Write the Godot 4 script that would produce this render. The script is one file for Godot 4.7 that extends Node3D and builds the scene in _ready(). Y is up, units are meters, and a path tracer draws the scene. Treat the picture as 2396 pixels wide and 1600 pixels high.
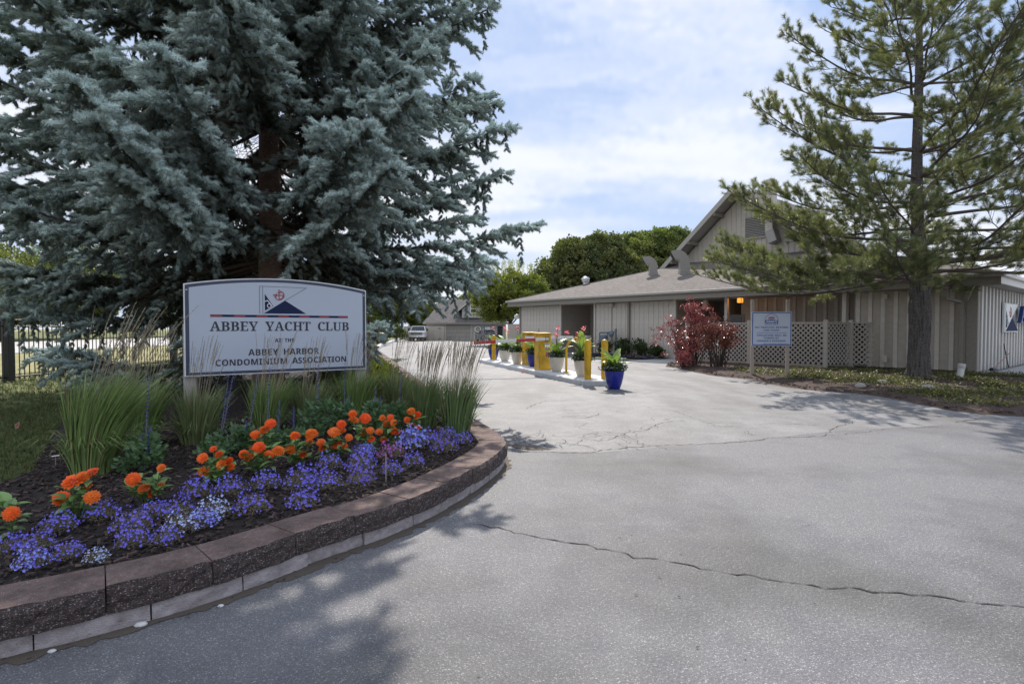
extends Node3D
# A club entrance: flower bed with sign under a blue spruce on the left, barrier island, low clubhouse and a pine on the right.

var M := {}
var T := {}
var names := {}
var rng := RandomNumberGenerator.new()
const BED := 0.2          # level of the raised bed

func _ready():
	rng.seed = 20
	var cam := Camera3D.new()
	cam.name = "camera"
	cam.position = Vector3(0, 1.55, 0)
	cam.rotation_degrees.x = -1.507
	cam.fov = 63.49
	cam.near = 0.05
	cam.far = 900.0
	add_child(cam)
	cam.current = true
	var we := WorldEnvironment.new()
	we.name = "world"
	var env := Environment.new()
	env.background_mode = Environment.BG_SKY
	env.tonemap_mode = Environment.TONE_MAPPER_LINEAR
	env.tonemap_exposure = 1.26
	env.background_energy_multiplier = 1.0
	env.sdfgi_enabled = true
	env.ssao_enabled = true
	env.ssil_enabled = true
	var sky := Sky.new()
	var pan := PanoramaSkyMaterial.new()
	pan.panorama = sky_picture()
	pan.energy_multiplier = 1.0
	sky.sky_material = pan
	env.sky = sky
	we.environment = env
	add_child(we)
	var sun := DirectionalLight3D.new()
	sun.name = "sun"
	sun.light_energy = 1.38
	sun.light_color = Color(1.0, 0.96, 0.91)
	sun.light_angular_distance = 0.55
	sun.shadow_enabled = true
	add_child(sun)
	sun.look_at_from_position(Vector3.ZERO, Vector3(-0.03, -0.93, 1.0), Vector3.UP)
	make_materials()
	ground_and_roads()
	retaining_wall()
	clubhouse()
	garage_house()
	far_things()
	traffic_island()
	lattice_screen()
	perimeter_fence()
	blue_spruce()
	pine()
	broad_trees()
	club_sign()
	notice_sign()
	shrubs()
	bed_plants()
	right_bed()
	vehicles()
	litter()

# ---------------------------------------------------------------- sky
func sky_picture() -> ImageTexture:
	var w := 1024
	var h := 512
	var a := FastNoiseLite.new()
	a.seed = 11
	a.noise_type = FastNoiseLite.TYPE_SIMPLEX_SMOOTH
	a.frequency = 0.55
	a.fractal_octaves = 5
	a.fractal_gain = 0.5
	a.domain_warp_enabled = true
	a.domain_warp_amplitude = 0.9
	a.domain_warp_frequency = 0.35
	var b := FastNoiseLite.new()
	b.seed = 5
	b.noise_type = FastNoiseLite.TYPE_SIMPLEX_SMOOTH
	b.frequency = 0.28
	b.fractal_octaves = 3
	var im := Image.create(w, h, false, Image.FORMAT_RGBF)
	for j in h:
		var el := PI / 2 - (j + 0.5) / h * PI
		var y := sin(el)
		var k := 1.0 / (maxf(y, 0.0) + 0.16)
		for i in w:
			var c := Color(0.60, 0.66, 0.72)
			if y > -0.02:
				var az := (i + 0.5) / w * TAU
				var px := sin(az) * cos(el) * k
				var pz := -cos(az) * cos(el) * k
				var n := a.get_noise_3d(px * 1.0, 0.0, pz * 2.1)
				var m := b.get_noise_3d(px, 4.0, pz * 1.4)
				var cover := smoothstep(-0.46, 0.55, 1.25 * n + 0.75 * m + 0.05 + 0.30 * (1.0 - smoothstep(0.0, 0.34, y)))
				var blue := Color(0.38, 0.50, 0.76).lerp(Color(0.50, 0.61, 0.80), 1.0 - smoothstep(0.0, 0.5, y))
				c = blue.lerp(Color(0.75, 0.78, 0.855), cover)
			im.set_pixel(i, j, c)
	return ImageTexture.create_from_image(im)

# ---------------------------------------------------------------- naming, things and parts
func numbered(called: String, under: Node) -> String:
	var key := "%d/%s" % [under.get_instance_id(), called]
	var k: int = names.get(key, 0)
	names[key] = k + 1
	return called if k == 0 else "%s_%03d" % [called, k]

func tag(o: Node, label: String, category: String, group := "", kind := "") -> void:
	o.set_meta("label", label)
	o.set_meta("category", category)
	if group:
		o.set_meta("group", group)
	if kind:
		o.set_meta("kind", kind)

func thing(called: String, label: String, category: String, at := Vector3.ZERO, turn := 0.0, group := "") -> Node3D:
	var o := Node3D.new()
	o.name = numbered(called, self)
	o.position = at
	o.rotation.y = turn
	tag(o, label, category, group)
	add_child(o, true)
	return o

func part(called: String, mesh: Mesh, mat: Material, under: Node, xf := Transform3D.IDENTITY, stuff := false) -> MeshInstance3D:
	var o := MeshInstance3D.new()
	o.name = numbered(called, under)
	o.mesh = mesh
	if mat:
		o.material_override = mat
	o.transform = xf
	if stuff:
		o.set_meta("kind", "stuff")
	under.add_child(o, true)
	return o

func struct(called: String, mesh: Mesh, mat: Material) -> MeshInstance3D:
	var o := part(called, mesh, mat, self)
	o.set_meta("kind", "structure")
	return o

func many(called: String, mesh: Mesh, mat: Material, where: Array, tints: Array, under: Node, stuff := true) -> MultiMeshInstance3D:
	var mm := MultiMesh.new()
	mm.transform_format = MultiMesh.TRANSFORM_3D
	mm.use_colors = not tints.is_empty()
	mm.mesh = mesh
	mm.instance_count = where.size()
	for i in where.size():
		mm.set_instance_transform(i, where[i])
	if mm.use_colors:
		for i in where.size():
			mm.set_instance_color(i, tints[i])
	var o := MultiMeshInstance3D.new()
	o.name = numbered(called, under)
	o.multimesh = mm
	o.material_override = mat
	if stuff:
		o.set_meta("kind", "stuff")
	under.add_child(o, true)
	return o

func copy(o: Node3D, at: Vector3, turn: float, label: String, group := "", size := 1.0) -> Node3D:
	var c: Node3D = o.duplicate()
	c.name = numbered(String(o.name), self)
	c.position = at
	c.rotation.y = turn
	c.scale = Vector3.ONE * size
	c.set_meta("label", label)
	if group:
		c.set_meta("group", group)
	add_child(c, true)
	return c

# ---------------------------------------------------------------- mesh helpers
func mb() -> SurfaceTool:
	var st := SurfaceTool.new()
	st.begin(Mesh.PRIMITIVE_TRIANGLES)
	return st

func done(st: SurfaceTool, smooth := false) -> ArrayMesh:
	if smooth:
		st.generate_normals()
	return st.commit()

func tri(st: SurfaceTool, a: Vector3, b: Vector3, c: Vector3) -> void:
	st.add_vertex(a); st.add_vertex(b); st.add_vertex(c)

func quad(st: SurfaceTool, a: Vector3, b: Vector3, c: Vector3, d: Vector3) -> void:
	tri(st, a, b, c); tri(st, a, c, d)

func tri_out(st: SurfaceTool, a: Vector3, b: Vector3, c: Vector3, mid: Vector3) -> void:
	if (c - a).cross(b - a).dot((a + b + c) / 3.0 - mid) >= 0.0:
		tri(st, a, b, c)
	else:
		tri(st, a, c, b)

func quad_out(st: SurfaceTool, a: Vector3, b: Vector3, c: Vector3, d: Vector3, mid: Vector3) -> void:
	tri_out(st, a, b, c, mid); tri_out(st, a, c, d, mid)

# a box with bevelled edges
func box(st: SurfaceTool, centre: Vector3, size: Vector3, bevel := 0.0, basis := Basis.IDENTITY) -> void:
	var h := size / 2
	var f := func(p: Vector3) -> Vector3: return centre + basis * p
	if bevel <= 0.0:
		for ax in 3:
			for s in [-1.0, 1.0]:
				var u := Vector3.ZERO; var v := Vector3.ZERO; var n := Vector3.ZERO
				n[ax] = s * h[ax]; u[(ax + 1) % 3] = h[(ax + 1) % 3]; v[(ax + 2) % 3] = h[(ax + 2) % 3]
				quad_out(st, f.call(n - u - v), f.call(n + u - v), f.call(n + u + v), f.call(n - u + v), centre)
		return
	var c := minf(bevel, minf(h.x, minf(h.y, h.z)) * 0.9)
	var p := func(sx: float, sy: float, sz: float, ax: int) -> Vector3:
		var q := Vector3(sx * (h.x - c), sy * (h.y - c), sz * (h.z - c))
		q[ax] += c * [sx, sy, sz][ax]
		return centre + basis * q
	for ax in 3:
		for s in [-1.0, 1.0]:
			var k := []
			for w in [[-1.0, -1.0], [1.0, -1.0], [1.0, 1.0], [-1.0, 1.0]]:
				var sg := [0.0, 0.0, 0.0]
				sg[ax] = s; sg[(ax + 1) % 3] = w[0]; sg[(ax + 2) % 3] = w[1]
				k.append(p.call(sg[0], sg[1], sg[2], ax))
			quad_out(st, k[0], k[1], k[2], k[3], centre)
	for ax in 3:
		var a1 := (ax + 1) % 3
		var a2 := (ax + 2) % 3
		for s1 in [-1.0, 1.0]:
			for s2 in [-1.0, 1.0]:
				var k := []
				for w in [[-1.0, a1], [1.0, a1], [1.0, a2], [-1.0, a2]]:
					var sg := [0.0, 0.0, 0.0]
					sg[ax] = w[0]; sg[a1] = s1; sg[a2] = s2
					k.append(p.call(sg[0], sg[1], sg[2], w[1]))
				quad_out(st, k[0], k[1], k[2], k[3], centre)
	for sx in [-1.0, 1.0]:
		for sy in [-1.0, 1.0]:
			for sz in [-1.0, 1.0]:
				tri_out(st, p.call(sx, sy, sz, 0), p.call(sx, sy, sz, 1), p.call(sx, sy, sz, 2), centre)

func box_mesh(size: Vector3, bevel := 0.0, centre := Vector3.ZERO) -> ArrayMesh:
	var st := mb()
	box(st, centre, size, bevel)
	return st.commit()

# a bar from a to b with a rectangular section
func bar(st: SurfaceTool, a: Vector3, b: Vector3, w: float, t: float, up := Vector3.UP, bevel := 0.0) -> void:
	var y := (b - a).normalized()
	var z := (up - y * up.dot(y)).normalized()
	if z.length() < 0.5:
		z = y.cross(Vector3.RIGHT).normalized()
	box(st, (a + b) / 2, Vector3(w, a.distance_to(b), t), bevel, Basis(y.cross(z), y, z))

func tube(st: SurfaceTool, pts: Array, radii: Array, sides := 6, cap := true, rough := 0.0) -> void:
	var rings := []
	var n := Vector3.ZERO
	for i in pts.size():
		var t: Vector3 = ((pts[mini(i + 1, pts.size() - 1)] as Vector3) - (pts[maxi(i - 1, 0)] as Vector3)).normalized()
		if n == Vector3.ZERO:
			n = t.cross(Vector3.RIGHT if absf(t.x) < 0.8 else Vector3.BACK).normalized()
		n = (n - t * n.dot(t)).normalized()
		var b := t.cross(n)
		var ring := []
		for k in sides:
			var a := TAU * k / sides
			var r: float = radii[i] * (1.0 + rough * sin(k * 12.9 + i * 7.7))
			ring.append((pts[i] as Vector3) + (n * cos(a) + b * sin(a)) * r)
		rings.append(ring)
	for i in rings.size() - 1:
		for k in sides:
			var m := (k + 1) % sides
			quad(st, rings[i][k], rings[i + 1][k], rings[i + 1][m], rings[i][m])
	if cap:
		var e: int = rings.size() - 1
		for k in range(1, sides - 1):
			tri(st, rings[0][0], rings[0][k], rings[0][k + 1])
			tri(st, rings[e][0], rings[e][k + 1], rings[e][k])

# profiles: a list of polylines of Vector2(radius, height), bottom to top outside; each polyline is smooth in itself
func lathe(st: SurfaceTool, profiles: Array, sides := 24, centre := Vector3.ZERO) -> void:
	var g := 1
	for prof in profiles:
		st.set_smooth_group(g)
		g += 1
		for i in prof.size() - 1:
			var p: Vector2 = prof[i]
			var q: Vector2 = prof[i + 1]
			for k in sides:
				var a := TAU * k / sides
				var b := TAU * (k + 1) / sides
				var d0 := Vector3(sin(a), 0, cos(a))
				var d1 := Vector3(sin(b), 0, cos(b))
				var a0 := centre + d0 * p.x + Vector3.UP * p.y
				var a1 := centre + d1 * p.x + Vector3.UP * p.y
				var b0 := centre + d0 * q.x + Vector3.UP * q.y
				var b1 := centre + d1 * q.x + Vector3.UP * q.y
				if q.x > 0.0001:
					tri(st, a0, b0, b1)
				if p.x > 0.0001:
					tri(st, a0, b1, a1)

# a flat outline in x,y pushed from z0 to z1
func prism(st: SurfaceTool, poly: PackedVector2Array, z0: float, z1: float, xf := Transform3D.IDENTITY) -> void:
	var idx := Geometry2D.triangulate_polygon(poly)
	var cw := Geometry2D.is_polygon_clockwise(poly)
	for i in range(0, idx.size(), 3):
		var a := poly[idx[i]]; var b := poly[idx[i + 1]]; var c := poly[idx[i + 2]]
		if (b - a).cross(c - a) > 0:
			var s := b; b = c; c = s
		tri(st, xf * Vector3(a.x, a.y, z1), xf * Vector3(b.x, b.y, z1), xf * Vector3(c.x, c.y, z1))
		tri(st, xf * Vector3(a.x, a.y, z0), xf * Vector3(c.x, c.y, z0), xf * Vector3(b.x, b.y, z0))
	for i in poly.size():
		var a := poly[i]; var b := poly[(i + 1) % poly.size()]
		var p0 := xf * Vector3(a.x, a.y, z0); var p1 := xf * Vector3(a.x, a.y, z1)
		var q0 := xf * Vector3(b.x, b.y, z0); var q1 := xf * Vector3(b.x, b.y, z1)
		var ccw := signed_area(poly) > 0
		if ccw:
			quad(st, p0, p1, q1, q0)
		else:
			quad(st, q0, q1, p1, p0)

func signed_area(poly: PackedVector2Array) -> float:
	var s := 0.0
	for i in poly.size():
		s += poly[i].cross(poly[(i + 1) % poly.size()])
	return s / 2

# a flat sheet in x,z at height y (faces up), cut into triangles
func sheet(st: SurfaceTool, poly: PackedVector2Array, y: float) -> void:
	var idx := Geometry2D.triangulate_polygon(poly)
	for i in range(0, idx.size(), 3):
		var a := poly[idx[i]]; var b := poly[idx[i + 1]]; var c := poly[idx[i + 2]]
		if (b - a).cross(c - a) < 0:
			var s := b; b = c; c = s
		tri(st, Vector3(a.x, y, a.y), Vector3(b.x, y, b.y), Vector3(c.x, y, c.y))

func along(dir: Vector3, at: Vector3, size := 1.0, roll := 0.0) -> Transform3D:
	var y := dir.normalized()
	var x := y.cross(Vector3.UP if absf(y.y) < 0.95 else Vector3.RIGHT).normalized()
	var z := x.cross(y)
	var b := Basis(x, y, z)
	if roll != 0.0:
		b = b * Basis(Vector3.UP, roll)
	return Transform3D(b.scaled_local(Vector3.ONE * size), at)

func r(a: float, b: float) -> float:
	return rng.randf_range(a, b)

func lettering(called: String, words: String, font_name: String, weight: int, centre: Vector2, size: Vector2, z: float, mat: Material, under: Node3D) -> void:
	var f := SystemFont.new()
	f.font_names = PackedStringArray([font_name])
	f.font_weight = weight
	var t := TextMesh.new()
	t.text = words
	t.font = f
	t.font_size = 64
	t.pixel_size = 0.005
	t.depth = 0.02
	t.curve_step = 2.0
	var bb := t.get_aabb()
	var o := part(called, t, mat, under)
	var sx := size.x / bb.size.x
	var sy := size.y / bb.size.y if size.y > 0.0 else sx
	o.scale = Vector3(sx, sy, 0.15)
	var c := bb.get_center()
	o.position = Vector3(centre.x - c.x * sx, centre.y - c.y * sy, z)

# ---------------------------------------------------------------- materials
func noise_bytes(size: int, sd: int, freq: float, oct: int, stretch := Vector2.ONE) -> PackedByteArray:
	var n := FastNoiseLite.new()
	n.seed = sd
	n.noise_type = FastNoiseLite.TYPE_SIMPLEX_SMOOTH
	n.frequency = freq
	n.fractal_octaves = oct
	var im := n.get_seamless_image(int(size / stretch.x), int(size / stretch.y))
	if stretch != Vector2.ONE:
		im.resize(size, size, Image.INTERPOLATE_CUBIC)
	im.convert(Image.FORMAT_L8)
	return im.get_data()

# layers: [freq, octaves, amplitude, tint (how each channel follows), stretch]; specks: [count, radius min, radius max, colour]
func picture(size: int, sd: int, base: Color, layers: Array, specks: Array = []) -> ImageTexture:
	var data := PackedByteArray()
	data.resize(size * size * 3)
	var ns := []
	for k in layers.size():
		ns.append(noise_bytes(size, sd + k * 7, layers[k][0], layers[k][1], layers[k][4] if layers[k].size() > 4 else Vector2.ONE))
	var lut := PackedByteArray()
	lut.resize(4096)
	for i in 4096:
		lut[i] = int(clampf(Color(i / 4095.0, 0, 0).linear_to_srgb().r, 0, 1) * 255.0 + 0.5)
	var nl := layers.size()
	for p in size * size:
		var cr := base.r; var cg := base.g; var cb := base.b
		for k in nl:
			var v: float = (ns[k][p] / 127.5 - 1.0) * layers[k][2]
			var t: Color = layers[k][3]
			cr *= 1.0 + v * t.r; cg *= 1.0 + v * t.g; cb *= 1.0 + v * t.b
		data[p * 3] = lut[clampi(int(cr * 4095.0), 0, 4095)]
		data[p * 3 + 1] = lut[clampi(int(cg * 4095.0), 0, 4095)]
		data[p * 3 + 2] = lut[clampi(int(cb * 4095.0), 0, 4095)]
	var im := Image.create_from_data(size, size, false, Image.FORMAT_RGB8, data)
	var q := RandomNumberGenerator.new()
	q.seed = sd
	for s in specks:
		for i in int(s[0]):
			var rad := q.randf_range(s[1], s[2])
			var x := q.randi_range(0, size - 1)
			var y := q.randi_range(0, size - 1)
			var c: Color = s[3]
			c = (c * q.randf_range(0.7, 1.25)).linear_to_srgb()
			c.a = 1.0
			im.fill_rect(Rect2i(x, y, maxi(1, int(rad * q.randf_range(0.7, 1.6))), maxi(1, int(rad))), c)
	return ImageTexture.create_from_image(im)

func height_picture(size: int, sd: int, freq: float, oct: int, stretch := Vector2.ONE) -> ImageTexture:
	var im := Image.create_from_data(size, size, false, Image.FORMAT_L8, noise_bytes(size, sd, freq, oct, stretch))
	return ImageTexture.create_from_image(im)

func flat(c: Color, rough := 0.7, metal := 0.0, spec := 0.5) -> StandardMaterial3D:
	var m := StandardMaterial3D.new()
	m.albedo_color = c.linear_to_srgb()
	m.roughness = rough
	m.metallic = metal
	m.metallic_specular = spec
	return m

func tri_mat(tex: Texture2D, metres: float, rough := 0.85, world := true, tint := Color.WHITE) -> StandardMaterial3D:
	var m := StandardMaterial3D.new()
	m.albedo_texture = tex
	m.albedo_color = tint
	m.roughness = rough
	m.uv1_triplanar = true
	m.uv1_world_triplanar = world
	m.uv1_scale = Vector3.ONE / metres
	return m

func relief(m: StandardMaterial3D, tex: Texture2D, cm: float) -> StandardMaterial3D:
	m.heightmap_enabled = true
	m.heightmap_texture = tex
	m.heightmap_scale = cm
	return m

func mottle(m: StandardMaterial3D, tex: Texture2D, metres: float) -> StandardMaterial3D:
	m.detail_enabled = true
	m.detail_albedo = tex
	m.detail_blend_mode = BaseMaterial3D.BLEND_MODE_MUL
	m.detail_uv_layer = BaseMaterial3D.DETAIL_UV_2
	m.uv2_triplanar = true
	m.uv2_world_triplanar = true
	m.uv2_scale = Vector3.ONE / metres
	return m

func leaf_mat(c: Color, rough := 0.55, through := Color(0, 0, 0)) -> StandardMaterial3D:
	var m := flat(c, rough)
	m.vertex_color_use_as_albedo = true
	if through != Color(0, 0, 0):
		m.backlight_enabled = true
		m.backlight = through
	return m

func make_materials() -> void:
	var W := Color(1, 1, 1)
	var fine := height_picture(512, 3, 0.12, 3)
	var coarse := height_picture(512, 4, 0.03, 4)
	var mott := picture(1024, 21, Color(0.84, 0.84, 0.85), [[0.004, 6, 0.48, Color(1, 1, 1.08)], [0.025, 4, 0.16, Color(1, 1, 0.8)]])
	var streak := picture(512, 61, Color(0.80, 0.80, 0.81), [[0.010, 4, 0.34, Color(1, 1.02, 1.06), Vector2(1, 4)], [0.03, 3, 0.16, Color(1, 1, 0.9)]])
	# seal-coated apron: grey with pale aggregate; older bleached asphalt behind
	var asph := picture(1024, 31, Color(0.152, 0.155, 0.164), [[0.30, 2, 0.75, W], [0.06, 3, 0.18, W]], [[16000, 1, 4, Color(0.36, 0.36, 0.37)], [14000, 1, 4, Color(0.12, 0.12, 0.13)], [2200, 1, 3, Color(0.40, 0.39, 0.38)]])
	M.apron = relief(mottle(tri_mat(asph, 1.6, 0.78), mott, 13.0), fine, 0.35)
	M.apron.uv1_triplanar_sharpness = 4.0
	var oldasph := picture(1024, 37, Color(0.212, 0.214, 0.221), [[0.3, 2, 0.22, W], [0.03, 4, 0.10, Color(1, 0.99, 0.95)]], [[5000, 2, 4, Color(0.5, 0.5, 0.5)], [5000, 2, 4, Color(0.23, 0.22, 0.21)]])
	M.old_asphalt = relief(mottle(tri_mat(oldasph, 2.4, 0.74), streak, 9.0), fine, 0.25)
	M.crack = flat(Color(0.035, 0.032, 0.03), 0.95)
	M.sand = tri_mat(picture(256, 41, Color(0.115, 0.095, 0.075), [[0.2, 3, 0.4, W]]), 0.5, 0.95)
	M.earth = tri_mat(picture(512, 43, Color(0.030, 0.023, 0.021), [[0.15, 3, 0.6, W], [0.4, 2, 0.4, W]]), 0.8, 0.95)
	M.earth = relief(M.earth, fine, 1.5)
	M.mulch = leaf_mat(Color(0.045, 0.033, 0.030), 0.9)
	M.lawn = tri_mat(picture(512, 47, Color(0.135, 0.150, 0.045), [[0.02, 4, 0.35, Color(1.2, 0.9, 0.7)], [0.35, 2, 0.5, W]]), 3.1, 0.95)
	M.dry_lawn = tri_mat(picture(512, 48, Color(0.27, 0.25, 0.11), [[0.012, 4, 0.35, Color(0.9, 0.7, 1.0)], [0.35, 2, 0.35, W]]), 6.0, 0.95)
	M.blade = leaf_mat(Color(1, 1, 1), 0.6, Color(0.35, 0.4, 0.2))
	M.road_far = tri_mat(picture(256, 49, Color(0.50, 0.49, 0.47), [[0.05, 3, 0.1, W]]), 4.0, 0.8)
	M.concrete = relief(tri_mat(picture(512, 53, Color(0.40, 0.40, 0.395), [[0.02, 4, 0.16, Color(1, 1, 0.95)], [0.3, 2, 0.12, W]]), 1.4, 0.85), fine, 0.2)
	M.kerb_paint = relief(tri_mat(picture(512, 54, Color(0.62, 0.63, 0.64), [[0.02, 4, 0.10, Color(1, 1, 0.95)], [0.2, 3, 0.10, W]], [[160, 2, 9, Color(0.4, 0.4, 0.39)]]), 1.4, 0.75), fine, 0.15)
	# wall stone: worn pinkish-grey top, black weathered rock face, pale lower course
	M.cap_top = relief(mottle(tri_mat(picture(512, 57, Color(0.165, 0.115, 0.102), [[0.02, 3, 0.28, Color(0.5, 1, 1.1)], [0.3, 2, 0.25, W]], [[1100, 1, 4, Color(0.42, 0.30, 0.26)], [700, 1, 3, Color(0.05, 0.045, 0.045)], [160, 2, 4, Color(0.5, 0.45, 0.42)]]), 0.62, 0.9), mott, 1.3), fine, 0.3)
	M.cap_face = relief(tri_mat(picture(512, 59, Color(0.046, 0.033, 0.031), [[0.025, 4, 0.7, Color(1, 0.9, 0.9)], [0.25, 2, 0.5, W]], [[1500, 1, 5, Color(0.26, 0.22, 0.21)], [500, 2, 6, Color(0.50, 0.45, 0.43)], [900, 1, 4, Color(0.012, 0.01, 0.01)]]), 0.45, 0.9), coarse, 1.2)
	M.wall_base = relief(mottle(tri_mat(picture(512, 63, Color(0.42, 0.375, 0.375), [[0.02, 4, 0.30, Color(0.8, 1, 1)], [0.25, 3, 0.25, W]], [[500, 1, 4, Color(0.1, 0.09, 0.09)]]), 0.6, 0.92), mott, 0.9), fine, 0.6)
	# clubhouse
	var wood := picture(512, 67, Color(0.40, 0.362, 0.310), [[0.25, 2, 0.05, W, Vector2(1, 12)], [0.012, 3, 0.07, W]])
	M.siding = tri_mat(wood, 1.7, 0.8, false)
	M.siding_pale = tri_mat(picture(512, 68, Color(0.54, 0.500, 0.445), [[0.25, 2, 0.05, W, Vector2(1, 12)], [0.012, 3, 0.07, W]]), 1.7, 0.8, false)
	M.trim = tri_mat(picture(256, 69, Color(0.240, 0.220, 0.190), [[0.05, 3, 0.10, W]]), 1.5, 0.7, false)
	M.gutter = flat(Color(0.36, 0.34, 0.31), 0.4)
	M.soffit = flat(Color(0.34, 0.325, 0.30), 0.85)
	M.dark_glass = flat(Color(0.012, 0.013, 0.015), 0.12)
	M.dark = flat(Color(0.02, 0.02, 0.022), 0.6)
	M.louver = flat(Color(0.36, 0.35, 0.33), 0.6)
	M.vent = flat(Color(0.30, 0.285, 0.265), 0.36, 0.3)
	M.steel = flat(Color(0.55, 0.55, 0.55), 0.3, 0.8)
	M.rib_wall = flat(Color(0.33, 0.315, 0.30), 0.6)
	M.rib = flat(Color(0.62, 0.61, 0.58), 0.45)
	M.shingle = shingle_mat(71, Color(0.142, 0.128, 0.120))
	M.shingle_far = shingle_mat(72, Color(0.165, 0.155, 0.15))
	M.lattice = tri_mat(picture(256, 73, Color(0.45, 0.415, 0.37), [[0.05, 3, 0.12, W], [0.3, 2, 0.10, W]]), 1.2, 0.85)
	M.post_wood = tri_mat(picture(256, 74, Color(0.36, 0.31, 0.265), [[0.2, 3, 0.2, W, Vector2(1, 8)]]), 0.6, 0.9)
	M.sign_white = tri_mat(picture(256, 75, Color(0.50, 0.555, 0.66), [[0.01, 3, 0.03, W]]), 3.0, 0.35)
	M.navy = flat(Color(0.022, 0.033, 0.085), 0.75, 0.0, 0.25)
	M.navy_frame = flat(Color(0.045, 0.06, 0.105), 0.4)
	M.ink = flat(Color(0.03, 0.032, 0.045), 0.5)
	M.red_print = flat(Color(0.36, 0.035, 0.05), 0.45)
	M.blue_print = flat(Color(0.04, 0.10, 0.34), 0.45)
	M.grey_line = flat(Color(0.22, 0.24, 0.28), 0.5)
	M.white_print = flat(Color(0.8, 0.82, 0.85), 0.5)
	M.bright_white = flat(Color(0.74, 0.75, 0.75), 0.4)
	M.post_grey = tri_mat(picture(256, 76, Color(0.40, 0.38, 0.36), [[0.2, 3, 0.3, W, Vector2(1, 9)]]), 0.5, 0.9)
	M.yellow = mottle(flat(Color(0.72, 0.42, 0.015), 0.45), mott, 1.7)
	M.boom_white = flat(Color(0.74, 0.75, 0.76), 0.4)
	M.boom_red = flat(Color(0.48, 0.035, 0.045), 0.4)
	M.cream = relief(tri_mat(picture(256, 77, Color(0.60, 0.56, 0.48), [[0.03, 3, 0.08, W], [0.4, 2, 0.08, W]]), 0.6, 0.7), fine, 0.15)
	M.blue_glaze = flat(Color(0.012, 0.022, 0.24), 0.15)
	M.black_iron = flat(Color(0.02, 0.02, 0.022), 0.45)
	M.pvc = flat(Color(0.66, 0.67, 0.66), 0.5)
	M.meter = flat(Color(0.12, 0.16, 0.20), 0.5)
	M.house_wall = tri_mat(picture(256, 78, Color(0.44, 0.425, 0.40), [[0.02, 3, 0.06, W]]), 2.0, 0.85)
	M.white_trim = flat(Color(0.78, 0.79, 0.80), 0.5)
	# plants
	M.spruce = leaf_mat(Color(1, 1, 1), 0.7, Color(0.14, 0.15, 0.13))
	M.spruce_bark = relief(tri_mat(picture(512, 81, Color(0.16, 0.105, 0.085), [[0.05, 4, 0.5, W], [0.2, 3, 0.4, Color(1, 0.9, 0.8)]], [[120, 2, 7, Color(0.5, 0.47, 0.43)]]), 0.8, 0.95), coarse, 3.0)
	M.twig = flat(Color(0.075, 0.055, 0.042), 0.9)
	M.pine_bark = relief(tri_mat(picture(512, 83, Color(0.118, 0.106, 0.102), [[0.07, 4, 0.95, W, Vector2(1, 4)], [0.3, 3, 0.5, W]]), 0.7, 0.95), height_picture(512, 84, 0.06, 4, Vector2(1, 4)), 3.0)
	M.pine_limb = flat(Color(0.11, 0.09, 0.08), 0.9)
	M.needle = leaf_mat(Color(1, 1, 1), 0.38, Color(0.75, 0.75, 0.45))
	M.leaf = leaf_mat(Color(1, 1, 1), 0.5, Color(0.75, 0.8, 0.4))
	M.red_leaf = leaf_mat(Color(1, 1, 1), 0.30, Color(0.30, 0.12, 0.12))
	M.big_leaf = leaf_mat(Color(1, 1, 1), 0.38, Color(0.45, 0.55, 0.2))
	M.petal = leaf_mat(Color(1, 1, 1), 0.6, Color(0.5, 0.3, 0.2))
	M.big_leaf_tone = []
	for k in [Color(0.13, 0.22, 0.035), Color(0.095, 0.17, 0.03), Color(0.16, 0.25, 0.05)]:
		var bm := leaf_mat(k, 0.38, Color(0.45, 0.55, 0.2))
		M.big_leaf_tone.append(bm)
	M.zinnia = [leaf_mat(Color(0.90, 0.135, 0.008), 0.6), leaf_mat(Color(0.82, 0.165, 0.010), 0.6), leaf_mat(Color(0.92, 0.105, 0.008), 0.6)]
	M.zinnia_leaf = [leaf_mat(Color(0.19, 0.31, 0.10), 0.5, Color(0.3, 0.4, 0.15)), leaf_mat(Color(0.20, 0.30, 0.09), 0.5, Color(0.3, 0.4, 0.15)), leaf_mat(Color(0.12, 0.21, 0.075), 0.5, Color(0.3, 0.4, 0.15))]
	M.lobelia = [leaf_mat(Color(0.185, 0.160, 0.86), 0.6), leaf_mat(Color(0.50, 0.60, 0.95), 0.6), leaf_mat(Color(0.42, 0.10, 0.50), 0.6), leaf_mat(Color(0.30, 0.37, 0.92), 0.6), leaf_mat(Color(0.15, 0.11, 0.66), 0.6)]
	M.pink = leaf_mat(Color(0.85, 0.05, 0.16), 0.6, Color(0.5, 0.2, 0.25))
	M.purple = leaf_mat(Color(0.36, 0.06, 0.42), 0.6)
	M.stalk = flat(Color(0.10, 0.16, 0.05), 0.6)
	M.dead_twig = flat(Color(0.10, 0.065, 0.045), 0.9)
	M.mulch_brown = relief(tri_mat(picture(512, 44, Color(0.075, 0.052, 0.042), [[0.15, 3, 0.5, W], [0.4, 2, 0.4, W]]), 1.0, 0.95), fine, 1.5)
	M.broom_wood = flat(Color(0.30, 0.15, 0.11), 0.6)
	M.shade_backing = flat(Color(0.045, 0.035, 0.033), 0.9)  # dark colour that stands in for the shade behind the lattice
	M.glass = flat(Color(0.03, 0.04, 0.045), 0.08)
	M.bark = flat(Color(0.07, 0.055, 0.045), 0.95)
	M.white_paint = flat(Color(0.75, 0.77, 0.80), 0.22)
	M.car_grey = flat(Color(0.16, 0.19, 0.22), 0.25)
	M.chrome = flat(Color(0.7, 0.7, 0.72), 0.15, 0.9)
	M.rubber = flat(Color(0.02, 0.02, 0.02), 0.8)
	M.tail_red = flat(Color(0.35, 0.02, 0.02), 0.3)
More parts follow.
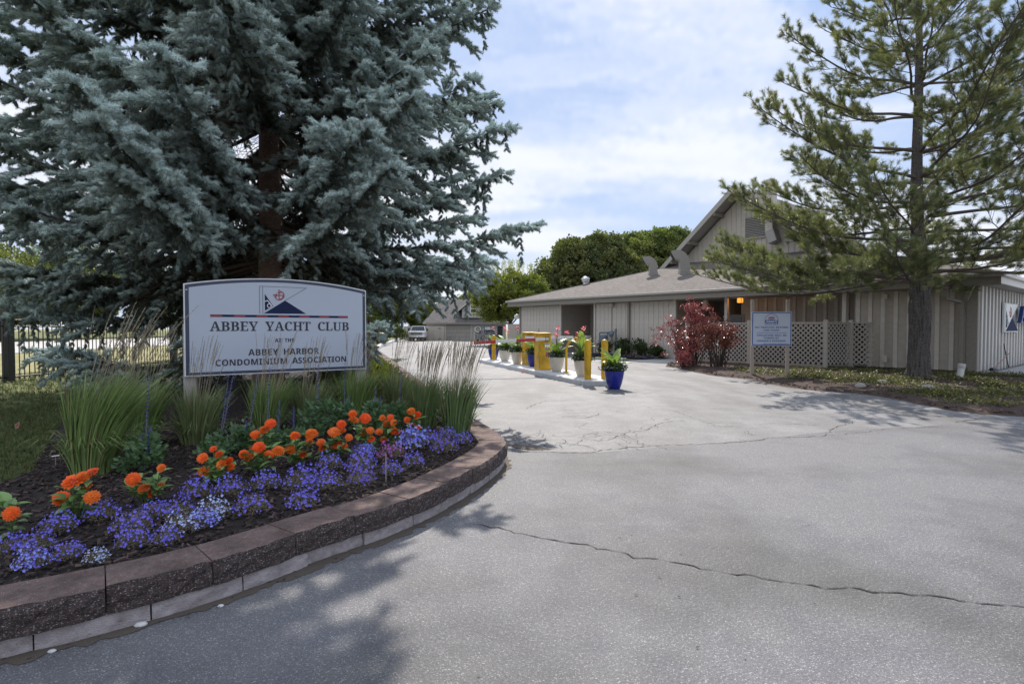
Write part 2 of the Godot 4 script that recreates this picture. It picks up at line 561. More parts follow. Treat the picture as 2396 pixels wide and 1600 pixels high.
	M.lamp_glass = flat(Color(0.8, 0.45, 0.12), 0.4)
	M.lamp_glass.emission_enabled = true
	M.lamp_glass.emission = Color(1.0, 0.62, 0.22)
	M.lamp_glass.emission_energy_multiplier = 1.1
	M.stone = relief(tri_mat(picture(256, 91, Color(0.33, 0.31, 0.29), [[0.05, 4, 0.3, W]]), 0.5, 0.9), coarse, 1.0)

func shingle_mat(sd: int, base: Color) -> StandardMaterial3D:
	var w := 512
	var im := Image.create(w, w, false, Image.FORMAT_RGB8)
	var hm := Image.create(w, w, false, Image.FORMAT_L8)
	var q := RandomNumberGenerator.new()
	q.seed = sd
	var rows := 16
	var rh := w / rows
	for j in rows:
		var x := -q.randi_range(0, 30)
		while x < w:
			var tab := q.randi_range(18, 46)
			var c := base * q.randf_range(0.72, 1.25)
			c = Color(c.r * q.randf_range(0.97, 1.05), c.g, c.b * q.randf_range(0.95, 1.05)).linear_to_srgb()
			im.fill_rect(Rect2i(x, j * rh, tab, rh), c)
			var lift := q.randf_range(0.55, 0.8)
			for k in rh:
				hm.fill_rect(Rect2i(x, j * rh + k, tab, 1), Color.WHITE * (0.25 + (lift - 0.25) * float(k) / rh))
			x += tab
		im.fill_rect(Rect2i(0, j * rh, w, 3), (base * 0.45).linear_to_srgb())
	var m := StandardMaterial3D.new()
	m.albedo_texture = ImageTexture.create_from_image(im)
	m.roughness = 0.95
	relief(m, ImageTexture.create_from_image(hm), 1.0)
	return m
const CRACKS = [
	[0.012, -0.33, -4.31, -0.12, -4.22, 0.07, -4.10, 0.31, -3.99, 0.57, -3.88, 0.82, -3.69, 1.08, -3.61, 1.21, -3.50, 1.46, -3.41, 1.76, -3.29, 2.11, -3.21, 2.32, -3.18, 2.54, -3.09, 2.63, -3.05, 2.81, -3.03, 2.95, -2.97],
	[0.012, -0.10, -6.86, 0.43, -6.84, 0.89, -6.77, 1.28, -7.01, 1.91, -7.21, 2.47, -7.29, 3.08, -7.42, 3.25, -7.48, 3.67, -7.71, 4.44, -7.83, 4.97, -8.49, 5.68, -9.07],
	[0.008, 3.31, -8.56, 3.80, -8.75, 4.27, -8.87, 4.87, -8.71],
	[0.008, 4.54, -7.86, 5.08, -8.08, 5.80, -8.42, 6.64, -8.56],
	[0.020, 7.24, -8.99, 7.57, -9.15, 8.18, -9.45, 8.55, -9.37, 9.00, -9.37],
	[0.010, 0.97, -7.62, 1.23, -7.51, 1.33, -7.56, 1.68, -8.08, 2.05, -8.32, 2.34, -8.83, 2.67, -9.11],
	[0.008, 0.43, -7.98, 0.45, -7.71, 0.46, -7.37, 0.43, -7.01],
	[0.008, -0.05, -8.56, 0.03, -7.83, 0.21, -7.31, 0.41, -6.86],
	[0.006, 0.68, -7.65, 0.73, -7.45, 0.62, -7.18, 0.67, -6.93],
	[0.012, 0.28, -10.49, 0.47, -11.13, 0.71, -11.58, 1.19, -11.72],
	[0.010, 1.23, -9.37, 1.41, -9.59, 1.60, -9.92],
	[0.020, -1.37, -16.43, -0.60, -16.29, 0.66, -16.43],
	[0.008, 1.19, -11.72, 2.07, -12.07, 2.96, -12.68, 3.84, -13.73],
	[0.008, -0.69, -9.15, -0.37, -8.21, -0.11, -7.59, 0.17, -7.06],
	[0.006, 0.97, -7.62, 0.87, -7.31, 0.73, -7.16],
	[0.006, 2.54, -10.89, 3.02, -10.23, 3.13, -9.15, 3.26, -8.56],
]
const WALL_PATH = [-9.0, 0.6, -6.0, -0.75, -4.4, -1.45, -3.3, -2.0, -2.75, -2.33, -2.12, -2.73, -1.67, -3.12, -1.3, -3.6, -0.94, -4.04, -0.65, -4.5, -0.39, -5.09, -0.2, -5.66, -0.1, -6.15, -0.13, -6.5, -0.35, -7.3, -0.95, -9.0, -1.95, -12.4, -3.55, -17.8, -5.8, -25.4, -8.1, -33.0]

var path := PackedVector2Array()   # dense front line of the wall
var run := PackedFloat32Array()    # arc length along it

func smooth_line(flatpts: Array, per := 8) -> PackedVector2Array:
	var p := []
	for i in range(0, flatpts.size(), 2):
		p.append(Vector2(flatpts[i], flatpts[i + 1]))
	var out := PackedVector2Array()
	for i in p.size() - 1:
		var a: Vector2 = p[maxi(i - 1, 0)]
		var d: Vector2 = p[mini(i + 2, p.size() - 1)]
		for k in per:
			out.append((p[i] as Vector2).cubic_interpolate(p[i + 1], a, d, float(k) / per))
	out.append(p[p.size() - 1])
	return out

func measure() -> void:
	path = smooth_line(WALL_PATH)
	run.resize(path.size())
	run[0] = 0.0
	for i in range(1, path.size()):
		run[i] = run[i - 1] + path[i].distance_to(path[i - 1])

# point on the wall line at arc length s, pushed outward by o
func on_wall(s: float, o := 0.0) -> Vector2:
	var i := clampi(run.bsearch(s) - 1, 0, path.size() - 2)
	var f := (s - run[i]) / maxf(run[i + 1] - run[i], 0.0001)
	var d0 := (path[mini(i + 1, path.size() - 1)] - path[maxi(i - 1, 0)]).normalized()
	var d1 := (path[mini(i + 2, path.size() - 1)] - path[i]).normalized()
	var d := d0.lerp(d1, f).normalized()
	return path[i].lerp(path[i + 1], f) + Vector2(-d.y, d.x) * o

func strip_of(pts: Array, width: float, y: float, wob := 0.5) -> ArrayMesh:
	var st := mb()
	var left := []
	var right := []
	for i in pts.size():
		var d: Vector2 = ((pts[mini(i + 1, pts.size() - 1)] as Vector2) - (pts[maxi(i - 1, 0)] as Vector2)).normalized()
		var n := Vector2(-d.y, d.x)
		var w := width * 0.5 * (1.0 + r(-wob, wob))
		if i == 0 or i == pts.size() - 1:
			w *= 0.15
		left.append(pts[i] - n * w)
		right.append(pts[i] + n * w)
	for i in pts.size() - 1:
		var a: Vector2 = left[i]; var b: Vector2 = left[i + 1]; var c: Vector2 = right[i + 1]; var d: Vector2 = right[i]
		quad_out(st, Vector3(a.x, y, a.y), Vector3(b.x, y, b.y), Vector3(c.x, y, c.y), Vector3(d.x, y, d.y), Vector3(a.x, y - 5, a.y))
	return st.commit()

func ground_and_roads() -> void:
	measure()
	var st := mb()
	sheet(st, PackedVector2Array([Vector2(-400, -420), Vector2(400, -420), Vector2(400, 120), Vector2(-400, 120)]), -0.05)
	struct("ground", st.commit(), M.dry_lawn)
	var seam := [Vector2(-0.1, -6.93), Vector2(1.06, -6.82), Vector2(2.89, -7.45), Vector2(4.78, -8.21), Vector2(8.48, -9.15), Vector2(12, -10.5), Vector2(40, -18)]
	var front := PackedVector2Array([Vector2(-12, -2), Vector2(-1.5, -6.5)] + seam + [Vector2(40, 14), Vector2(-12, 14)])
	st = mb()
	sheet(st, front, 0.0)
	var apron := struct("road", st.commit(), M.apron)
	var back := PackedVector2Array([Vector2(-1.5, -6.5)] + seam + [Vector2(40, -78), Vector2(-16, -78), Vector2(-10.8, -43), Vector2(-8.6, -33)])
	st = mb()
	sheet(st, back, 0.0)
	var drive := struct("driveway", st.commit(), M.old_asphalt)
	# cracks: jagged open lines
	for c in CRACKS:
		var key := []
		for i in range(1, c.size(), 2):
			key.append(Vector2(c[i], c[i + 1]))
		var pts := []
		for i in key.size() - 1:
			var a: Vector2 = key[i]; var b: Vector2 = key[i + 1]
			var n := maxi(2, int(a.distance_to(b) / 0.045))
			var q := (b - a).orthogonal().normalized()
			for k in n:
				pts.append(a.lerp(b, float(k) / n) + q * (r(-0.012, 0.012) + 0.018 * sin(k * 0.9 + i)))
		pts.append(key[key.size() - 1])
		var under := apron if (key[0] as Vector2).y > -6.0 else drive
		part("crack", strip_of(pts, c[0] * 0.8, 0.004, 0.85), M.crack, under)
	# fine crazing near the seam
	var web := mb()
	var w := RandomNumberGenerator.new()
	w.seed = 9
	for i in 70:
		var p := Vector2(w.randf_range(0.0, 3.6), w.randf_range(-10.5, -7.3))
		if w.randf() < 0.5:
			p = Vector2(w.randf_range(-0.2, 1.8), w.randf_range(-8.2, -7.0))
		var d := Vector2.from_angle(w.randf_range(0, TAU))
		for k in w.randi_range(3, 8):
			var e := p + d * w.randf_range(0.04, 0.1)
			var n := d.orthogonal() * 0.0022
			quad_out(web, Vector3(p.x - n.x, 0.004, p.y - n.y), Vector3(e.x - n.x, 0.004, e.y - n.y), Vector3(e.x + n.x, 0.004, e.y + n.y), Vector3(p.x + n.x, 0.004, p.y + n.y), Vector3(p.x, -5, p.y))
			p = e
			d = d.rotated(w.randf_range(-0.9, 0.9))
	part("crazing", web.commit(), M.crack, drive, Transform3D.IDENTITY, true)
	# dirt gathered along the foot of the wall, and the broken corner by its end
	var pts := []
	var s := 6.0
	while s < 14.8:
		pts.append(on_wall(s, 0.035))
		s += 0.05
	part("edge_dirt", strip_of(pts, 0.10, 0.004, 0.6), M.sand, apron)
	part("edge_dirt", strip_of([Vector2(-0.05, -7.25), Vector2(0.12, -7.12), Vector2(0.3, -7.03), Vector2(0.5, -6.98)], 0.16, 0.007, 0.3), M.sand, drive)
	# raised ground on the left
	st = mb()
	var inner := []
	for i in range(0, path.size(), 2):
		inner.append(on_wall(run[i], -0.2))
	var lawn_edge := [Vector2(-10.6, -43), Vector2(-12.2, -54), Vector2(-14.8, -78), Vector2(-14.8, -200), Vector2(-160, -200), Vector2(-160, 6), Vector2(-12, 3)]
	sheet(st, PackedVector2Array(inner + lawn_edge), BED - 0.03)
	struct("lawn", st.commit(), M.lawn)
	st = mb()
	sheet(st, PackedVector2Array([Vector2(-12.9, -3), Vector2(-12.9, -46), Vector2(-26.0, -46), Vector2(-26.0, -3)]), BED - 0.024)
	struct("dry_grass_verge", st.commit(), M.dry_lawn)
	st = mb()
	sheet(st, PackedVector2Array([Vector2(-26.5, 4), Vector2(-26.5, -150), Vector2(-47, -150), Vector2(-47, 4)]), BED - 0.016)
	struct("far_road", st.commit(), M.road_far)
	var bed := []
	for i in path.size():
		if run[i] < 28.5:
			bed.append(on_wall(run[i], -0.22))
	bed += [Vector2(-4.6, -18.3), Vector2(-8.0, -17.0), Vector2(-10.2, -14.5), Vector2(-9.9, -12.2), Vector2(-7.57, -9.38), Vector2(-6.6, -8.1), Vector2(-5.7, -6.79), Vector2(-5.02, -5.85), Vector2(-4.58, -5.25), Vector2(-4.45, -4.7), Vector2(-4.9, -4.2), Vector2(-6.2, -3.4), Vector2(-9.5, -1.6)]
	# mulch surface, gently humped
	st = mb()
	sheet(st, PackedVector2Array(bed), BED - 0.012)
	var mulch := struct("mulch_bed", st.commit(), M.earth)
	var chip := box_mesh(Vector3(1, 0.22, 0.3))
	var where := []
	var tints := []
	var poly := PackedVector2Array(bed)
	while where.size() < 15000:
		var p := Vector2(r(-5.4, 0.0), r(-8.2, -2.2)) if where.size() < 12500 else Vector2(r(-10, -1), r(-16, -8))
		if Geometry2D.is_point_in_polygon(p, poly):
			var b := Basis.from_euler(Vector3(r(-0.5, 0.5), r(0, TAU), r(-0.5, 0.5))).scaled_local(Vector3.ONE * r(0.018, 0.06))
			where.append(Transform3D(b, Vector3(p.x, BED - 0.008 + r(0, 0.018), p.y)))
			var k := r(0.5, 1.6) if rng.randf() < 0.9 else r(2.2, 4.0)
			tints.append(Color(k, k * r(0.85, 1.0), k * r(0.8, 1.0)))
	many("mulch_chips", chip, M.mulch, where, tints, mulch)
	# grass blades on the near lawn
	var tuft := mb()
	for i in 7:
		var a := r(0, TAU)
		var base := Vector3(r(-0.02, 0.02), 0, r(-0.02, 0.02))
		var tip := base + Vector3(cos(a) * r(0.01, 0.035), r(0.025, 0.055), sin(a) * r(0.01, 0.035))
		var side := Vector3(-sin(a), 0, cos(a)) * 0.0025
		tri(tuft, base - side, tip, base + side)
	where = []; tints = []
	while where.size() < 26000:
		var near := where.size() < 15000
		var p := Vector2(r(-8.5, -4.0), r(-10, -4.2)) if near else Vector2(r(-14.5, -4.5), r(-24, -8))
		if Geometry2D.is_point_in_polygon(p, poly):
			continue
		where.append(Transform3D(Basis(Vector3.UP, r(0, TAU)).scaled(Vector3.ONE * (r(0.8, 1.3) if near else r(1.2, 2.0))), Vector3(p.x, BED - 0.03, p.y)))
		var k := r(0.7, 1.3)
		tints.append(Color(0.085 * k * r(0.9, 1.4), 0.125 * k, 0.035 * k))
	many("lawn_grass", tuft.commit(), M.blade, where, tints, self)
	tag(get_node("lawn_grass"), "short mown lawn grass left of the flower bed", "grass", "", "stuff")
	# weedy ground cover between the drive wall and the spruce
	var weeds := leaf_clump(16, 0.10, 0.03, 5)
	where = []; tints = []
	while where.size() < 2600:
		var q := r(15.5, 28)
		var p := on_wall(q, -r(0.35, 2.4))
		where.append(Transform3D(Basis(Vector3.UP, r(0, TAU)).scaled(Vector3(1, r(0.6, 1.4), 1) * r(0.7, 1.5)), Vector3(p.x, BED, p.y)))
		var y := rng.randf()
		tints.append(Color(0.10, 0.14, 0.04).lerp(Color(0.30, 0.28, 0.10), y * y) * r(0.8, 1.25))
	many("ground_cover", weeds, M.leaf, where, tints, self)
	tag(get_node("ground_cover"), "low yellowing weeds between the drive kerb wall and the spruce", "ground cover", "", "stuff")
	# pale kerb along the far planting strip
	st = mb()
	var kl := [Vector2(-8.5, -34.2), Vector2(-10.3, -43), Vector2(-11.9, -54), Vector2(-13.6, -66)]
	for i in 3:
		var a: Vector2 = kl[i]; var b: Vector2 = kl[i + 1]
		bar(st, Vector3(a.x, 0.12, a.y), Vector3(b.x, 0.12, b.y), 0.26, 0.24, Vector3.UP, 0.03)
	struct("kerb", st.commit(), M.kerb_paint)

# ---------------------------------------------------------------- the low stone wall round the bed
func stone_block(s0: float, s1: float, y0: float, y1: float, outer: float, inner: float, rock: float, sd: int) -> Array:
	# returns [top mesh, face mesh]: the worn top and sides, and the rough front
	var q := RandomNumberGenerator.new()
	q.seed = sd
	var n := 8
	var m := 4
	var top := mb()
	var face := mb()
	var grid := []
	var lean := q.randf_range(-0.010, 0.010)
	var lift := q.randf_range(-0.006, 0.005)
	for i in n + 1:
		var s := lerpf(s0, s1, float(i) / n)
		var col := []
		for j in m + 1:
			var v := float(j) / m
			var endk := 1.0 - pow(absf(float(i) / n * 2.0 - 1.0), 8.0)
			var o := outer + lean + rock * (q.randf_range(-0.6, 0.6) + 0.6 * endk) * (1.0 if j < m else 0.25) - (0.006 if j == m else 0.0)
			var p := on_wall(s, o)
			col.append(Vector3(p.x, lerpf(y0, y1 + lift, v) + (q.randf_range(-rock, rock) * 0.35 if j == m else 0.0), p.y))
		grid.append(col)
	for i in n:
		for j in m:
			quad(face, grid[i][j], grid[i][j + 1], grid[i + 1][j + 1], grid[i + 1][j])
	var back := []
	for i in n + 1:
		var p := on_wall(lerpf(s0, s1, float(i) / n), inner)
		back.append(Vector3(p.x, y1 + lift, p.y))
	for i in n:
		quad(top, grid[i][m], back[i], back[i + 1], grid[i + 1][m])
		quad(top, back[i], back[i] - Vector3.UP * (y1 - y0), back[i + 1] - Vector3.UP * (y1 - y0), back[i + 1])
	for e in [0, n]:
		var mid: Vector3 = (grid[n / 2][0] + back[n / 2]) / 2.0
		for j in m:
			var b0: Vector3 = back[e]; b0.y = grid[e][j].y
			var b1: Vector3 = back[e]; b1.y = grid[e][j + 1].y
			quad_out(top, grid[e][j], grid[e][j + 1], b1, b0, mid)
	return [top.commit(), face.commit()]

func retaining_wall() -> void:
	var wall := thing("retaining_wall", "low two-course stone wall curving round the flower bed and along the drive", "wall")
	var total: float = run[run.size() - 1]
	var q := RandomNumberGenerator.new()
	q.seed = 4
	var s := 3.0
	var n := 0
	while s < total - 0.6:
		var w := q.randf_range(0.44, 0.50)
		if s > 18.0:
			w = 0.62
		if s > 13.2 and s < 15.5:
			w = 0.33
		var b := stone_block(s + 0.003, s + w - 0.003, 0.10, 0.24, 0.03, -0.29, 0.017, 100 + n)
		var c := part("cap_stone", b[0], M.cap_top, wall)
		part("rough_face", b[1], M.cap_face, c)
		s += w
		n += 1
	s = 3.25
	while s < total - 0.6:
		var w := q.randf_range(0.42, 0.50) if s < 18.0 else 0.66
		var b := stone_block(s + 0.004, s + w - 0.004, -0.05, 0.098, 0.0, -0.2, 0.007, 400 + n)
		var c := part("base_stone", b[0], M.wall_base, wall)
		part("split_face", b[1], M.wall_base, c)
		s += w
		n += 1

# ---------------------------------------------------------------- clubhouse; local x runs right along the front, z towards the camera
func roof_face(a: Vector3, b: Vector3, c: Vector3, d: Vector3) -> ArrayMesh:
	# a,b along the eave, d,c along the top
	var st := mb()
	var u := (b - a).normalized()
	var n := (b - a).cross(d - a)
	var v := n.cross(u).normalized()
	var f := func(p: Vector3) -> void:
		st.set_uv(Vector2((p - a).dot(u) / 2.3, -(p - a).dot(v) / 2.24))
		st.add_vertex(p)
	var list := [a, d, c, a, c, b]
	if c.is_equal_approx(d):
		list = [a, d, b]
	for p in list:
		f.call(p)
	return st.commit()

func boards(under: Node, x0: float, x1: float, y0: float, y1: float, z: float, w: float, mat: Material, called := "board") -> void:
	var n := maxi(1, roundi((x1 - x0) / w))
	var step := (x1 - x0) / n
	var m := box_mesh(Vector3(step - 0.012, y1 - y0, 0.03), 0.005)
	for i in n:
		part(called, m, mat, under, Transform3D(Basis.IDENTITY, Vector3(x0 + (i + 0.5) * step, (y0 + y1) / 2, z + r(-0.002, 0.002))))

func clubhouse() -> void:
	var b := thing("clubhouse", "long low greige wooden clubhouse with grey shingle hip roof and gabled rear block", "building", Vector3(15.1, 0, -17.9), -0.8810)
	var bx := func(called: String, c: Vector3, s: Vector3, m: Material, bev := 0.0) -> MeshInstance3D:
		return part(called, box_mesh(s, bev), m, b, Transform3D(Basis.IDENTITY, c))
	# walls
	var wa := bx.call("wall", Vector3(-21.03, 1.47, -0.12), Vector3(3.59, 2.94, 0.16), M.siding)
	boards(wa, -1.79, 1.79, -1.46, 1.46, 0.1, 0.30, M.siding_pale)
	var wb := bx.call("wall", Vector3(-13.93, 1.47, -0.12), Vector3(5.02, 2.94, 0.16), M.siding)
	boards(wb, -2.5, 2.5, -1.46, 1.46, 0.1, 0.30, M.siding_pale)
	bx.call("alcove_wall", Vector3(-19.28, 1.47, -1.4), Vector3(0.1, 2.93, 2.4), M.siding)
	bx.call("alcove_wall", Vector3(-16.40, 1.47, -1.4), Vector3(0.1, 2.93, 2.4), M.siding)
	var al := bx.call("alcove_back_wall", Vector3(-17.84, 1.47, -2.64), Vector3(2.8, 2.92, 0.1), M.siding)
	boards(al, -1.38, 1.38, -1.45, 1.45, 0.06, 0.30, M.siding)
	bx.call("alcove_ceiling", Vector3(-17.84, 2.915, -1.3), Vector3(2.76, 0.05, 2.5), M.soffit)
	bx.call("corner_trim", Vector3(-22.86, 1.46, -0.04), Vector3(0.12, 2.92, 0.2), M.trim)
	bx.call("corner_trim", Vector3(-19.18, 1.46, 0.0), Vector3(0.12, 2.92, 0.1), M.siding_pale)
	bx.call("corner_trim", Vector3(-16.50, 1.46, 0.0), Vector3(0.12, 2.92, 0.1), M.siding_pale)
	# entry porch
	bx.call("porch_side_wall", Vector3(-11.48, 1.47, -2.1), Vector3(0.1, 2.93, 4.0), M.siding)
	bx.call("porch_back_wall", Vector3(-10.55, 1.47, -4.1), Vector3(1.9, 2.93, 0.12), M.trim)
	bx.call("porch_side_wall", Vector3(-9.66, 1.47, -3.0), Vector3(0.1, 2.93, 2.2), M.siding)
	var pb := bx.call("porch_back_wall", Vector3(-6.25, 1.47, -1.9), Vector3(5.5, 2.93, 0.12), M.siding)
	var batten := box_mesh(Vector3(0.13, 2.90, 0.035), 0.006)
	for i in 12:
		part("batten", batten, M.siding_pale, pb, Transform3D(Basis.IDENTITY, Vector3(-2.0 + i * 0.42, 0, 0.08)))
	bx.call("porch_side_wall", Vector3(-3.55, 1.47, -1.0), Vector3(0.1, 2.93, 1.75), M.siding)
	bx.call("porch_ceiling", Vector3(-7.5, 2.915, -2.0), Vector3(7.9, 0.05, 4.2), M.soffit)
	var door := bx.call("door", Vector3(-9.2, 1.08, -1.82), Vector3(0.72, 2.16, 0.05), M.trim, 0.005)
	part("pane", box_mesh(Vector3(0.5, 1.8, 0.02)), M.dark_glass, door, Transform3D(Basis.IDENTITY, Vector3(0, 0.05, 0.03)))
	part("handle", box_mesh(Vector3(0.03, 0.25, 0.05), 0.01), M.steel, door, Transform3D(Basis.IDENTITY, Vector3(0.3, -0.05, 0.05)))
	var cols := [-11.35, -8.71, -3.93]
	for x in cols:
		bx.call("post", Vector3(x, 1.46, 0.0), Vector3(0.14, 2.92, 0.14), M.siding_pale, 0.008)
	bx.call("hanging_globe", Vector3(-10.74, 2.70, -0.5), Vector3(0.24, 0.24, 0.24), M.dark, 0.07)
	bx.call("speaker_box", Vector3(-10.06, 2.62, -0.5), Vector3(0.2, 0.42, 0.2), M.siding_pale, 0.02)
	# lantern by the entry
	var lan := part("lantern", box_mesh(Vector3(0.25, 0.05, 0.25), 0.015), M.black_iron, b, Transform3D(Basis.IDENTITY, Vector3(-8.13, 2.86, -0.1)))
	part("glass", box_mesh(Vector3(0.19, 0.20, 0.19), 0.02), M.lamp_glass, lan, Transform3D(Basis.IDENTITY, Vector3(0, -0.13, 0)))
	part("base", box_mesh(Vector3(0.21, 0.03, 0.21), 0.01), M.black_iron, lan, Transform3D(Basis.IDENTITY, Vector3(0, -0.25, 0)))
	for s in [[-1, -1], [1, -1], [1, 1], [-1, 1]]:
		part("bar", box_mesh(Vector3(0.016, 0.2, 0.016)), M.black_iron, lan, Transform3D(Basis.IDENTITY, Vector3(s[0] * 0.1, -0.13, s[1] * 0.1)))
	var glow := OmniLight3D.new()
	glow.name = "lantern_light"
	glow.light_color = Color(1.0, 0.65, 0.3)
	glow.light_energy = 0.12
	glow.light_size = 0.08
	glow.omni_range = 60.0
	glow.omni_attenuation = 2.0
	glow.shadow_enabled = true
	glow.position = Vector3(-8.13, 2.73, -0.1)
	b.add_child(glow)
	# right front wall, board and batten
	var wc := bx.call("wall", Vector3(-1.8, 1.47, -0.12), Vector3(3.6, 2.94, 0.16), M.siding)
	for i in 9:
		part("batten", batten, M.siding_pale, wc, Transform3D(Basis.IDENTITY, Vector3(-1.68 + i * 0.40, 0, 0.1)))
	bx.call("corner_post", Vector3(-0.14, 1.46, 0.02), Vector3(0.30, 2.92, 0.14), M.trim, 0.01)
	bx.call("sill", Vector3(-1.8, 0.06, 0.0), Vector3(3.5, 0.12, 0.12), M.dark)
	bx.call("junction_box", Vector3(-2.58, 2.66, 0.06), Vector3(0.13, 0.18, 0.1), M.siding_pale, 0.01)
	bx.call("junction_box", Vector3(-2.58, 0.42, 0.06), Vector3(0.15, 0.24, 0.1), M.siding_pale, 0.01)
	bx.call("conduit", Vector3(-2.58, 1.5, 0.05), Vector3(0.03, 2.0, 0.03), M.siding, 0.01)
	bx.call("conduit", Vector3(-15.3, 1.7, 0.03), Vector3(0.05, 2.4, 0.05), M.siding_pale, 0.015)
	bx.call("wall_lamp", Vector3(-15.2, 2.74, 0.14), Vector3(0.22, 0.2, 0.28), M.siding_pale, 0.05)
	# right end wall with battens, and the far walls that close the building
	var we := bx.call("end_wall", Vector3(-0.08, 1.47, -8.2), Vector3(0.14, 2.94, 16.2), M.rib_wall)
	var rib := box_mesh(Vector3(0.05, 2.9, 0.15), 0.01)
	for i in 28:
		part("rib", rib, M.rib, we, Transform3D(Basis.IDENTITY, Vector3(0.09, 0, 7.75 - i * 0.56)))
	bx.call("rear_wall", Vector3(-11.4, 1.47, -16.4), Vector3(22.8, 2.94, 0.14), M.siding)
	bx.call("side_wall", Vector3(-22.80, 1.47, -8.2), Vector3(0.14, 2.94, 16.1), M.siding)
	bx.call("floor_slab", Vector3(-11.4, 0.02, -8.3), Vector3(22.6, 0.06, 16.0), M.concrete)
	# eaves
	bx.call("fascia", Vector3(-11.41, 3.00, 0.575), Vector3(24.1, 0.26, 0.05), M.trim)
	bx.call("gutter", Vector3(-11.41, 3.185, 0.665), Vector3(24.3, 0.125, 0.13), M.gutter, 0.02)
	bx.call("soffit", Vector3(-11.41, 2.96, 0.27), Vector3(24.0, 0.03, 0.56), M.soffit)
	bx.call("frieze", Vector3(-11.41, 2.885, -0.02), Vector3(22.9, 0.10, 0.12), M.trim)
	bx.call("fascia", Vector3(0.62, 3.02, -7.7), Vector3(0.05, 0.22, 16.6), M.rib)
	bx.call("gutter", Vector3(0.70, 3.185, -7.7), Vector3(0.12, 0.125, 16.6), M.rib, 0.02)
	bx.call("soffit", Vector3(0.28, 2.96, -7.7), Vector3(0.62, 0.03, 16.0), M.soffit)
	bx.call("fascia", Vector3(-23.44, 3.02, -7.7), Vector3(0.05, 0.22, 16.6), M.trim)
	# hip roof
	var e0 := Vector3(-23.5, 3.25, 0.66)
	var e1 := Vector3(0.72, 3.25, 0.66)
	var e2 := Vector3(0.72, 3.25, -15.96)
	var e3 := Vector3(-23.5, 3.25, -15.96)
	var t0 := Vector3(-15.2, 5.66, -7.65)
	var t1 := Vector3(-7.58, 5.66, -7.65)
	var roof := part("roof", roof_face(e0, e1, t1, t0), M.shingle, b)
	part("roof_slope", roof_face(e3, e0, t0, t0), M.shingle, roof)
	part("roof_slope", roof_face(e1, e2, t1, t1), M.shingle, roof)
	part("roof_slope", roof_face(e2, e3, t0, t1), M.shingle, roof)
	var caps := mb()
	bar(caps, e0, t0, 0.22, 0.03)
	part("ridge_cap", caps.commit(), M.trim, roof)
	caps = mb()
	bar(caps, e1, t1, 0.22, 0.03)
	part("ridge_cap", caps.commit(), M.trim, roof)
	# gabled rear block
	var gx := -11.8
	var gy := 9.42
	var slope := 0.876
	var gp := PackedVector2Array([Vector2(gx - 5.3, 3.0), Vector2(gx + 5.3, 3.0), Vector2(gx + 5.3, gy - 5.3 * slope - 0.25), Vector2(gx, gy - 0.25), Vector2(gx - 5.3, gy - 5.3 * slope - 0.25)])
	var st := mb()
	prism(st, gp, -16.2, -7.25)
	var gable := part("gable_wall", st.commit(), M.siding_pale, b)
	var i := 0
	while i < 36:
		var x := gx - 5.2 + i * 0.297
		var top := gy - absf(x - gx) * slope - 0.3
		i += 1
		if top < 5.0:
			continue
		if x > -11.66 and x < -10.42:
			part("batten", box_mesh(Vector3(0.05, top - 7.72, 0.03), 0.005), M.siding_pale, gable, Transform3D(Basis.IDENTITY, Vector3(x, (top + 7.72) / 2, -7.235)))
			part("batten", box_mesh(Vector3(0.05, 1.35, 0.03), 0.005), M.siding_pale, gable, Transform3D(Basis.IDENTITY, Vector3(x, 5.9, -7.235)))
			continue
		part("batten", box_mesh(Vector3(0.05, top - 5.0, 0.03), 0.005), M.siding_pale, gable, Transform3D(Basis.IDENTITY, Vector3(x, (top + 5.0) / 2, -7.235)))
	var gr := part("gable_roof", null, null, b)
	for s in [-1.0, 1.0]:
		var pk := Vector3(gx, gy + 0.02, -6.2)
		var low := Vector3(gx + s * 6.1, gy + 0.02 - 6.1 * slope, -6.2)
		var bk := Vector3(0, 0, -10.2)
		var f: ArrayMesh
		if s < 0:
			f = roof_face(low + bk, low, pk, pk + bk)
		else:
			f = roof_face(low, low + bk, pk + bk, pk)
		part("slope", f, M.shingle, gr)
		var under := mb()
		var dn := Vector3(s * -0.66, -0.75, 0) * 0.10
		quad_out(under, low + dn, pk + dn, pk + bk + dn, low + bk + dn, pk)
		part("soffit", under.commit(), M.soffit, gr)
		var rk := mb()
		bar(rk, low + Vector3(0, -0.10, 0.03), pk + Vector3(0, -0.10, 0.03), 0.26, 0.06, Vector3.BACK)
		part("rake_board", rk.commit(), M.gutter, gr)
		for k in [1.25, 2.9, 4.1]:
			part("lookout", box_mesh(Vector3(0.16, 0.22, 1.1), 0.01), M.trim, gr, Transform3D(Basis.IDENTITY, Vector3(gx + s * k, gy - k * slope - 0.26, -6.75)))
	part("lookout", box_mesh(Vector3(0.2, 0.26, 1.15), 0.01), M.trim, gr, Transform3D(Basis.IDENTITY, Vector3(gx, gy - 0.3, -6.75)))
	# louvre and duct on the gable
	var lv := part("louvre", box_mesh(Vector3(1.2, 1.16, 0.04)), M.dark, b, Transform3D(Basis.IDENTITY, Vector3(-11.05, 7.14, -7.22)))
	for k in 12:
		part("slat", box_mesh(Vector3(1.16, 0.055, 0.06), 0.005), M.louver, lv, Transform3D(Basis(Vector3.RIGHT, 0.5), Vector3(0, -0.52 + k * 0.095, 0.045)))
	for s in [-1, 1]:
		part("frame", box_mesh(Vector3(0.06, 1.2, 0.09), 0.005), M.siding_pale, lv, Transform3D(Basis.IDENTITY, Vector3(s * 0.61, 0, 0.045)))
	part("frame", box_mesh(Vector3(1.16, 0.05, 0.09), 0.005), M.siding_pale, lv, Transform3D(Basis.IDENTITY, Vector3(0, -0.6, 0.045)))
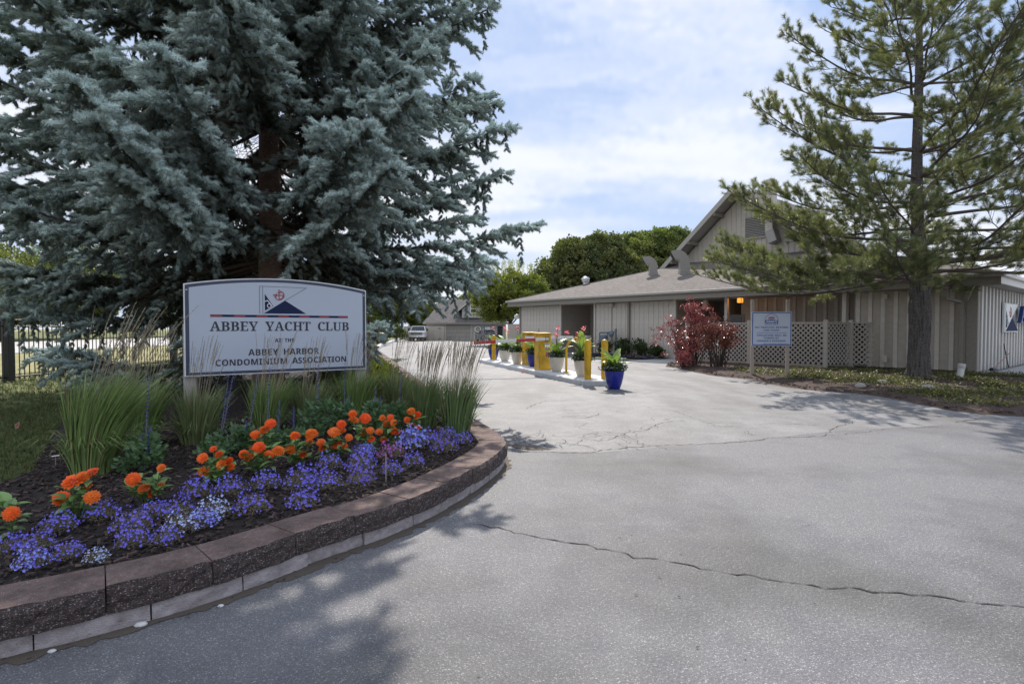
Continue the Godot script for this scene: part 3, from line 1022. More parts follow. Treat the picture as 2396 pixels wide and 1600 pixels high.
	var duct := part("duct", box_mesh(Vector3(0.42, 2.9, 0.5), 0.02), M.siding_pale, b, Transform3D(Basis.IDENTITY, Vector3(-10.1, 8.10, -6.98)))
	part("hood", box_mesh(Vector3(0.5, 0.7, 0.6), 0.03), M.vent, duct, Transform3D(Basis(Vector3.FORWARD, -0.3), Vector3(0.16, -1.65, 0.05)))
	# goosenecks on the roof, mouths to the left
	gooseneck(b, Vector3(-15.75, 4.60, -4.23), 0.44, 1.12)
	gooseneck(b, Vector3(-13.35, 4.46, -3.77), 0.50, 1.32)
	gooseneck(b, Vector3(-10.0, 4.50, -3.9), 0.74, 1.62)
	var fl := mb()
	lathe(fl, [[Vector2(0.16, 0), Vector2(0.16, 0.42)], [Vector2(0.2, 0.42), Vector2(0.24, 0.5), Vector2(0.2, 0.58)], [Vector2(0.26, 0.58), Vector2(0.25, 0.68), Vector2(0.15, 0.76), Vector2(0, 0.79)]], 16)
	part("flue", done(fl, true), M.steel, b, Transform3D(Basis.IDENTITY, Vector3(-20.0, 4.0, -3.0)))
	# downspouts
	bx.call("downspout", Vector3(-14.11, 1.5, 0.06), Vector3(0.13, 2.9, 0.11), M.trim, 0.01)
	st = mb()
	bar(st, Vector3(-0.73, 3.12, 0.66), Vector3(-0.73, 2.52, 0.66), 0.2, 0.13, Vector3.BACK, 0.015)
	bar(st, Vector3(-0.75, 2.52, 0.66), Vector3(-0.42, 2.38, 0.16), 0.11, 0.09, Vector3.UP, 0.015)
	bar(st, Vector3(-0.40, 2.42, 0.14), Vector3(-0.40, 0.12, 0.14), 0.11, 0.09, Vector3.BACK, 0.015)
	part("downspout", st.commit(), M.trim, b)
	st = mb()
	bar(st, Vector3(-0.05, 2.95, 0.5), Vector3(-0.30, 2.45, 0.12), 0.12, 0.09, Vector3.BACK, 0.01)
	part("bracket", st.commit(), M.gutter, b)
	# emblem panel and letters on the end wall
	var em := thing("wall_emblem_sign", "white pennant emblem panel on the ribbed end wall beside the blue letters", "sign", Vector3(15.1, 0, -17.9), -0.8810 + PI / 2)
	var ez := 0.085
	var pp := mb()
	prism(pp, PackedVector2Array([Vector2(3.42, 1.38), Vector2(6.14, 1.38), Vector2(4.95, 1.92), Vector2(6.16, 2.46), Vector2(3.42, 2.46)]), ez - 0.03, ez + 0.03)
	part("panel", pp.commit(), M.bright_white, em)
	pennant(em, Vector2(4.8, 1.92), Vector2(2.62, 1.04), ez + 0.034)
	var le := thing("wall_letters", "raised dark blue serif letters on the ribbed wall right of the emblem", "lettering", Vector3(15.1, 0, -17.9), -0.8810 + PI / 2)
	lettering("letters", "ABBEY", "Droid Serif", 700, Vector2(8.9, 2.06), Vector2(6.4, 0.66), 0.2, flat(Color(0.02, 0.045, 0.20), 0.4), le)
	le.get_node("letters").scale.z = 6.0
	# concrete walk along the end wall
	var pd := part("concrete_walk", box_mesh(Vector3(5.0, 0.22, 16.0), 0.01), M.concrete, self, Transform3D(Basis(Vector3.UP, -0.8810), Vector3(15.1, 0.0, -17.9) + Basis(Vector3.UP, -0.8810) * Vector3(2.9, 0, -8.6)))
	pd.set_meta("kind", "structure")
	var dw := part("entry_walk", box_mesh(Vector3(4.4, 0.16, 3.4), 0.01), M.concrete, self, Transform3D(Basis(Vector3.UP, -0.8810), Vector3(15.1, 0.0, -17.9) + Basis(Vector3.UP, -0.8810) * Vector3(-9.6, -0.04, 1.3)))
	dw.set_meta("kind", "structure")

func gooseneck(b: Node3D, at: Vector3, w: float, h: float) -> void:
	var g := part("roof_vent", box_mesh(Vector3(w + 0.06, 0.42, w + 0.06), 0.01), M.vent, b, Transform3D(Basis(Vector3.UP, 0.8), at))
	# the neck: a square duct swept up and over to the left
	var st := mb()
	var c := []
	var rad := h * 0.34
	c.append([Vector2(0, 0.2), Vector2(1, 0)])
	var y1 := h - rad - w * 0.45
	for k in 8:
		var a := deg_to_rad(k * 17.0)
		c.append([Vector2(-rad + rad * cos(a), y1 + rad * sin(a)), Vector2(cos(a), sin(a))])
	var hw := w / 2
	for k in c.size() - 1:
		var p: Vector2 = c[k][0]; var q: Vector2 = c[k + 1][0]
		var n: Vector2 = c[k][1] * hw; var m: Vector2 = c[k + 1][1] * hw
		var o0 := p + n; var o1 := q + m; var i0 := p - n; var i1 := q - m
		var v := func(a: Vector2, z: float) -> Vector3: return Vector3(a.x, a.y, z)
		var mid := v.call((p + q) / 2, 0.0)
		quad_out(st, v.call(o0, hw), v.call(o1, hw), v.call(o1, -hw), v.call(o0, -hw), mid)
		quad_out(st, v.call(i0, hw), v.call(i1, hw), v.call(i1, -hw), v.call(i0, -hw), mid)
		quad_out(st, v.call(o0, hw), v.call(o1, hw), v.call(i1, hw), v.call(i0, hw), mid)
		quad_out(st, v.call(o0, -hw), v.call(o1, -hw), v.call(i1, -hw), v.call(i0, -hw), mid)
	part("hood", st.commit(), M.vent, g)
	var e: Vector2 = c[c.size() - 1][0]
	var d: Vector2 = c[c.size() - 1][1]
	part("screen", box_mesh(Vector3(w * 0.92, 0.02, w * 0.92)), M.dark, g, Transform3D(Basis(Vector3.BACK, atan2(d.y, d.x)), Vector3(e.x, e.y, 0)))

# the club's pennant: outline, two navy triangles, a curl letter and a red crossed anchor; centre and size in the panel's plane
func pennant(under: Node3D, c: Vector2, size: Vector2, z: float) -> void:
	var f := func(x: float, y: float) -> Vector2: return c + Vector2(x * size.x, y * size.y)   # x,y from -0.5 to 0.5
	var t := 0.003
	var pr := func(called: String, pts: Array, m: Material, z0: float) -> void:
		var st := mb()
		prism(st, PackedVector2Array(pts), z0, z0 + t)
		part(called, st.commit(), m, under)
	var lw := 0.008 * size.y / 0.383
	var line := func(a: Vector2, b: Vector2, w: float) -> Array:
		var n := (b - a).orthogonal().normalized() * w / 2
		return [a - n, b - n, b + n, a + n]
	pr.call("outline", line.call(f.call(-0.5, 0.5), f.call(0.5, 0.5), lw), M.grey_line, z)
	pr.call("outline", line.call(f.call(0.5, 0.5), f.call(0.03, 0.0), lw), M.grey_line, z)
	pr.call("outline", line.call(f.call(-0.5, 0.5), f.call(-0.5, -0.5), lw), M.grey_line, z)
	pr.call("outline", line.call(f.call(-0.435, 0.5), f.call(-0.435, -0.5), lw), M.grey_line, z)
	pr.call("emblem_triangle", [f.call(-0.415, -0.49), f.call(0.49, -0.485), f.call(0.03, 0.0)], M.navy, z)
	pr.call("emblem_triangle", [f.call(-0.392, 0.22), f.call(-0.392, -0.385), f.call(-0.225, -0.205)], M.navy, z)
	# the curl: a loop with a stem along the slanted edge
	var up := Vector2(-0.62, 0.78).normalized()
	var rt := Vector2(0.78, 0.62).normalized()
	var o: Vector2 = f.call(-0.325, -0.16)
	var k := size.y * 0.5
	var curl := []
	for i in 15:
		var a := deg_to_rad(-60.0 + i * 24.0)
		curl.append(o + Vector2(cos(a), sin(a)) * k * 0.13 - up * k * 0.11)
	for i in curl.size() - 1:
		pr.call("curl", line.call(curl[i], curl[i + 1], k * 0.055), M.white_print, z + t)
	pr.call("curl", line.call(o + rt * k * 0.14 - up * k * 0.24, o + rt * k * 0.14 + up * k * 0.28, k * 0.06), M.white_print, z + t * 1.5)
	pr.call("curl", line.call(o + rt * k * 0.14 + up * k * 0.28, o - rt * k * 0.06 + up * k * 0.30, k * 0.055), M.white_print, z + t)
	# two anchors crossed at right angles
	var ac: Vector2 = f.call(-0.095, 0.19)
	var s := size.y * 0.19
	for turn in [0.0, PI / 2]:
		var g := func(x: float, y: float) -> Vector2: return ac + Vector2(x, y).rotated(turn) * s
		var zz: float = z if turn == 0.0 else z + 0.0035
		pr.call("anchor", line.call(g.call(0, -0.9), g.call(0, 0.75), s * 0.16), M.red_print, zz)
		pr.call("anchor", line.call(g.call(-0.3, 0.48), g.call(0.3, 0.48), s * 0.15), M.red_print, zz + 0.001)
		var ring := []
		for i in 11:
			ring.append(g.call(sin(TAU * i / 10.0) * 0.15, 0.9 + cos(TAU * i / 10.0) * 0.15))
		for i in 10:
			pr.call("anchor", line.call(ring[i], ring[i + 1], s * 0.08), M.red_print, zz)
		var arc := []
		for i in 9:
			var a := deg_to_rad(200.0 + i * 17.5)
			arc.append(g.call(cos(a) * 0.72, sin(a) * 0.72 - 0.2))
		for i in 8:
			pr.call("anchor", line.call(arc[i], arc[i + 1], s * 0.15), M.red_print, zz + 0.0005)
		for e in [-1.0, 1.0]:
			pr.call("anchor", [g.call(e * 0.52, -0.38), g.call(e * 0.84, -0.48), g.call(e * 0.78, -0.08)], M.red_print, zz + 0.0015)

# ---------------------------------------------------------------- garage house at the end of the drive
func garage_house() -> void:
	var h := thing("garage_house", "greige garage house with dormer gable at the end of the drive", "house", Vector3(-5.5, 0, -66))
	var bx := func(called: String, c: Vector3, s: Vector3, m: Material, under: Node = h, bev := 0.0) -> MeshInstance3D:
		return part(called, box_mesh(s, bev), m, under, Transform3D(Basis.IDENTITY, c))
	bx.call("wall", Vector3(0, 0.95, -4.1), Vector3(9.4, 2.3, 8.0), M.house_wall)
	var gd := bx.call("garage_door", Vector3(-0.93, 0.9, -0.06), Vector3(2.9, 2.1, 0.06), M.trim)
	for k in 4:
		part("panel", box_mesh(Vector3(2.86, 0.46, 0.05), 0.02), M.soffit, gd, Transform3D(Basis.IDENTITY, Vector3(0, -0.75 + k * 0.49, 0.03)))
	for x in [-2.45, 0.60, 1.0, 4.55, -4.62]:
		bx.call("trim", Vector3(x, 0.95, -0.05), Vector3(0.14, 2.2, 0.1), M.siding_pale)
	var dr := bx.call("door", Vector3(2.6, 0.75, -0.05), Vector3(0.66, 1.75, 0.06), M.white_trim)
	part("frame", box_mesh(Vector3(0.8, 1.86, 0.04)), M.trim, dr, Transform3D(Basis.IDENTITY, Vector3(0, 0.02, -0.02)))
	bx.call("dark_entry", Vector3(4.05, 0.8, -0.04), Vector3(0.6, 1.8, 0.05), M.dark)
	# life ring
	var st := mb()
	var ring := []
	var rr := []
	for i in 25:
		ring.append(Vector3(cos(TAU * i / 24.0), sin(TAU * i / 24.0), 0) * 0.33)
		rr.append(0.075)
	tube(st, ring, rr, 8, false)
	var lb := part("life_ring", done(st, true), M.white_trim, h, Transform3D(Basis.IDENTITY, Vector3(1.42, 1.35, 0.06)))
	part("back_plate", box_mesh(Vector3(0.34, 0.34, 0.03), 0.1), M.siding, lb)
	# roof
	var e0 := Vector3(-5.1, 2.1, 0.5)
	var e1 := Vector3(5.1, 2.1, 0.5)
	var e2 := Vector3(5.1, 2.1, -8.7)
	var e3 := Vector3(-5.1, 2.1, -8.7)
	var t0 := Vector3(-3.2, 5.1, -4.1)
	var t1 := Vector3(0.55, 5.1, -4.1)
	var rf := part("roof", roof_face(e0, e1, t1, t0), M.shingle_far, h)
	part("slope", roof_face(e1, e2, t1, t1), M.shingle_far, rf)
	part("slope", roof_face(e3, e0, t0, t0), M.shingle_far, rf)
	part("slope", roof_face(e2, e3, t0, t1), M.shingle_far, rf)
	bx.call("fascia", Vector3(0, 2.02, 0.47), Vector3(10.2, 0.2, 0.06), M.trim)
	# dormer
	st = mb()
	var dx := 0.72
	prism(st, PackedVector2Array([Vector2(dx - 1.2, 2.7), Vector2(dx + 1.25, 2.7), Vector2(dx + 1.25, 3.7), Vector2(dx, 4.75), Vector2(dx - 1.2, 3.7)]), -4.0, 0.0)
	var dm := part("dormer", st.commit(), M.house_wall, h)
	for s in [-1.0, 1.0]:
		var pk := Vector3(dx, 4.98, 0.35)
		var lo := Vector3(dx + s * 1.95, 3.36, 0.35)
		var bk := Vector3(0, 0, -4.6)
		part("roof_slope", roof_face(lo + bk, lo, pk, pk + bk) if s < 0 else roof_face(lo, lo + bk, pk + bk, pk), M.shingle_far, dm)
		var rk := mb()
		bar(rk, lo + Vector3(0, -0.08, 0.02), pk + Vector3(0, -0.08, 0.02), 0.16, 0.05, Vector3.BACK)
		part("rake_board", rk.commit(), M.siding_pale, dm)
	var wn := bx.call("window", Vector3(dx + 0.14, 3.78, 0.03), Vector3(0.66, 1.1, 0.06), M.white_trim, dm)
	for y in [-0.26, 0.26]:
		part("pane", box_mesh(Vector3(0.48, 0.42, 0.02)), M.dark_glass, wn, Transform3D(Basis.IDENTITY, Vector3(0, y, 0.035)))
	# gate fence panels either side of the pickup
	for g in [[-12.05, 1.1, "narrow greige gate panel left of the white pickup"], [-10.2, 1.9, "greige gate panel behind the white pickup"], [-8.55, 1.3, "greige gate panel between the white pickup and the garage"]]:
		var f := thing("gate_panel", g[2], "gate", Vector3(g[0], 0, -64.4), 0.0, "gate panels at the end of the drive")
		var n := maxi(3, roundi(g[1] / 0.3))
		for k in n:
			part("board", box_mesh(Vector3(g[1] / n - 0.015, 1.65, 0.04), 0.005), M.siding, f, Transform3D(Basis.IDENTITY, Vector3((k + 0.5) * g[1] / n - g[1] / 2, 0.86, 0)))
		for y in [0.25, 1.45]:
			part("hinge", box_mesh(Vector3(0.3, 0.07, 0.03)), M.black_iron, f, Transform3D(Basis.IDENTITY, Vector3(0.1, y, 0.035)))
# ---------------------------------------------------------------- barrier island
func on_island(q: float, s: float, y := 0.14) -> Vector3:
	# q metres right of the left kerb, s metres up the drive from the near corner
	return Vector3(1.79 + 0.948 * q - 0.318 * s, y, -14.85 - 0.318 * q - 0.948 * s)

func traffic_island() -> void:
	var out := [Vector2(0, 10.3), Vector2(0, 0.15), Vector2(0.05, -0.12), Vector2(0.2, -0.33), Vector2(0.42, -0.46), Vector2(0.7, -0.48), Vector2(0.92, -0.36), Vector2(1.08, -0.15), Vector2(1.15, 0.15), Vector2(1.15, 10.3), Vector2(1.0, 10.6), Vector2(0.6, 10.75), Vector2(0.2, 10.6)]
	var st := mb()
	var top := PackedVector2Array()
	var mid := on_island(0.55, 5, -3)
	for i in out.size():
		var a: Vector2 = out[i]
		var b: Vector2 = out[(i + 1) % out.size()]
		var c := Vector2(0.575, clampf(a.y, 0.3, 9.9))
		var d := Vector2(0.575, clampf(b.y, 0.3, 9.9))
		var a2 := a.move_toward(c, 0.03)
		var b2 := b.move_toward(d, 0.03)
		quad_out(st, on_island(a.x, a.y, -0.02), on_island(b.x, b.y, -0.02), on_island(b.x, b.y, 0.115), on_island(a.x, a.y, 0.115), mid)
		quad_out(st, on_island(a.x, a.y, 0.115), on_island(b.x, b.y, 0.115), on_island(b2.x, b2.y, 0.14), on_island(a2.x, a2.y, 0.14), mid)
		var p := on_island(a2.x, a2.y)
		top.append(Vector2(p.x, p.z))
	sheet(st, top, 0.14)
	struct("traffic_island", st.commit(), M.kerb_paint)
	# bollards
	var bl := thing("bollard", "yellow domed steel bollard, left one of the pair at the near end of the island", "bollard", Vector3(2.06, 0.14, -14.98), 0, "yellow bollards on the island")
	st = mb()
	lathe(st, [[Vector2(0.094, 0), Vector2(0.094, 0.93)], [Vector2(0.096, 0.93), Vector2(0.096, 0.99), Vector2(0.086, 1.035), Vector2(0.062, 1.067), Vector2(0.032, 1.08), Vector2(0, 1.084)]], 20)
	part("post", done(st, true), M.yellow, bl)
	copy(bl, Vector3(2.54, 0.14, -15.12), 0.4, "yellow domed steel bollard close behind the glossy blue pot", "yellow bollards on the island")
	copy(bl, Vector3(-0.79, 0.14, -24.0), 1.2, "yellow domed steel bollard at the far end of the island", "yellow bollards on the island")
	# barrier cabinets and booms
	barrier(Vector3(1.03, 0.14, -18.55), "yellow barrier cabinet with a notice plate, nearer one of two", "near", -1.0, 2.62)
	barrier(Vector3(0.66, 0.14, -20.8), "yellow barrier cabinet half hidden behind the nearer cabinet", "far", 1.0, 2.35)
	# keypad stand
	var kp := thing("keypad_stand", "yellow gooseneck pipe stand for a keypad between two cream pots", "stand", Vector3(1.69, 0.14, -17.15), 0.32)
	st = mb()
	lathe(st, [[Vector2(0, 0.035), Vector2(0.10, 0.035)], [Vector2(0.10, 0.0), Vector2(0.10, 0.035)]], 20)
	part("base_flange", done(st, true), M.yellow, kp)
	var pts := [Vector3(0, 0.02, 0), Vector3(0, 0.4, 0), Vector3(0.005, 0.72, 0), Vector3(0.03, 0.84, 0), Vector3(0.08, 0.93, 0), Vector3(0.15, 0.99, 0), Vector3(0.24, 1.02, 0), Vector3(0.31, 1.03, 0)]
	st = mb()
	tube(st, pts, [0.036, 0.036, 0.036, 0.036, 0.036, 0.036, 0.036, 0.036], 12)
	part("pipe", done(st, true), M.yellow, kp)
	part("keypad_box", box_mesh(Vector3(0.13, 0.17, 0.14), 0.015), M.yellow, kp, Transform3D(Basis.IDENTITY, Vector3(0.36, 1.03, 0)))
	# planters
	planter(Vector3(2.58, 0.0, -13.9), "blue", 1, "glossy blue pot with broad green canna leaves standing on the asphalt by the island", 0, 8)
	planter(Vector3(1.42, 0.14, -17.55), "cream", 2, "cream pot with tall pink canna spikes right of the nearer yellow cabinet", 4, 9)
	planter(Vector3(2.02, 0.14, -15.85), "cream", 3, "cream pot with two pink blooms half hidden behind the left bollard", 2, 9)
	planter(Vector3(0.78, 0.14, -19.75), "blue", 4, "slim blue pot squeezed between the two yellow cabinets", 0, 6)
	planter(Vector3(0.20, 0.14, -21.3), "cream", 5, "cream pot with one pink bloom left of the farther yellow cabinet", 1, 8)
	planter(Vector3(-0.30, 0.14, -22.9), "cream", 6, "cream pot with two pink blooms, farthest cream pot on the island", 2, 8)
	planter(Vector3(-0.82, 0.14, -24.5), "blue", 7, "small blue pot behind the bollard at the far end", 1, 6)

func barrier(at: Vector3, label: String, which: String, side: float, length: float) -> void:
	var b := thing("barrier_cabinet", label, "barrier gate", at, 0.3236, "yellow barrier gates")
	part("cabinet", box_mesh(Vector3(0.42, 1.16, 0.52), 0.025), M.yellow, b, Transform3D(Basis.IDENTITY, Vector3(0, 0.60, 0)))
	part("plinth", box_mesh(Vector3(0.44, 0.05, 0.54), 0.01), M.yellow, b, Transform3D(Basis.IDENTITY, Vector3(0, 0.025, 0)))
	var lid := part("lid", box_mesh(Vector3(0.46, 0.055, 0.56), 0.02), M.yellow, b, Transform3D(Basis(Vector3.RIGHT, 0.03), Vector3(0, 1.205, 0)))
	for z in [-0.2, 0.2]:
		part("door_seam", box_mesh(Vector3(0.004, 1.0, 0.008), 0.0), M.dark, b, Transform3D(Basis.IDENTITY, Vector3(-0.2105, 0.6, z)))
	part("lock", box_mesh(Vector3(0.02, 0.05, 0.05), 0.008), M.steel, b, Transform3D(Basis.IDENTITY, Vector3(-0.215, 0.12, 0.17)))
	if which == "near":
		var pl := part("notice_plate", box_mesh(Vector3(0.18, 0.19, 0.006)), M.bright_white, b, Transform3D(Basis.IDENTITY, Vector3(0.06, 0.79, 0.264)))
		for k in 3:
			part("print_line", box_mesh(Vector3(0.13 - 0.02 * k, 0.012, 0.002)), M.grey_line, pl, Transform3D(Basis.IDENTITY, Vector3(0, 0.075 - k * 0.024, 0.004)))
		part("print_band", box_mesh(Vector3(0.16, 0.022, 0.002)), M.ink, pl, Transform3D(Basis.IDENTITY, Vector3(0, -0.08, 0.004)))
		for s in [-1, 1]:
			part("print_mark", box_mesh(Vector3(0.03, 0.034, 0.002)), M.ink, pl, Transform3D(Basis.IDENTITY, Vector3(s * 0.03, -0.035, 0.004)))
		part("antenna", box_mesh(Vector3(0.012, 0.16, 0.012)), M.black_iron, b, Transform3D(Basis.IDENTITY, Vector3(-0.1, 1.3, -0.1)))
	var boom := part("boom", box_mesh(Vector3(0.02, 0.02, 0.02)), M.boom_white, b, Transform3D(Basis(Vector3.BACK, 0.0 if side > 0 else 0.045), Vector3(0.10 * side * -1.0, 1.035, 0.305)))
	var n := 4 if side < 0 else 3
	var x := -0.02 if side < 0 else -0.18
	var lens := [0.50, 0.66, 0.71, 0.72] if side < 0 else [0.40, 0.60, 0.95]
	var l0 := 0.0
	for k in n:
		var w: float = lens[k]
		var red := k % 2 == 1
		part("band", box_mesh(Vector3(w - 0.002, 0.10, 0.045), 0.008), M.boom_red if red else M.boom_white, boom, Transform3D(Basis.IDENTITY, Vector3(side * (x + l0 + w / 2), 0, 0)))
		l0 += w
	if side < 0:
		for e in [[-0.06, 0.0, 0.012, 0.12], [0.06, 0.0, 0.012, 0.12], [0.0, 0.06, 0.13, 0.012], [0.0, -0.06, 0.13, 0.012]]:
			part("clamp", box_mesh(Vector3(e[2], e[3], 0.07), 0.004), M.black_iron, boom, Transform3D(Basis.IDENTITY, Vector3(e[0] - 0.06, e[1], 0)))
	else:
		part("clamp", box_mesh(Vector3(0.12, 0.13, 0.06), 0.01), M.black_iron, boom, Transform3D(Basis.IDENTITY, Vector3(0, 0, -0.02)))

func canna_leaf(length: float, width: float, bend: float) -> ArrayMesh:
	var st := mb()
	var n := 7
	var prev := []
	var pos := Vector3.ZERO
	var ang := 0.12
	for i in n + 1:
		var t := float(i) / n
		var w := width * pow(sin(PI * clampf(t * 0.93 + 0.03, 0, 1)), 0.75)
		var d := Vector3(0, cos(ang), sin(ang))
		var up := Vector3(0, -sin(ang), cos(ang))
		var row := [pos + Vector3(-w, 0, 0) - up * w * 0.35, pos - up * 0.0, pos + Vector3(w, 0, 0) - up * w * 0.35]
		if i > 0:
			quad(st, prev[0], row[0], row[1], prev[1])
			quad(st, prev[1], row[1], row[2], prev[2])
		prev = row
		pos += d * length / n
		ang += bend / n
	return st.commit()

func flower_head(petals: Array, cup: float) -> ArrayMesh:
	# rings of petals: [count, inner radius, outer radius, height in, height out]
	var st := mb()
	for ring in petals:
		var off := r(0, 1.0)
		for i in int(ring[0]):
			var a: float = TAU * (i + off) / ring[0] + r(-0.08, 0.08)
			var w: float = TAU / ring[0] * 0.62
			var ri: float = ring[1]; var ro: float = ring[2] * r(0.92, 1.06)
			var h0: float = ring[3]; var h1: float = ring[4] + r(-0.05, 0.05)
			var f := func(rad: float, an: float, y: float) -> Vector3: return Vector3(cos(an) * rad, y, sin(an) * rad)
			var b: Vector3 = f.call(ri, a, h0)
			var t: Vector3 = f.call(ro, a, h1)
			var m := lerpf(ri, ro, 0.72)
			var l: Vector3 = f.call(m, a - w, lerpf(h0, h1, 0.6) + cup * 0.05)
			var q: Vector3 = f.call(m, a + w, lerpf(h0, h1, 0.6) + cup * 0.05)
			st.set_color(Color.WHITE * r(0.8, 1.15))
			quad_out(st, b, l, t, q, Vector3(0, -3, 0))
	return st.commit()

var pots := {}
func planter(at: Vector3, kind: String, sd: int, label: String, blooms: int, leaves: int) -> void:
	var q := RandomNumberGenerator.new()
	q.seed = 300 + sd
	var g := "blue planters" if kind == "blue" else "cream planters"
	var p := thing("planter", label, "flower pot", at, q.randf_range(0, TAU), g)
	if not pots.has(kind):
		var st := mb()
		if kind == "blue":
			lathe(st, [[Vector2(0.135, 0.0), Vector2(0.15, 0.02), Vector2(0.19, 0.14), Vector2(0.228, 0.30), Vector2(0.243, 0.40), Vector2(0.246, 0.43)], [Vector2(0.246, 0.43), Vector2(0.256, 0.44), Vector2(0.256, 0.46), Vector2(0.24, 0.462), Vector2(0.225, 0.44)]], 32)
		else:
			lathe(st, [[Vector2(0.13, 0.0), Vector2(0.15, 0.02), Vector2(0.19, 0.15), Vector2(0.225, 0.32), Vector2(0.238, 0.44)], [Vector2(0.238, 0.44), Vector2(0.245, 0.455), Vector2(0.24, 0.47), Vector2(0.22, 0.465), Vector2(0.215, 0.44)]], 32)
		pots[kind] = done(st, true)
		if not pots.has("soil"):
			st = mb()
			lathe(st, [[Vector2(0.226, 0.43), Vector2(0.0, 0.435)]], 20)
			pots.soil = done(st, true)
			pots.leafs = [canna_leaf(0.50, 0.095, 0.9), canna_leaf(0.42, 0.095, 1.2), canna_leaf(0.55, 0.085, 0.6)]
			pots.skirt = leaf_clump(40, 0.15, 0.024, 12)
			var fl := mb()
			for i in 46:
				var a := r(0, TAU); var rad := r(0.12, 0.33)
				var c := Vector3(cos(a) * rad, 0.48 + r(0.02, 0.16) * (1.0 - rad * 1.5), sin(a) * rad)
				for k in 5:
					var b := TAU * k / 5.0
					tri(fl, c, c + Vector3(cos(b) * 0.024, 0.008, sin(b) * 0.024), c + Vector3(cos(b + 1.2) * 0.024, 0.014, sin(b + 1.2) * 0.024))
			pots.white = fl.commit()
			var bl := mb()
			for i in 26:
				var h := r(0, 0.15)
				var a := r(0, TAU)
				var c := Vector3(cos(a), 0, sin(a)) * r(0.0, 0.055) + Vector3.UP * h
				var d := Vector3(cos(a), r(0.0, 0.9), sin(a)).normalized()
				var s := d.cross(Vector3.UP).normalized() * 0.022
				quad(bl, c, c + d * 0.035 + s * 1.2, c + d * 0.07, c + d * 0.03 - s)
			pots.bloom = bl.commit()
	part("pot", pots[kind], M.blue_glaze if kind == "blue" else M.cream, p)
	part("soil", pots.soil, M.earth, p)
	var where := []
	var tints := []
	for i in 34:
		var a := q.randf_range(0, TAU)
		var rad := 0.23 * sqrt(q.randf())
		where.append(Transform3D(Basis(Vector3.UP, q.randf_range(0, TAU)).scaled(Vector3(1, q.randf_range(0.8, 1.5), 1)), Vector3(cos(a) * rad, 0.44 + q.randf_range(0, 0.14) * (1.0 - rad * 3.0), sin(a) * rad)))
		tints.append(Color(0.045, 0.075, 0.025) * q.randf_range(0.7, 1.4))
	many("trailing_foliage", pots.skirt, M.leaf, where, tints, p)
	part("white_blossoms", pots.white, M.white_print, p, Transform3D(Basis(Vector3.UP, q.randf_range(0, TAU)), Vector3.ZERO), true)
	for i in int(leaves * 1.5):
		var a := TAU * i / leaves + q.randf_range(-0.3, 0.3)
		var h := q.randf_range(0.0, 0.38) if blooms > 0 else q.randf_range(0.02, 0.20)
		var tilt := q.randf_range(0.25, 0.75)
		var bs := Basis(Vector3.UP, a) * Basis(Vector3.RIGHT, tilt)
		var leaf := part("canna_leaf", pots.leafs[i % 3], M.big_leaf_tone[i % 3], p, Transform3D(bs.scaled_local(Vector3.ONE * q.randf_range(0.75, 1.15)), Vector3(sin(a) * 0.03, 0.46 + h, cos(a) * 0.03)))
	for i in blooms:
		var a := q.randf_range(0, TAU)
		var h := q.randf_range(0.62, 0.82) if i else 0.88
		var st := mb()
		var top := Vector3(cos(a) * 0.1 * (i + 0.3), 0.45 + h, sin(a) * 0.1 * (i + 0.3))
		tube(st, [Vector3(0, 0.44, 0), Vector3(top.x * 0.5, 0.45 + h * 0.6, top.z * 0.5), top], [0.01, 0.008, 0.006], 5)
		part("stalk", st.commit(), M.stalk, p)
		part("bloom", pots.bloom, M.pink, p, Transform3D(Basis(Vector3.UP, a), top - Vector3.UP * 0.05))
	if sd == 2:
		part("purple_bloom", pots.bloom, M.purple, p, Transform3D(Basis.from_euler(Vector3(0.6, 1.0, 0)).scaled_local(Vector3.ONE * 0.8), Basis(Vector3.UP, -p.rotation.y) * Vector3(-0.27, 0.5, 0.08)))

# ---------------------------------------------------------------- lattice screen by the clubhouse
func lattice_panel(under: Node3D, a: Vector2, b: Vector2, y0: float, y1: float) -> void:
	var len := a.distance_to(b)
	var d := (b - a) / len
	var basis := Basis(Vector3(d.x, 0, d.y), Vector3.UP, Vector3(-d.y, 0, d.x))
	var h := y1 - y0
	var pan := part("lattice_panel", box_mesh(Vector3(len, 0.045, 0.05), 0.006), M.lattice, under, Transform3D(basis, Vector3((a.x + b.x) / 2, y1, (a.y + b.y) / 2)))
	part("shade_backing", box_mesh(Vector3(len - 0.14, h, 0.02)), M.shade_backing, pan, Transform3D(Basis.IDENTITY, Vector3(0, -h / 2 - 0.03, -0.16)))  # added dark sheet: paints the shade seen through the lattice holes
	var lath := box_mesh(Vector3(0.048, 1.0, 0.009))
	var pitch := 0.185
	for dirn in [-1.0, 1.0]:
		var k := -h + pitch * 0.3
		while k < len:
			# line x = k + t, y = t (or mirrored), clipped to the panel
			var t0 := maxf(0.0, -k)
			var t1 := minf(h, len - k)
			if t1 - t0 > 0.06:
				var x0 := k + t0; var x1 := k + t1
				var p0 := Vector2(x0, t0); var p1 := Vector2(x1, t1)
				if dirn < 0:
					p0.x = len - p0.x; p1.x = len - p1.x
				var e := p1 - p0
				var bs := Basis(Vector3.BACK, atan2(e.y, e.x) - PI / 2).scaled_local(Vector3(1, e.length() + 0.03, 1))
				var m := (p0 + p1) / 2
				part("lath", lath, M.lattice, pan, Transform3D(bs, Vector3(m.x - len / 2, m.y - h, 0.0055 * dirn)))
			k += pitch

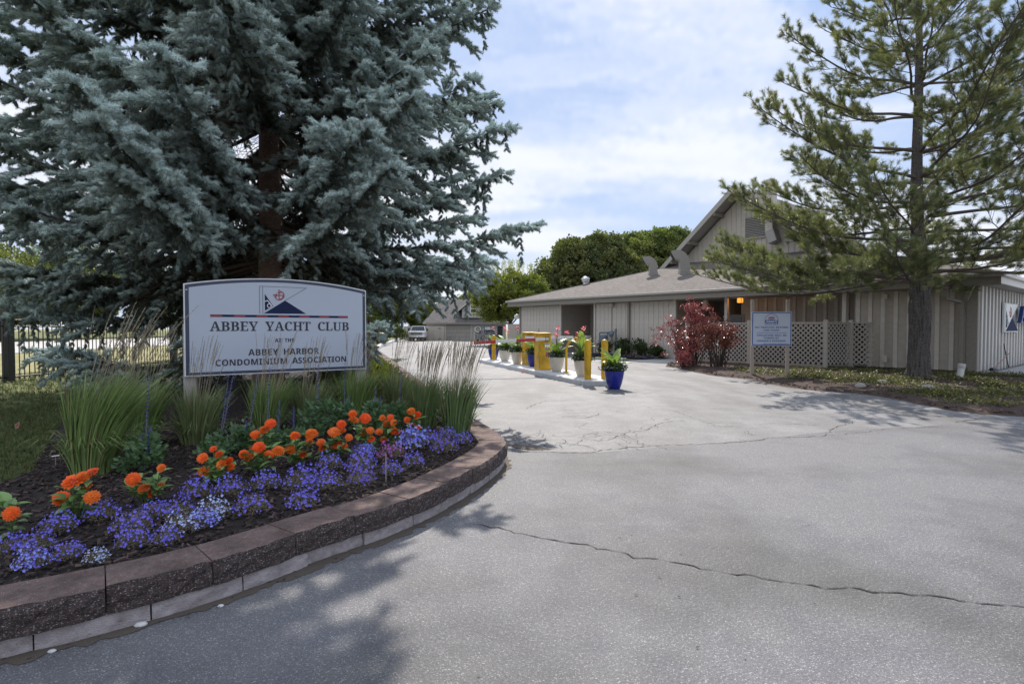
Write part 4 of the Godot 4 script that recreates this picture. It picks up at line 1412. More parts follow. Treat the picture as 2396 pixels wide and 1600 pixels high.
func lattice_screen() -> void:
	var s := thing("lattice_screen", "weathered beige garden lattice screen in front of the clubhouse entry", "lattice fence")
	var p := [Vector2(7.75, -24.45), Vector2(9.56, -22.25), Vector2(11.40, -20.05), Vector2(12.55, -20.43), Vector2(13.25, -20.22)]
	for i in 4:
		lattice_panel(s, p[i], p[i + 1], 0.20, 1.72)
	for i in 4:
		part("post", box_mesh(Vector3(0.13, 1.85, 0.13), 0.01), M.lattice, s, Transform3D(Basis(Vector3.UP, -0.88), Vector3(p[i].x, 0.90 if i > 0 else 0.83, p[i].y)))
	var st := mb()
	bar(st, Vector3(7.75, 0.12, -24.40), Vector3(11.40, 0.12, -20.0), 0.14, 0.04, Vector3(1, 0, 1).normalized())
	part("bottom_board", st.commit(), M.post_wood, s)

# ---------------------------------------------------------------- black metal fence on the left
func perimeter_fence() -> void:
	var f := thing("perimeter_fence", "black metal picket fence between the lawn and the far road", "fence", Vector3(-12.65, BED, -10))
	var picket := box_mesh(Vector3(0.018, 1.62, 0.018))
	for i in 168:
		var bent := Basis(Vector3.RIGHT, 0.03) if i == 31 else Basis.IDENTITY
		part("picket", picket, M.black_iron, f, Transform3D(bent, Vector3(0, 0.83, -0.07 - i * 0.146)))
	for y in [0.10, 1.38, 1.54]:
		part("rail", box_mesh(Vector3(0.035, 0.035, 24.6), 0.004), M.black_iron, f, Transform3D(Basis.IDENTITY, Vector3(0, y, -12.3)))
	for z in [-3.85, -10.6, -17.3, -24.0]:
		var post := part("post", box_mesh(Vector3(0.19, 1.95, 0.19), 0.012), M.black_iron, f, Transform3D(Basis.IDENTITY, Vector3(0, 0.95, z)))
		part("cap", box_mesh(Vector3(0.22, 0.05, 0.22), 0.015), M.black_iron, post, Transform3D(Basis.IDENTITY, Vector3(0, 0.99, 0)))

# ---------------------------------------------------------------- leaves in bulk
func leaf_clump(n: int, size: float, leaf: float, seed_: int, upright := 0.35) -> ArrayMesh:
	var q := RandomNumberGenerator.new()
	q.seed = seed_
	var st := mb()
	for i in n:
		var d := Vector3(q.randf_range(-1, 1), q.randf_range(-0.1, 1), q.randf_range(-1, 1)).normalized()
		var c := d * size * q.randf_range(0.25, 1.0)
		var o := (d + Vector3(q.randf_range(-0.7, 0.7), q.randf_range(-0.2, upright), q.randf_range(-0.7, 0.7))).normalized()
		var s := o.cross(Vector3(q.randf_range(-1, 1), q.randf_range(-1, 1), q.randf_range(-1, 1))).normalized()
		var l := leaf * q.randf_range(0.7, 1.3)
		var fold := o.cross(s) * l * 0.18
		st.set_color(Color.WHITE * q.randf_range(0.75, 1.25))
		var tip := c + o * l * 2.0
		var m := c + o * l * 0.9
		tri(st, c, m + s * l * 0.62 + fold, tip)
		tri(st, c, tip, m - s * l * 0.62 + fold)
	return st.commit()

# ---------------------------------------------------------------- the blue spruce
func needle_shoot(len: float, rad: float, n: int, width: float, fwd: float, sd: int, core := 0.0) -> ArrayMesh:
	var q := RandomNumberGenerator.new()
	q.seed = sd
	var st := mb()
	for i in n:
		var t := pow(q.randf(), 0.9)
		var a := q.randf_range(0, TAU)
		var o := Vector3(cos(a), 0, sin(a))
		var d := (o + Vector3.UP * fwd * q.randf_range(0.7, 1.3) * (1.0 + t * 0.8)).normalized()
		var base := Vector3.UP * len * t + o * 0.003
		var l := rad * q.randf_range(0.8, 1.2) * (1.0 if t > 0.08 else 0.7)
		var s := d.cross(Vector3(q.randf_range(-1, 1), q.randf_range(-1, 1), q.randf_range(-1, 1))).normalized() * width / 2
		st.set_color(Color.WHITE * q.randf_range(0.8, 1.2))
		tri(st, base - s, base + d * l, base + s)
	# the dense inner needles as a slim spindle, and the twig itself
	if core > 0.0:
		var prof := [Vector2(0.0, 0.0), Vector2(core, len * 0.25), Vector2(core * 0.9, len * 0.7), Vector2(0.0, len * 1.02)]
		for i in 3:
			for k in 5:
				var a := TAU * k / 5.0
				var b := TAU * (k + 1) / 5.0
				var p: Vector2 = prof[i]
				var w: Vector2 = prof[i + 1]
				st.set_color(Color.WHITE * q.randf_range(0.75, 1.0))
				quad(st, Vector3(cos(a) * p.x, p.y, sin(a) * p.x), Vector3(cos(a) * w.x, w.y, sin(a) * w.x), Vector3(cos(b) * w.x, w.y, sin(b) * w.x), Vector3(cos(b) * p.x, p.y, sin(b) * p.x))
	st.set_color(Color(0.9, 0.75, 0.6) * 0.8)
	for k in 3:
		var a := TAU * k / 3.0
		var b := TAU * (k + 1) / 3.0
		var w := 0.004
		tri(st, Vector3(cos(a) * w, 0, sin(a) * w), Vector3(0, len * 0.98, 0), Vector3(cos(b) * w, 0, sin(b) * w))
	return st.commit()

func blue_spruce() -> void:
	var q := RandomNumberGenerator.new()
	q.seed = 77
	var at := Vector3(-4.92, BED - 0.02, -11.2)
	var tree := thing("blue_spruce", "large blue spruce with layered silvery boughs behind the club sign", "tree", at)
	var H := 17.5
	var st := mb()
	var pts := []
	var rad := []
	for i in 36:
		var t := i / 35.0
		pts.append(Vector3(0.05 * sin(t * 9), t * H, 0.05 * cos(t * 7)))
		rad.append(0.245 * pow(1.0 - t, 0.85) + 0.012 + (0.12 * exp(-t * 40)))
	tube(st, pts, rad, 14, true, 0.05)
	part("trunk", done(st, true), M.spruce_bark, tree)
	var shoots := [[], [], []]
	var tints := [[], [], []]
	var limbs := mb()
	var dead := mb()
	var golden := 2.39996
	var n := 0
	var whorl_h := 0.75
	var slots := []
	while whorl_h < 16.9:
		var m := 9 if whorl_h < 13.0 else 6
		var t0 := q.randf_range(0, TAU)
		for i in m:
			slots.append([whorl_h + q.randf_range(-0.07, 0.07), t0 + TAU * i / m + q.randf_range(-0.28, 0.28)])
		if whorl_h < 4.2:
			for i in 1:
				slots.append([whorl_h + q.randf_range(-0.1, 0.4), -PI / 2 + q.randf_range(-0.75, 0.55)])
		if whorl_h < 3.6:
			for i in 5:
				slots.append([whorl_h + q.randf_range(-0.1, 0.4), PI + 0.3 + q.randf_range(-1.3, 1.3)])
		if whorl_h < 9:
			slots.append([whorl_h + 0.28, q.randf_range(0, TAU)])
			slots.append([whorl_h + 0.05, 0.41 + q.randf_range(-0.4, 0.4)])
		whorl_h += 0.66 if whorl_h < 12.5 else 0.5
	for slot in slots:
		var h: float = slot[0]
		var az: float = slot[1]
		n += 1
		var front := cos(az)                  # 1 towards the camera
		var R := 5.35
		if h > 3.4:
			R = lerpf(5.35, 4.55, clampf((h - 3.4) / 3.8, 0, 1))
		if h > 7.2:
			R = lerpf(4.55, 0.35, clampf((h - 7.2) / 9.6, 0, 1))
		R *= q.randf_range(0.86, 1.06)
		var visible := h < 12.0
		var dense := 1.0 if visible else 0.7
		# boughs near the sign are pruned off; others hang low
		var lowest := 0.9
		if front > 0.35 and sin(az) > -0.75:
			lowest = 2.95
		elif front > 0.0:
			lowest = 1.8
		if sin(az) > 0.2 and h < 3.2:
			R *= 0.40 if h < 2.5 else 0.85
		if h >= lowest:
			var rise := lerpf(-0.10, 0.12, clampf((h - 1.5) / 11.0, 0, 1)) + q.randf_range(-0.06, 0.06)
			var dir := Vector3(sin(az), 0, cos(az))
			var side := Vector3(cos(az), 0, -sin(az))
			var sag := q.randf_range(0.03, 0.10) * R
			var bend := q.randf_range(-0.25, 0.25)
			var f := func(s: float) -> Vector3:
				return Vector3(0, h, 0) + dir * R * s + side * bend * s * s * R * 0.5 + Vector3.UP * (rise * R * s - sag * sin(PI * minf(s * 1.05, 1.0)) + 0.07 * R * s * s * s)
			var bp := []
			var br := []
			for k in 8:
				var s := k / 7.0
				bp.append(f.call(s))
				br.append(lerpf(0.045, 0.008, s) * (0.5 + R / 10.0))
			tube(limbs, bp, br, 5, false)
			# dead twigs near the trunk
			if visible and h < 6.5:
				for k in 16:
					var s := q.randf_range(0.06, 0.5)
					var p: Vector3 = f.call(s)
					var d := (side * (1 if k % 2 else -1) + dir * q.randf_range(0.0, 0.8) + Vector3.UP * q.randf_range(-0.7, 0.15)).normalized()
					tube(dead, [p, p + d * q.randf_range(0.25, 0.8), p + d * q.randf_range(0.8, 1.2) + Vector3.DOWN * q.randf_range(0.0, 0.3)], [0.008, 0.005, 0.002], 3, false)
			var s := 0.17 if h < 7 else 0.13
			var sgn := 1.0
			while s < 1.0:
				var p: Vector3 = f.call(s)
				var fwd: Vector3 = ((f.call(minf(s + 0.05, 1.05)) as Vector3) - p).normalized()
				var l2 := minf(0.85, (1.0 - s) * R * 0.60 + 0.22) * q.randf_range(0.55, 1.15)
				if s < 0.45:
					l2 *= 0.7
				var out2 := (fwd * q.randf_range(0.55, 0.95) + side * sgn * q.randf_range(0.5, 1.1) + Vector3.UP * q.randf_range(-0.45, 0.30)).normalized()
				var droop := q.randf_range(0.05, 0.55) * (1.0 if h < 9 else 0.5)
				var n2 := maxi(2, int(l2 / (0.062 / dense)))
				var prev := p
				for k in n2 + 1:
					var t := float(k) / n2
					var c := p + out2 * l2 * t + Vector3.DOWN * droop * l2 * t * t
					if k > 0:
						var tang := (c - prev).normalized()
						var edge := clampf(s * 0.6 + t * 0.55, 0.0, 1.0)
						var glow := Color(0.600, 0.725, 0.705)  # plain tip colour, kept bright so outer boughs read as lit
						var tone := Color(0.050, 0.058, 0.034).lerp(glow, smoothstep(0.32, 0.80, edge + q.randf_range(-0.12, 0.12))) * q.randf_range(0.85, 1.15)  # old inner needles are dark; interior shade is painted in as well
						for e in [-1.0, 1.0, 0.0]:
							if t > 0.95 and e != 1.0:
								continue
							if e == 0.0 and not visible:
								continue
							var lat: Vector3 = tang.cross(Vector3.UP).normalized() * e
							var sd: Vector3 = tang * q.randf_range(0.3, 1.1) + lat * q.randf_range(0.3, 1.1) + Vector3.UP * q.randf_range(-0.75, 0.55)
							if t > 0.95:
								sd = tang + Vector3.UP * 0.1
							var v := q.randi_range(0, 2)
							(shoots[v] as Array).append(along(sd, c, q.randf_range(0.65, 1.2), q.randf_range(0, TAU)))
							(tints[v] as Array).append(tone if sd.y > -0.25 else tone.lerp(Color(0.075, 0.095, 0.062), 0.55))  # downward shoots darkened: underside shade put into the tint
					prev = c
				tube(limbs, [p, p + out2 * l2 * 0.5 + Vector3.DOWN * droop * l2 * 0.25, p + out2 * l2 + Vector3.DOWN * droop * l2], [0.012, 0.008, 0.003], 3, false)
				# shoots along the bough itself, and hanging skirts underneath
				for k in 2:
					var v := q.randi_range(0, 2)
					var up := fwd * 0.8 + Vector3.UP * q.randf_range(0.1, 0.7) + side * q.randf_range(-0.5, 0.5)
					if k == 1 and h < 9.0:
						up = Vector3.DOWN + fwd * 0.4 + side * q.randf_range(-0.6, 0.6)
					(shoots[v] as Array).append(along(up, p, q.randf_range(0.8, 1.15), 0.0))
					(tints[v] as Array).append((Color(0.05, 0.058, 0.034).lerp(Color(0.47, 0.60, 0.60), smoothstep(0.35, 0.85, s)) if k == 0 else Color(0.06, 0.075, 0.05)) * q.randf_range(0.8, 1.2))  # skirt shoots below the bough carry painted underside shade
				if h < 7.5 and q.randf() < (0.45 if h < 3.2 and sin(az) < 0.2 else 0.20) and s > 0.4:
					# drooping branchlet
					var ld := q.randf_range(0.3, 0.9)
					var m := int(ld / 0.09)
					for k in m:
						var c := p + Vector3.DOWN * ld * k / m + out2 * 0.12 * k / m * ld
						for e in 2:
							var v := q.randi_range(0, 2)
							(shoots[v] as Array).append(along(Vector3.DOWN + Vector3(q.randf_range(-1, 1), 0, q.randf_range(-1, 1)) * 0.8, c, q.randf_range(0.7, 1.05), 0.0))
							(tints[v] as Array).append(Color(0.06, 0.075, 0.05).lerp(Color(0.30, 0.385, 0.38), float(k) / m * s) * q.randf_range(0.7, 1.2))  # painted shade at the top, easing towards the hanging tips
				s += (0.115 if visible else 0.2) / R
				sgn = -sgn
			var tip: Vector3 = f.call(1.0)
			for k in 5:
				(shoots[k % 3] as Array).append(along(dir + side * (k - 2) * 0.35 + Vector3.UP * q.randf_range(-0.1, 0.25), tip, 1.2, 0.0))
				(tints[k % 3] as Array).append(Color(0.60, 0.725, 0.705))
	part("limbs", limbs.commit(), M.twig, tree, Transform3D.IDENTITY, true)
	part("dead_twigs", dead.commit(), M.dead_twig, tree, Transform3D.IDENTITY, true)
	for v in 3:
		many("foliage", needle_shoot([0.135, 0.11, 0.155][v], 0.046, 130, 0.0062, 0.42, 50 + v, 0.024), M.spruce, shoots[v], tints[v], tree)
	print("spruce shoots ", shoots[0].size() * 3, " boughs ", n)

# ---------------------------------------------------------------- the pine on the right
func pine() -> void:
	var q := RandomNumberGenerator.new()
	q.seed = 31
	var at := Vector3(11.72, 0.10, -15.95)
	var tree := thing("pine", "tall open pine with thick dark furrowed trunk by the clubhouse corner", "tree", at)
	# furrowed trunk
	var st := mb()
	var H := 14.0
	var fn := FastNoiseLite.new()
	fn.seed = 3
	fn.frequency = 1.0
	fn.fractal_octaves = 3
	var sides := 56
	var ringsn := 120
	var prev := []
	for i in ringsn + 1:
		var y := H * pow(float(i) / ringsn, 1.25)
		var rad := 0.345 - 0.035 * clampf(y / 3.0, 0, 1)
		if y > 3.0:
			rad = lerpf(0.31, 0.20, clampf((y - 3.0) / 1.6, 0, 1))
		if y > 4.6:
			rad = lerpf(0.20, 0.03, (y - 4.6) / (H - 4.6))
		rad += 0.10 * exp(-y * 3.2) + 0.035 * exp(-pow((y - 1.95) * 3.2, 2)) + 0.03 * exp(-pow((y - 2.75) * 4.0, 2)) + 0.07 * exp(-pow((y - 3.2) * 3.0, 2))
		var c := Vector3(0.03 * sin(y * 0.9), y, 0.03 * cos(y * 0.7)) + Vector3(-0.012 * y + 0.05 * sin(y * 0.55), 0, 0)
		rad *= 0.80
		var ring := []
		for k in sides:
			var a := TAU * k / sides
			var d := Vector3(sin(a), 0, cos(a))
			var v := fn.get_noise_3d(d.x * 3.4, y * 0.85, d.z * 3.4)
			var f := 1.0 - absf(v) * 2.2
			f = smoothstep(0.35, 0.9, f)
			var bump := -0.13 * f + 0.025 * fn.get_noise_3d(d.x * 9.0, y * 5.0, d.z * 9.0)
			ring.append(c + d * (rad * (1.0 + bump * (1.0 if y < 5 else 0.6))))
		if i > 0:
			for k in sides:
				var m := (k + 1) % sides
				quad(st, prev[k], ring[k], ring[m], prev[m])
		prev = ring
	part("trunk", st.commit(), M.pine_bark, tree)
	var tufts := [[], []]
	var tints := [[], []]
	var twigs := mb()
	var limb := func(base: Vector3, dir: Vector3, L: float, r0: float, lift: float) -> void:
		var lm := mb()
		var side := dir.cross(Vector3.UP).normalized()
		var wob := q.randf_range(-0.3, 0.3)
		var bp := []
		var br := []
		for k in 11:
			var s := k / 10.0
			var p := base + dir * L * s + side * (wob * sin(s * 3.0) * L * 0.16 + 0.05 * sin(s * 11.0 + L)) + Vector3.UP * (lift * L * s * s * s - 0.05 * L * sin(PI * s) + 0.04 * sin(s * 9.0))
			bp.append(p)
			br.append(lerpf(r0, 0.012, pow(s, 0.8)))
		tube(lm, bp, br, 7, false)
		part("limb", done(lm, true), M.pine_limb, tree)
		var s := 0.26
		var sg := 1.0
		while s <= 1.0:
			var fi := s * 10.0
			var i0 := mini(int(fi), 9)
			var p: Vector3 = (bp[i0] as Vector3).lerp(bp[i0 + 1], fi - i0)
			var fw: Vector3 = ((bp[i0 + 1] as Vector3) - (bp[i0] as Vector3)).normalized()
			var l2 := (0.38 + (1.0 - s) * L * 0.30) * q.randf_range(0.6, 1.15)
			var d2 := (fw * q.randf_range(0.6, 1.0) + side * sg * q.randf_range(0.35, 0.95) + Vector3.UP * q.randf_range(-0.25, 0.45)).normalized()
			if s > 0.97:
				d2 = fw
			var e := p + d2 * l2 + Vector3.UP * l2 * 0.10
			var mid := p + d2 * l2 * 0.5 - Vector3.UP * l2 * 0.04
			tube(twigs, [p, mid, e], [0.012, 0.009, 0.005], 3, false)
			var nt := 5 + int(l2 / 0.085)
			for k in nt:
				var t := 1.0 - pow(q.randf(), 1.3) * 0.78
				if k == 0:
					t = 1.0
				var c := mid.lerp(e, (t - 0.5) * 2.0) if t > 0.5 else p.lerp(mid, t * 2.0)
				var d3 := (d2 * q.randf_range(0.5, 1.0) + side * q.randf_range(-0.8, 0.8) + Vector3.UP * q.randf_range(-0.1, 0.95)).normalized()
				var tw := c + d3 * q.randf_range(0.05, 0.24)
				tube(twigs, [c, tw], [0.006, 0.004], 3, false)
				var v := q.randi_range(0, 1)
				(tufts[v] as Array).append(along(d3, tw, q.randf_range(0.75, 1.2), q.randf_range(0, TAU)))
				var g := Color(0.140, 0.185, 0.090).lerp(Color(0.38, 0.40, 0.21), pow(q.randf(), 1.2)) * q.randf_range(0.8, 1.2)
				(tints[v] as Array).append(g)
			s += 0.20 / L * q.randf_range(0.7, 1.2)
			sg = -sg
	# the whorls: height, limbs, length, rise
	var whorls := [[3.05, 7, 5.7, -0.02, 0.10], [3.4, 4, 5.2, 0.10, 0.10], [4.2, 4, 5.0, 0.12, 0.10], [4.9, 5, 5.2, 0.18, 0.10], [5.7, 5, 5.0, 0.22, 0.10], [6.5, 5, 4.9, 0.26, 0.09], [7.4, 5, 4.5, 0.32, 0.09], [8.3, 5, 4.0, 0.36, 0.08], [9.2, 5, 3.4, 0.42, 0.07], [10.1, 5, 2.9, 0.5, 0.05], [11.0, 5, 2.3, 0.55, 0.05], [11.9, 5, 1.8, 0.6, 0.05], [12.8, 5, 1.2, 0.7, 0.02]]
	var turn := 0.35
	for w in whorls:
		for i in int(w[1]):
			var a: float = turn + TAU * i / w[1] + q.randf_range(-0.25, 0.25)
			var el: float = w[3] + q.randf_range(-0.10, 0.14)
			var d := Vector3(sin(a) * cos(el), sin(el), cos(a) * cos(el))
			limb.call(Vector3(-0.012 * w[0], w[0] + q.randf_range(-0.1, 0.15), 0), d, w[2] * q.randf_range(0.78, 1.06), 0.020 + w[2] * 0.0065, w[4])
		turn += 1.1
	# a thick limb that leaves low on the left and climbs, as a second leader does
	limb.call(Vector3(-0.1, 3.2, 0.1), Vector3(-0.62, 0.74, 0.24).normalized(), 4.4, 0.105, -0.02)
	limb.call(Vector3(0.1, 5.2, 0.0), Vector3(0.66, 0.72, -0.2).normalized(), 4.2, 0.08, 0.0)
	limb.call(Vector3(0.1, 3.25, 0.0), Vector3(0.93, 0.22, 0.25).normalized(), 6.2, 0.10, 0.06)
	# low boughs that sweep out over the notice and the eave
	limb.call(Vector3(-0.2, 3.1, 0.1), Vector3(-0.97, -0.02, 0.22).normalized(), 6.2, 0.055, 0.02)
	limb.call(Vector3(-0.2, 3.2, 0.1), Vector3(-0.95, 0.06, -0.10).normalized(), 5.2, 0.055, -0.03)
	limb.call(Vector3(-0.2, 3.1, 0.2), Vector3(-0.80, -0.06, 0.60).normalized(), 4.4, 0.05, 0.0)
	limb.call(Vector3(-0.2, 3.9, 0.1), Vector3(-0.96, 0.14, 0.15).normalized(), 5.6, 0.055, 0.05)
	limb.call(Vector3(0.2, 3.6, 0.2), Vector3(0.90, 0.12, 0.35).normalized(), 5.6, 0.055, 0.05)
	limb.call(Vector3(0.2, 4.6, 0.2), Vector3(0.90, 0.20, 0.25).normalized(), 5.6, 0.055, 0.05)
	part("twigs", twigs.commit(), M.pine_limb, tree, Transform3D.IDENTITY, true)
	for v in 2:
		many("needles", needle_shoot([0.16, 0.12][v], 0.12, 92, 0.0056, 0.62, 60 + v), M.needle, tufts[v], tints[v], tree)
	print("pine tufts ", tufts[0].size() + tufts[1].size())

# ---------------------------------------------------------------- broad-leaved trees behind
func crown_tree(called: String, label: String, at: Vector3, trunk_h: float, blobs: Array, count: int, clump: Mesh, cols: Array, sd: int, group := "", wild := 0.0) -> Node3D:
	var q := RandomNumberGenerator.new()
	q.seed = sd
	var t := thing(called, label, "tree", at, 0, group)
	var st := mb()
	var mid: Vector3 = blobs[0][0]
	var tr := trunk_h * 0.055 + 0.05
	tube(st, [Vector3(0, -0.2, 0), Vector3(0.05, trunk_h * 0.5, 0), Vector3(mid.x * 0.3, trunk_h, mid.z * 0.3), Vector3(mid.x * 0.6, mid.y, mid.z * 0.5)], [tr * 1.25, tr, tr * 0.85, tr * 0.3], 9, true, 0.06)
	part("trunk", done(st, true), M.bark, t)
	var br := mb()
	for b in blobs:
		var c: Vector3 = b[0]
		for k in 4:
			var e := c + Vector3(q.randf_range(-0.6, 0.6) * b[1].x, q.randf_range(-0.2, 0.6) * b[1].y, q.randf_range(-0.6, 0.6) * b[1].z)
			var s0 := Vector3(mid.x * 0.3, trunk_h * q.randf_range(0.75, 1.0), mid.z * 0.3)
			tube(br, [s0, s0.lerp(e, 0.5) + Vector3.UP * 0.2, e], [tr * 0.4, tr * 0.25, tr * 0.08], 5, false)
	part("branches", br.commit(), M.bark, t, Transform3D.IDENTITY, true)
	var nz := FastNoiseLite.new()
	nz.seed = sd
	nz.frequency = 0.60
	var where := []
	var tints := []
	var tries := 0
	while where.size() < count and tries < count * 6:
		tries += 1
		var b: Array = blobs[q.randi_range(0, blobs.size() - 1)]
		var d := Vector3(q.randfn(), q.randfn(), q.randfn()).normalized()
		var rr := pow(q.randf(), 0.33)
		rr = lerpf(rr, 1.0, 0.35)
		var p: Vector3 = (b[0] as Vector3) + d * (b[1] as Vector3) * rr * (1.0 + 0.42 * nz.get_noise_3dv(d * 3.0 + (b[0] as Vector3)))
		if nz.get_noise_3dv(p * 1.1) < -0.03:
			continue
		var k := q.randf_range(0.75, 1.25)
		where.append(Transform3D(Basis.from_euler(Vector3(q.randf_range(-0.5, 0.5), q.randf_range(0, TAU), q.randf_range(-0.5, 0.5))).scaled(Vector3.ONE * q.randf_range(0.7, 1.25)), p))
		var mix := clampf(q.randf() * 0.7 + 0.45 * nz.get_noise_3dv(p * 0.5) + 0.1, 0, 1)
		tints.append((cols[0] as Color).lerp(cols[1], mix) * k)
	if wild > 0.0:
		# upright whips above the crown
		for i in 26:
			var b: Array = blobs[0]
			var x := q.randf_range(-0.6, 0.6)
			var base: Vector3 = (b[0] as Vector3) + Vector3(x * b[1].x, b[1].y * sqrt(1.0 - x * x) * 0.85, q.randf_range(-0.5, 0.5) * b[1].z)
			for k in 7:
				where.append(Transform3D(Basis.from_euler(Vector3(0, q.randf_range(0, TAU), 0)).scaled(Vector3(0.35, 0.6, 0.35)), base + Vector3(q.randf_range(-0.05, 0.05), wild * k / 7.0, 0)))
				tints.append((cols[1] as Color) * q.randf_range(0.9, 1.2))
	many("crown", clump, M.leaf, where, tints, t)
	return t

func broad_trees() -> void:
	var big := leaf_clump(34, 0.55, 0.13, 21)
	var med := leaf_clump(26, 0.34, 0.085, 22)
	var green := [Color(0.09, 0.13, 0.04), Color(0.24, 0.26, 0.06)]
	var maple := [Color(0.085, 0.125, 0.058), Color(0.25, 0.245, 0.085)]
	crown_tree("round_tree", "small round yellow-green tree beside the left end of the clubhouse", Vector3(-0.25, 0, -50), 2.2, [[Vector3(0.25, 4.3, 0), Vector3(3.0, 2.1, 2.8)], [Vector3(-1.3, 3.6, 0.5), Vector3(1.8, 1.5, 1.8)], [Vector3(1.8, 4.2, 0), Vector3(1.9, 1.7, 1.9)]], 2600, med, [Color(0.09, 0.14, 0.04), Color(0.36, 0.37, 0.06)], 5, "", 1.5)
	crown_tree("maple", "broad dark green maple behind the left half of the clubhouse roof", Vector3(8.6, 0, -61), 3.5, [[Vector3(-0.3, 7.4, 0), Vector3(4.4, 3.6, 4.0)], [Vector3(-3.0, 6.2, 0), Vector3(2.9, 2.8, 2.8)], [Vector3(3.2, 6.8, 0), Vector3(2.8, 2.9, 2.8)], [Vector3(1.4, 9.3, 0), Vector3(2.6, 2.0, 2.5)], [Vector3(-1.6, 8.8, 0), Vector3(2.6, 2.0, 2.5)]], 3600, big, maple, 6, "maples behind the clubhouse")
	crown_tree("maple", "taller loose yellow-green maple behind the clubhouse gable", Vector3(17.4, 0, -68), 5.0, [[Vector3(0, 9.5, 0), Vector3(3.8, 3.4, 3.5)], [Vector3(-2.4, 10.6, 0), Vector3(2.5, 2.2, 2.5)], [Vector3(2.2, 11.2, 0), Vector3(2.6, 2.2, 2.5)], [Vector3(4.0, 9.2, 0), Vector3(2.0, 2.0, 2.0)]], 2400, big, [Color(0.12, 0.175, 0.06), Color(0.31, 0.335, 0.11)], 7, "maples behind the clubhouse")
	crown_tree("distant_tree", "distant pale green treetop above the garage roof", Vector3(-7.2, 0, -118), 3.0, [[Vector3(0, 5.6, 0), Vector3(5.2, 3.1, 4)]], 900, big, green, 8)

func far_things() -> void:
	var big := leaf_clump(34, 0.6, 0.15, 31)
	var q := RandomNumberGenerator.new()
	q.seed = 12
	# a belt of trees beyond the far road on the left
	var first := crown_tree("roadside_tree", "dark green tree beyond the far road, nearest of the row", Vector3(-52, 0, -44), 3.0, [[Vector3(0, 6.5, 0), Vector3(5.0, 4.6, 5.0)], [Vector3(3.0, 4.6, 1), Vector3(3.4, 3.0, 3.4)], [Vector3(-3, 5, 0), Vector3(3.4, 3.2, 3.4)]], 1500, big, [Color(0.09, 0.13, 0.04), Color(0.30, 0.31, 0.08)], 41, "trees along the far road")
	var spots := [[-53.0, -57.0, 0.9, 1.0, "second"], [-55.0, -70.0, 1.15, 2.4, "third"], [-50.0, -84.0, 0.95, 4.0, "fourth"], [-46.0, -100.0, 1.1, 5.1, "fifth"], [-38.0, -112.0, 0.9, 0.4, "sixth"], [-29.0, -118.0, 1.05, 3.3, "seventh"], [-21.0, -124.0, 0.85, 1.9, "eighth"]]
	for s in spots:
		copy(first, Vector3(s[0], 0, s[1]), s[3], "dark green tree beyond the far road, %s of the row from the left" % s[4], "trees along the far road", s[2])
	# bushes along the planting strip before the garage
	var bush := func(called: String, label: String, at: Vector3, size: Vector3, cols: Array, sd: int, cl: Mesh, n: int) -> void:
		var t := thing(called, label, "bush", at)
		var st := mb()
		for k in 5:
			var a := TAU * k / 5.0
			tube(st, [Vector3(0, -0.1, 0), Vector3(cos(a) * size.x * 0.4, size.y * 0.7, sin(a) * size.z * 0.4)], [0.04, 0.015], 4, false)
		part("stems", st.commit(), M.bark, t)
		var w := []
		var c := []
		var qq := RandomNumberGenerator.new()
		qq.seed = sd
		for i in n:
			var d := Vector3(qq.randfn(), qq.randfn(), qq.randfn()).normalized()
			d.y = absf(d.y) * 1.0
			w.append(Transform3D(Basis.from_euler(Vector3(0, qq.randf_range(0, TAU), 0)).scaled(Vector3.ONE * qq.randf_range(0.7, 1.2)), Vector3(0, size.y * 0.12, 0) + d * size * Vector3(1, 0.85, 1) * qq.randf_range(0.6, 1.0)))
			c.append((cols[0] as Color).lerp(cols[1], qq.randf()) * qq.randf_range(0.8, 1.2))
		many("foliage", cl, M.leaf, w, c, t)
	var small := leaf_clump(26, 0.2, 0.05, 35)
	var g2 := [Color(0.06, 0.095, 0.03), Color(0.14, 0.17, 0.045)]
	bush.call("round_bush", "clipped round green bush left of the narrow gate panel", Vector3(-12.7, 0.1, -60.5), Vector3(1.25, 1.9, 1.1), g2, 51, small, 420)
	bush.call("plum_bush", "dark plum-leaved bush in the planting strip beyond the spruce", Vector3(-13.4, 0.1, -50.0), Vector3(1.3, 2.3, 1.3), [Color(0.03, 0.018, 0.02), Color(0.09, 0.03, 0.04)], 52, small, 420)
	bush.call("yellow_bush", "bright yellow-green bush under the right boughs of the spruce", Vector3(-12.8, 0.1, -42.0), Vector3(1.2, 2.5, 1.1), [Color(0.14, 0.18, 0.02), Color(0.34, 0.34, 0.04)], 53, small, 360)
	bush.call("tall_bush", "tall dark green bush left of the yellow-green bush", Vector3(-14.2, 0.1, -39.0), Vector3(1.7, 3.1, 1.5), [Color(0.03, 0.05, 0.02), Color(0.09, 0.12, 0.04)], 54, small, 520)
	bush.call("tall_bush", "green bush behind the spruce trunk seen between its boughs", Vector3(-15.5, 0.1, -32.0), Vector3(2.0, 3.3, 1.7), [Color(0.05, 0.08, 0.02), Color(0.20, 0.22, 0.05)], 55, small, 520)
	bush.call("low_bush", "low pale green bush by the far kerb strip", Vector3(-11.3, 0.1, -46.5), Vector3(0.8, 0.9, 0.8), [Color(0.10, 0.13, 0.05), Color(0.22, 0.24, 0.09)], 56, small, 160)
	bush.call("hedge", "dark hedge mass beyond the planting strip under the spruce", Vector3(-19.5, 0.1, -62.0), Vector3(5.5, 4.2, 2.2), [Color(0.03, 0.05, 0.02), Color(0.12, 0.14, 0.04)], 57, big, 420)
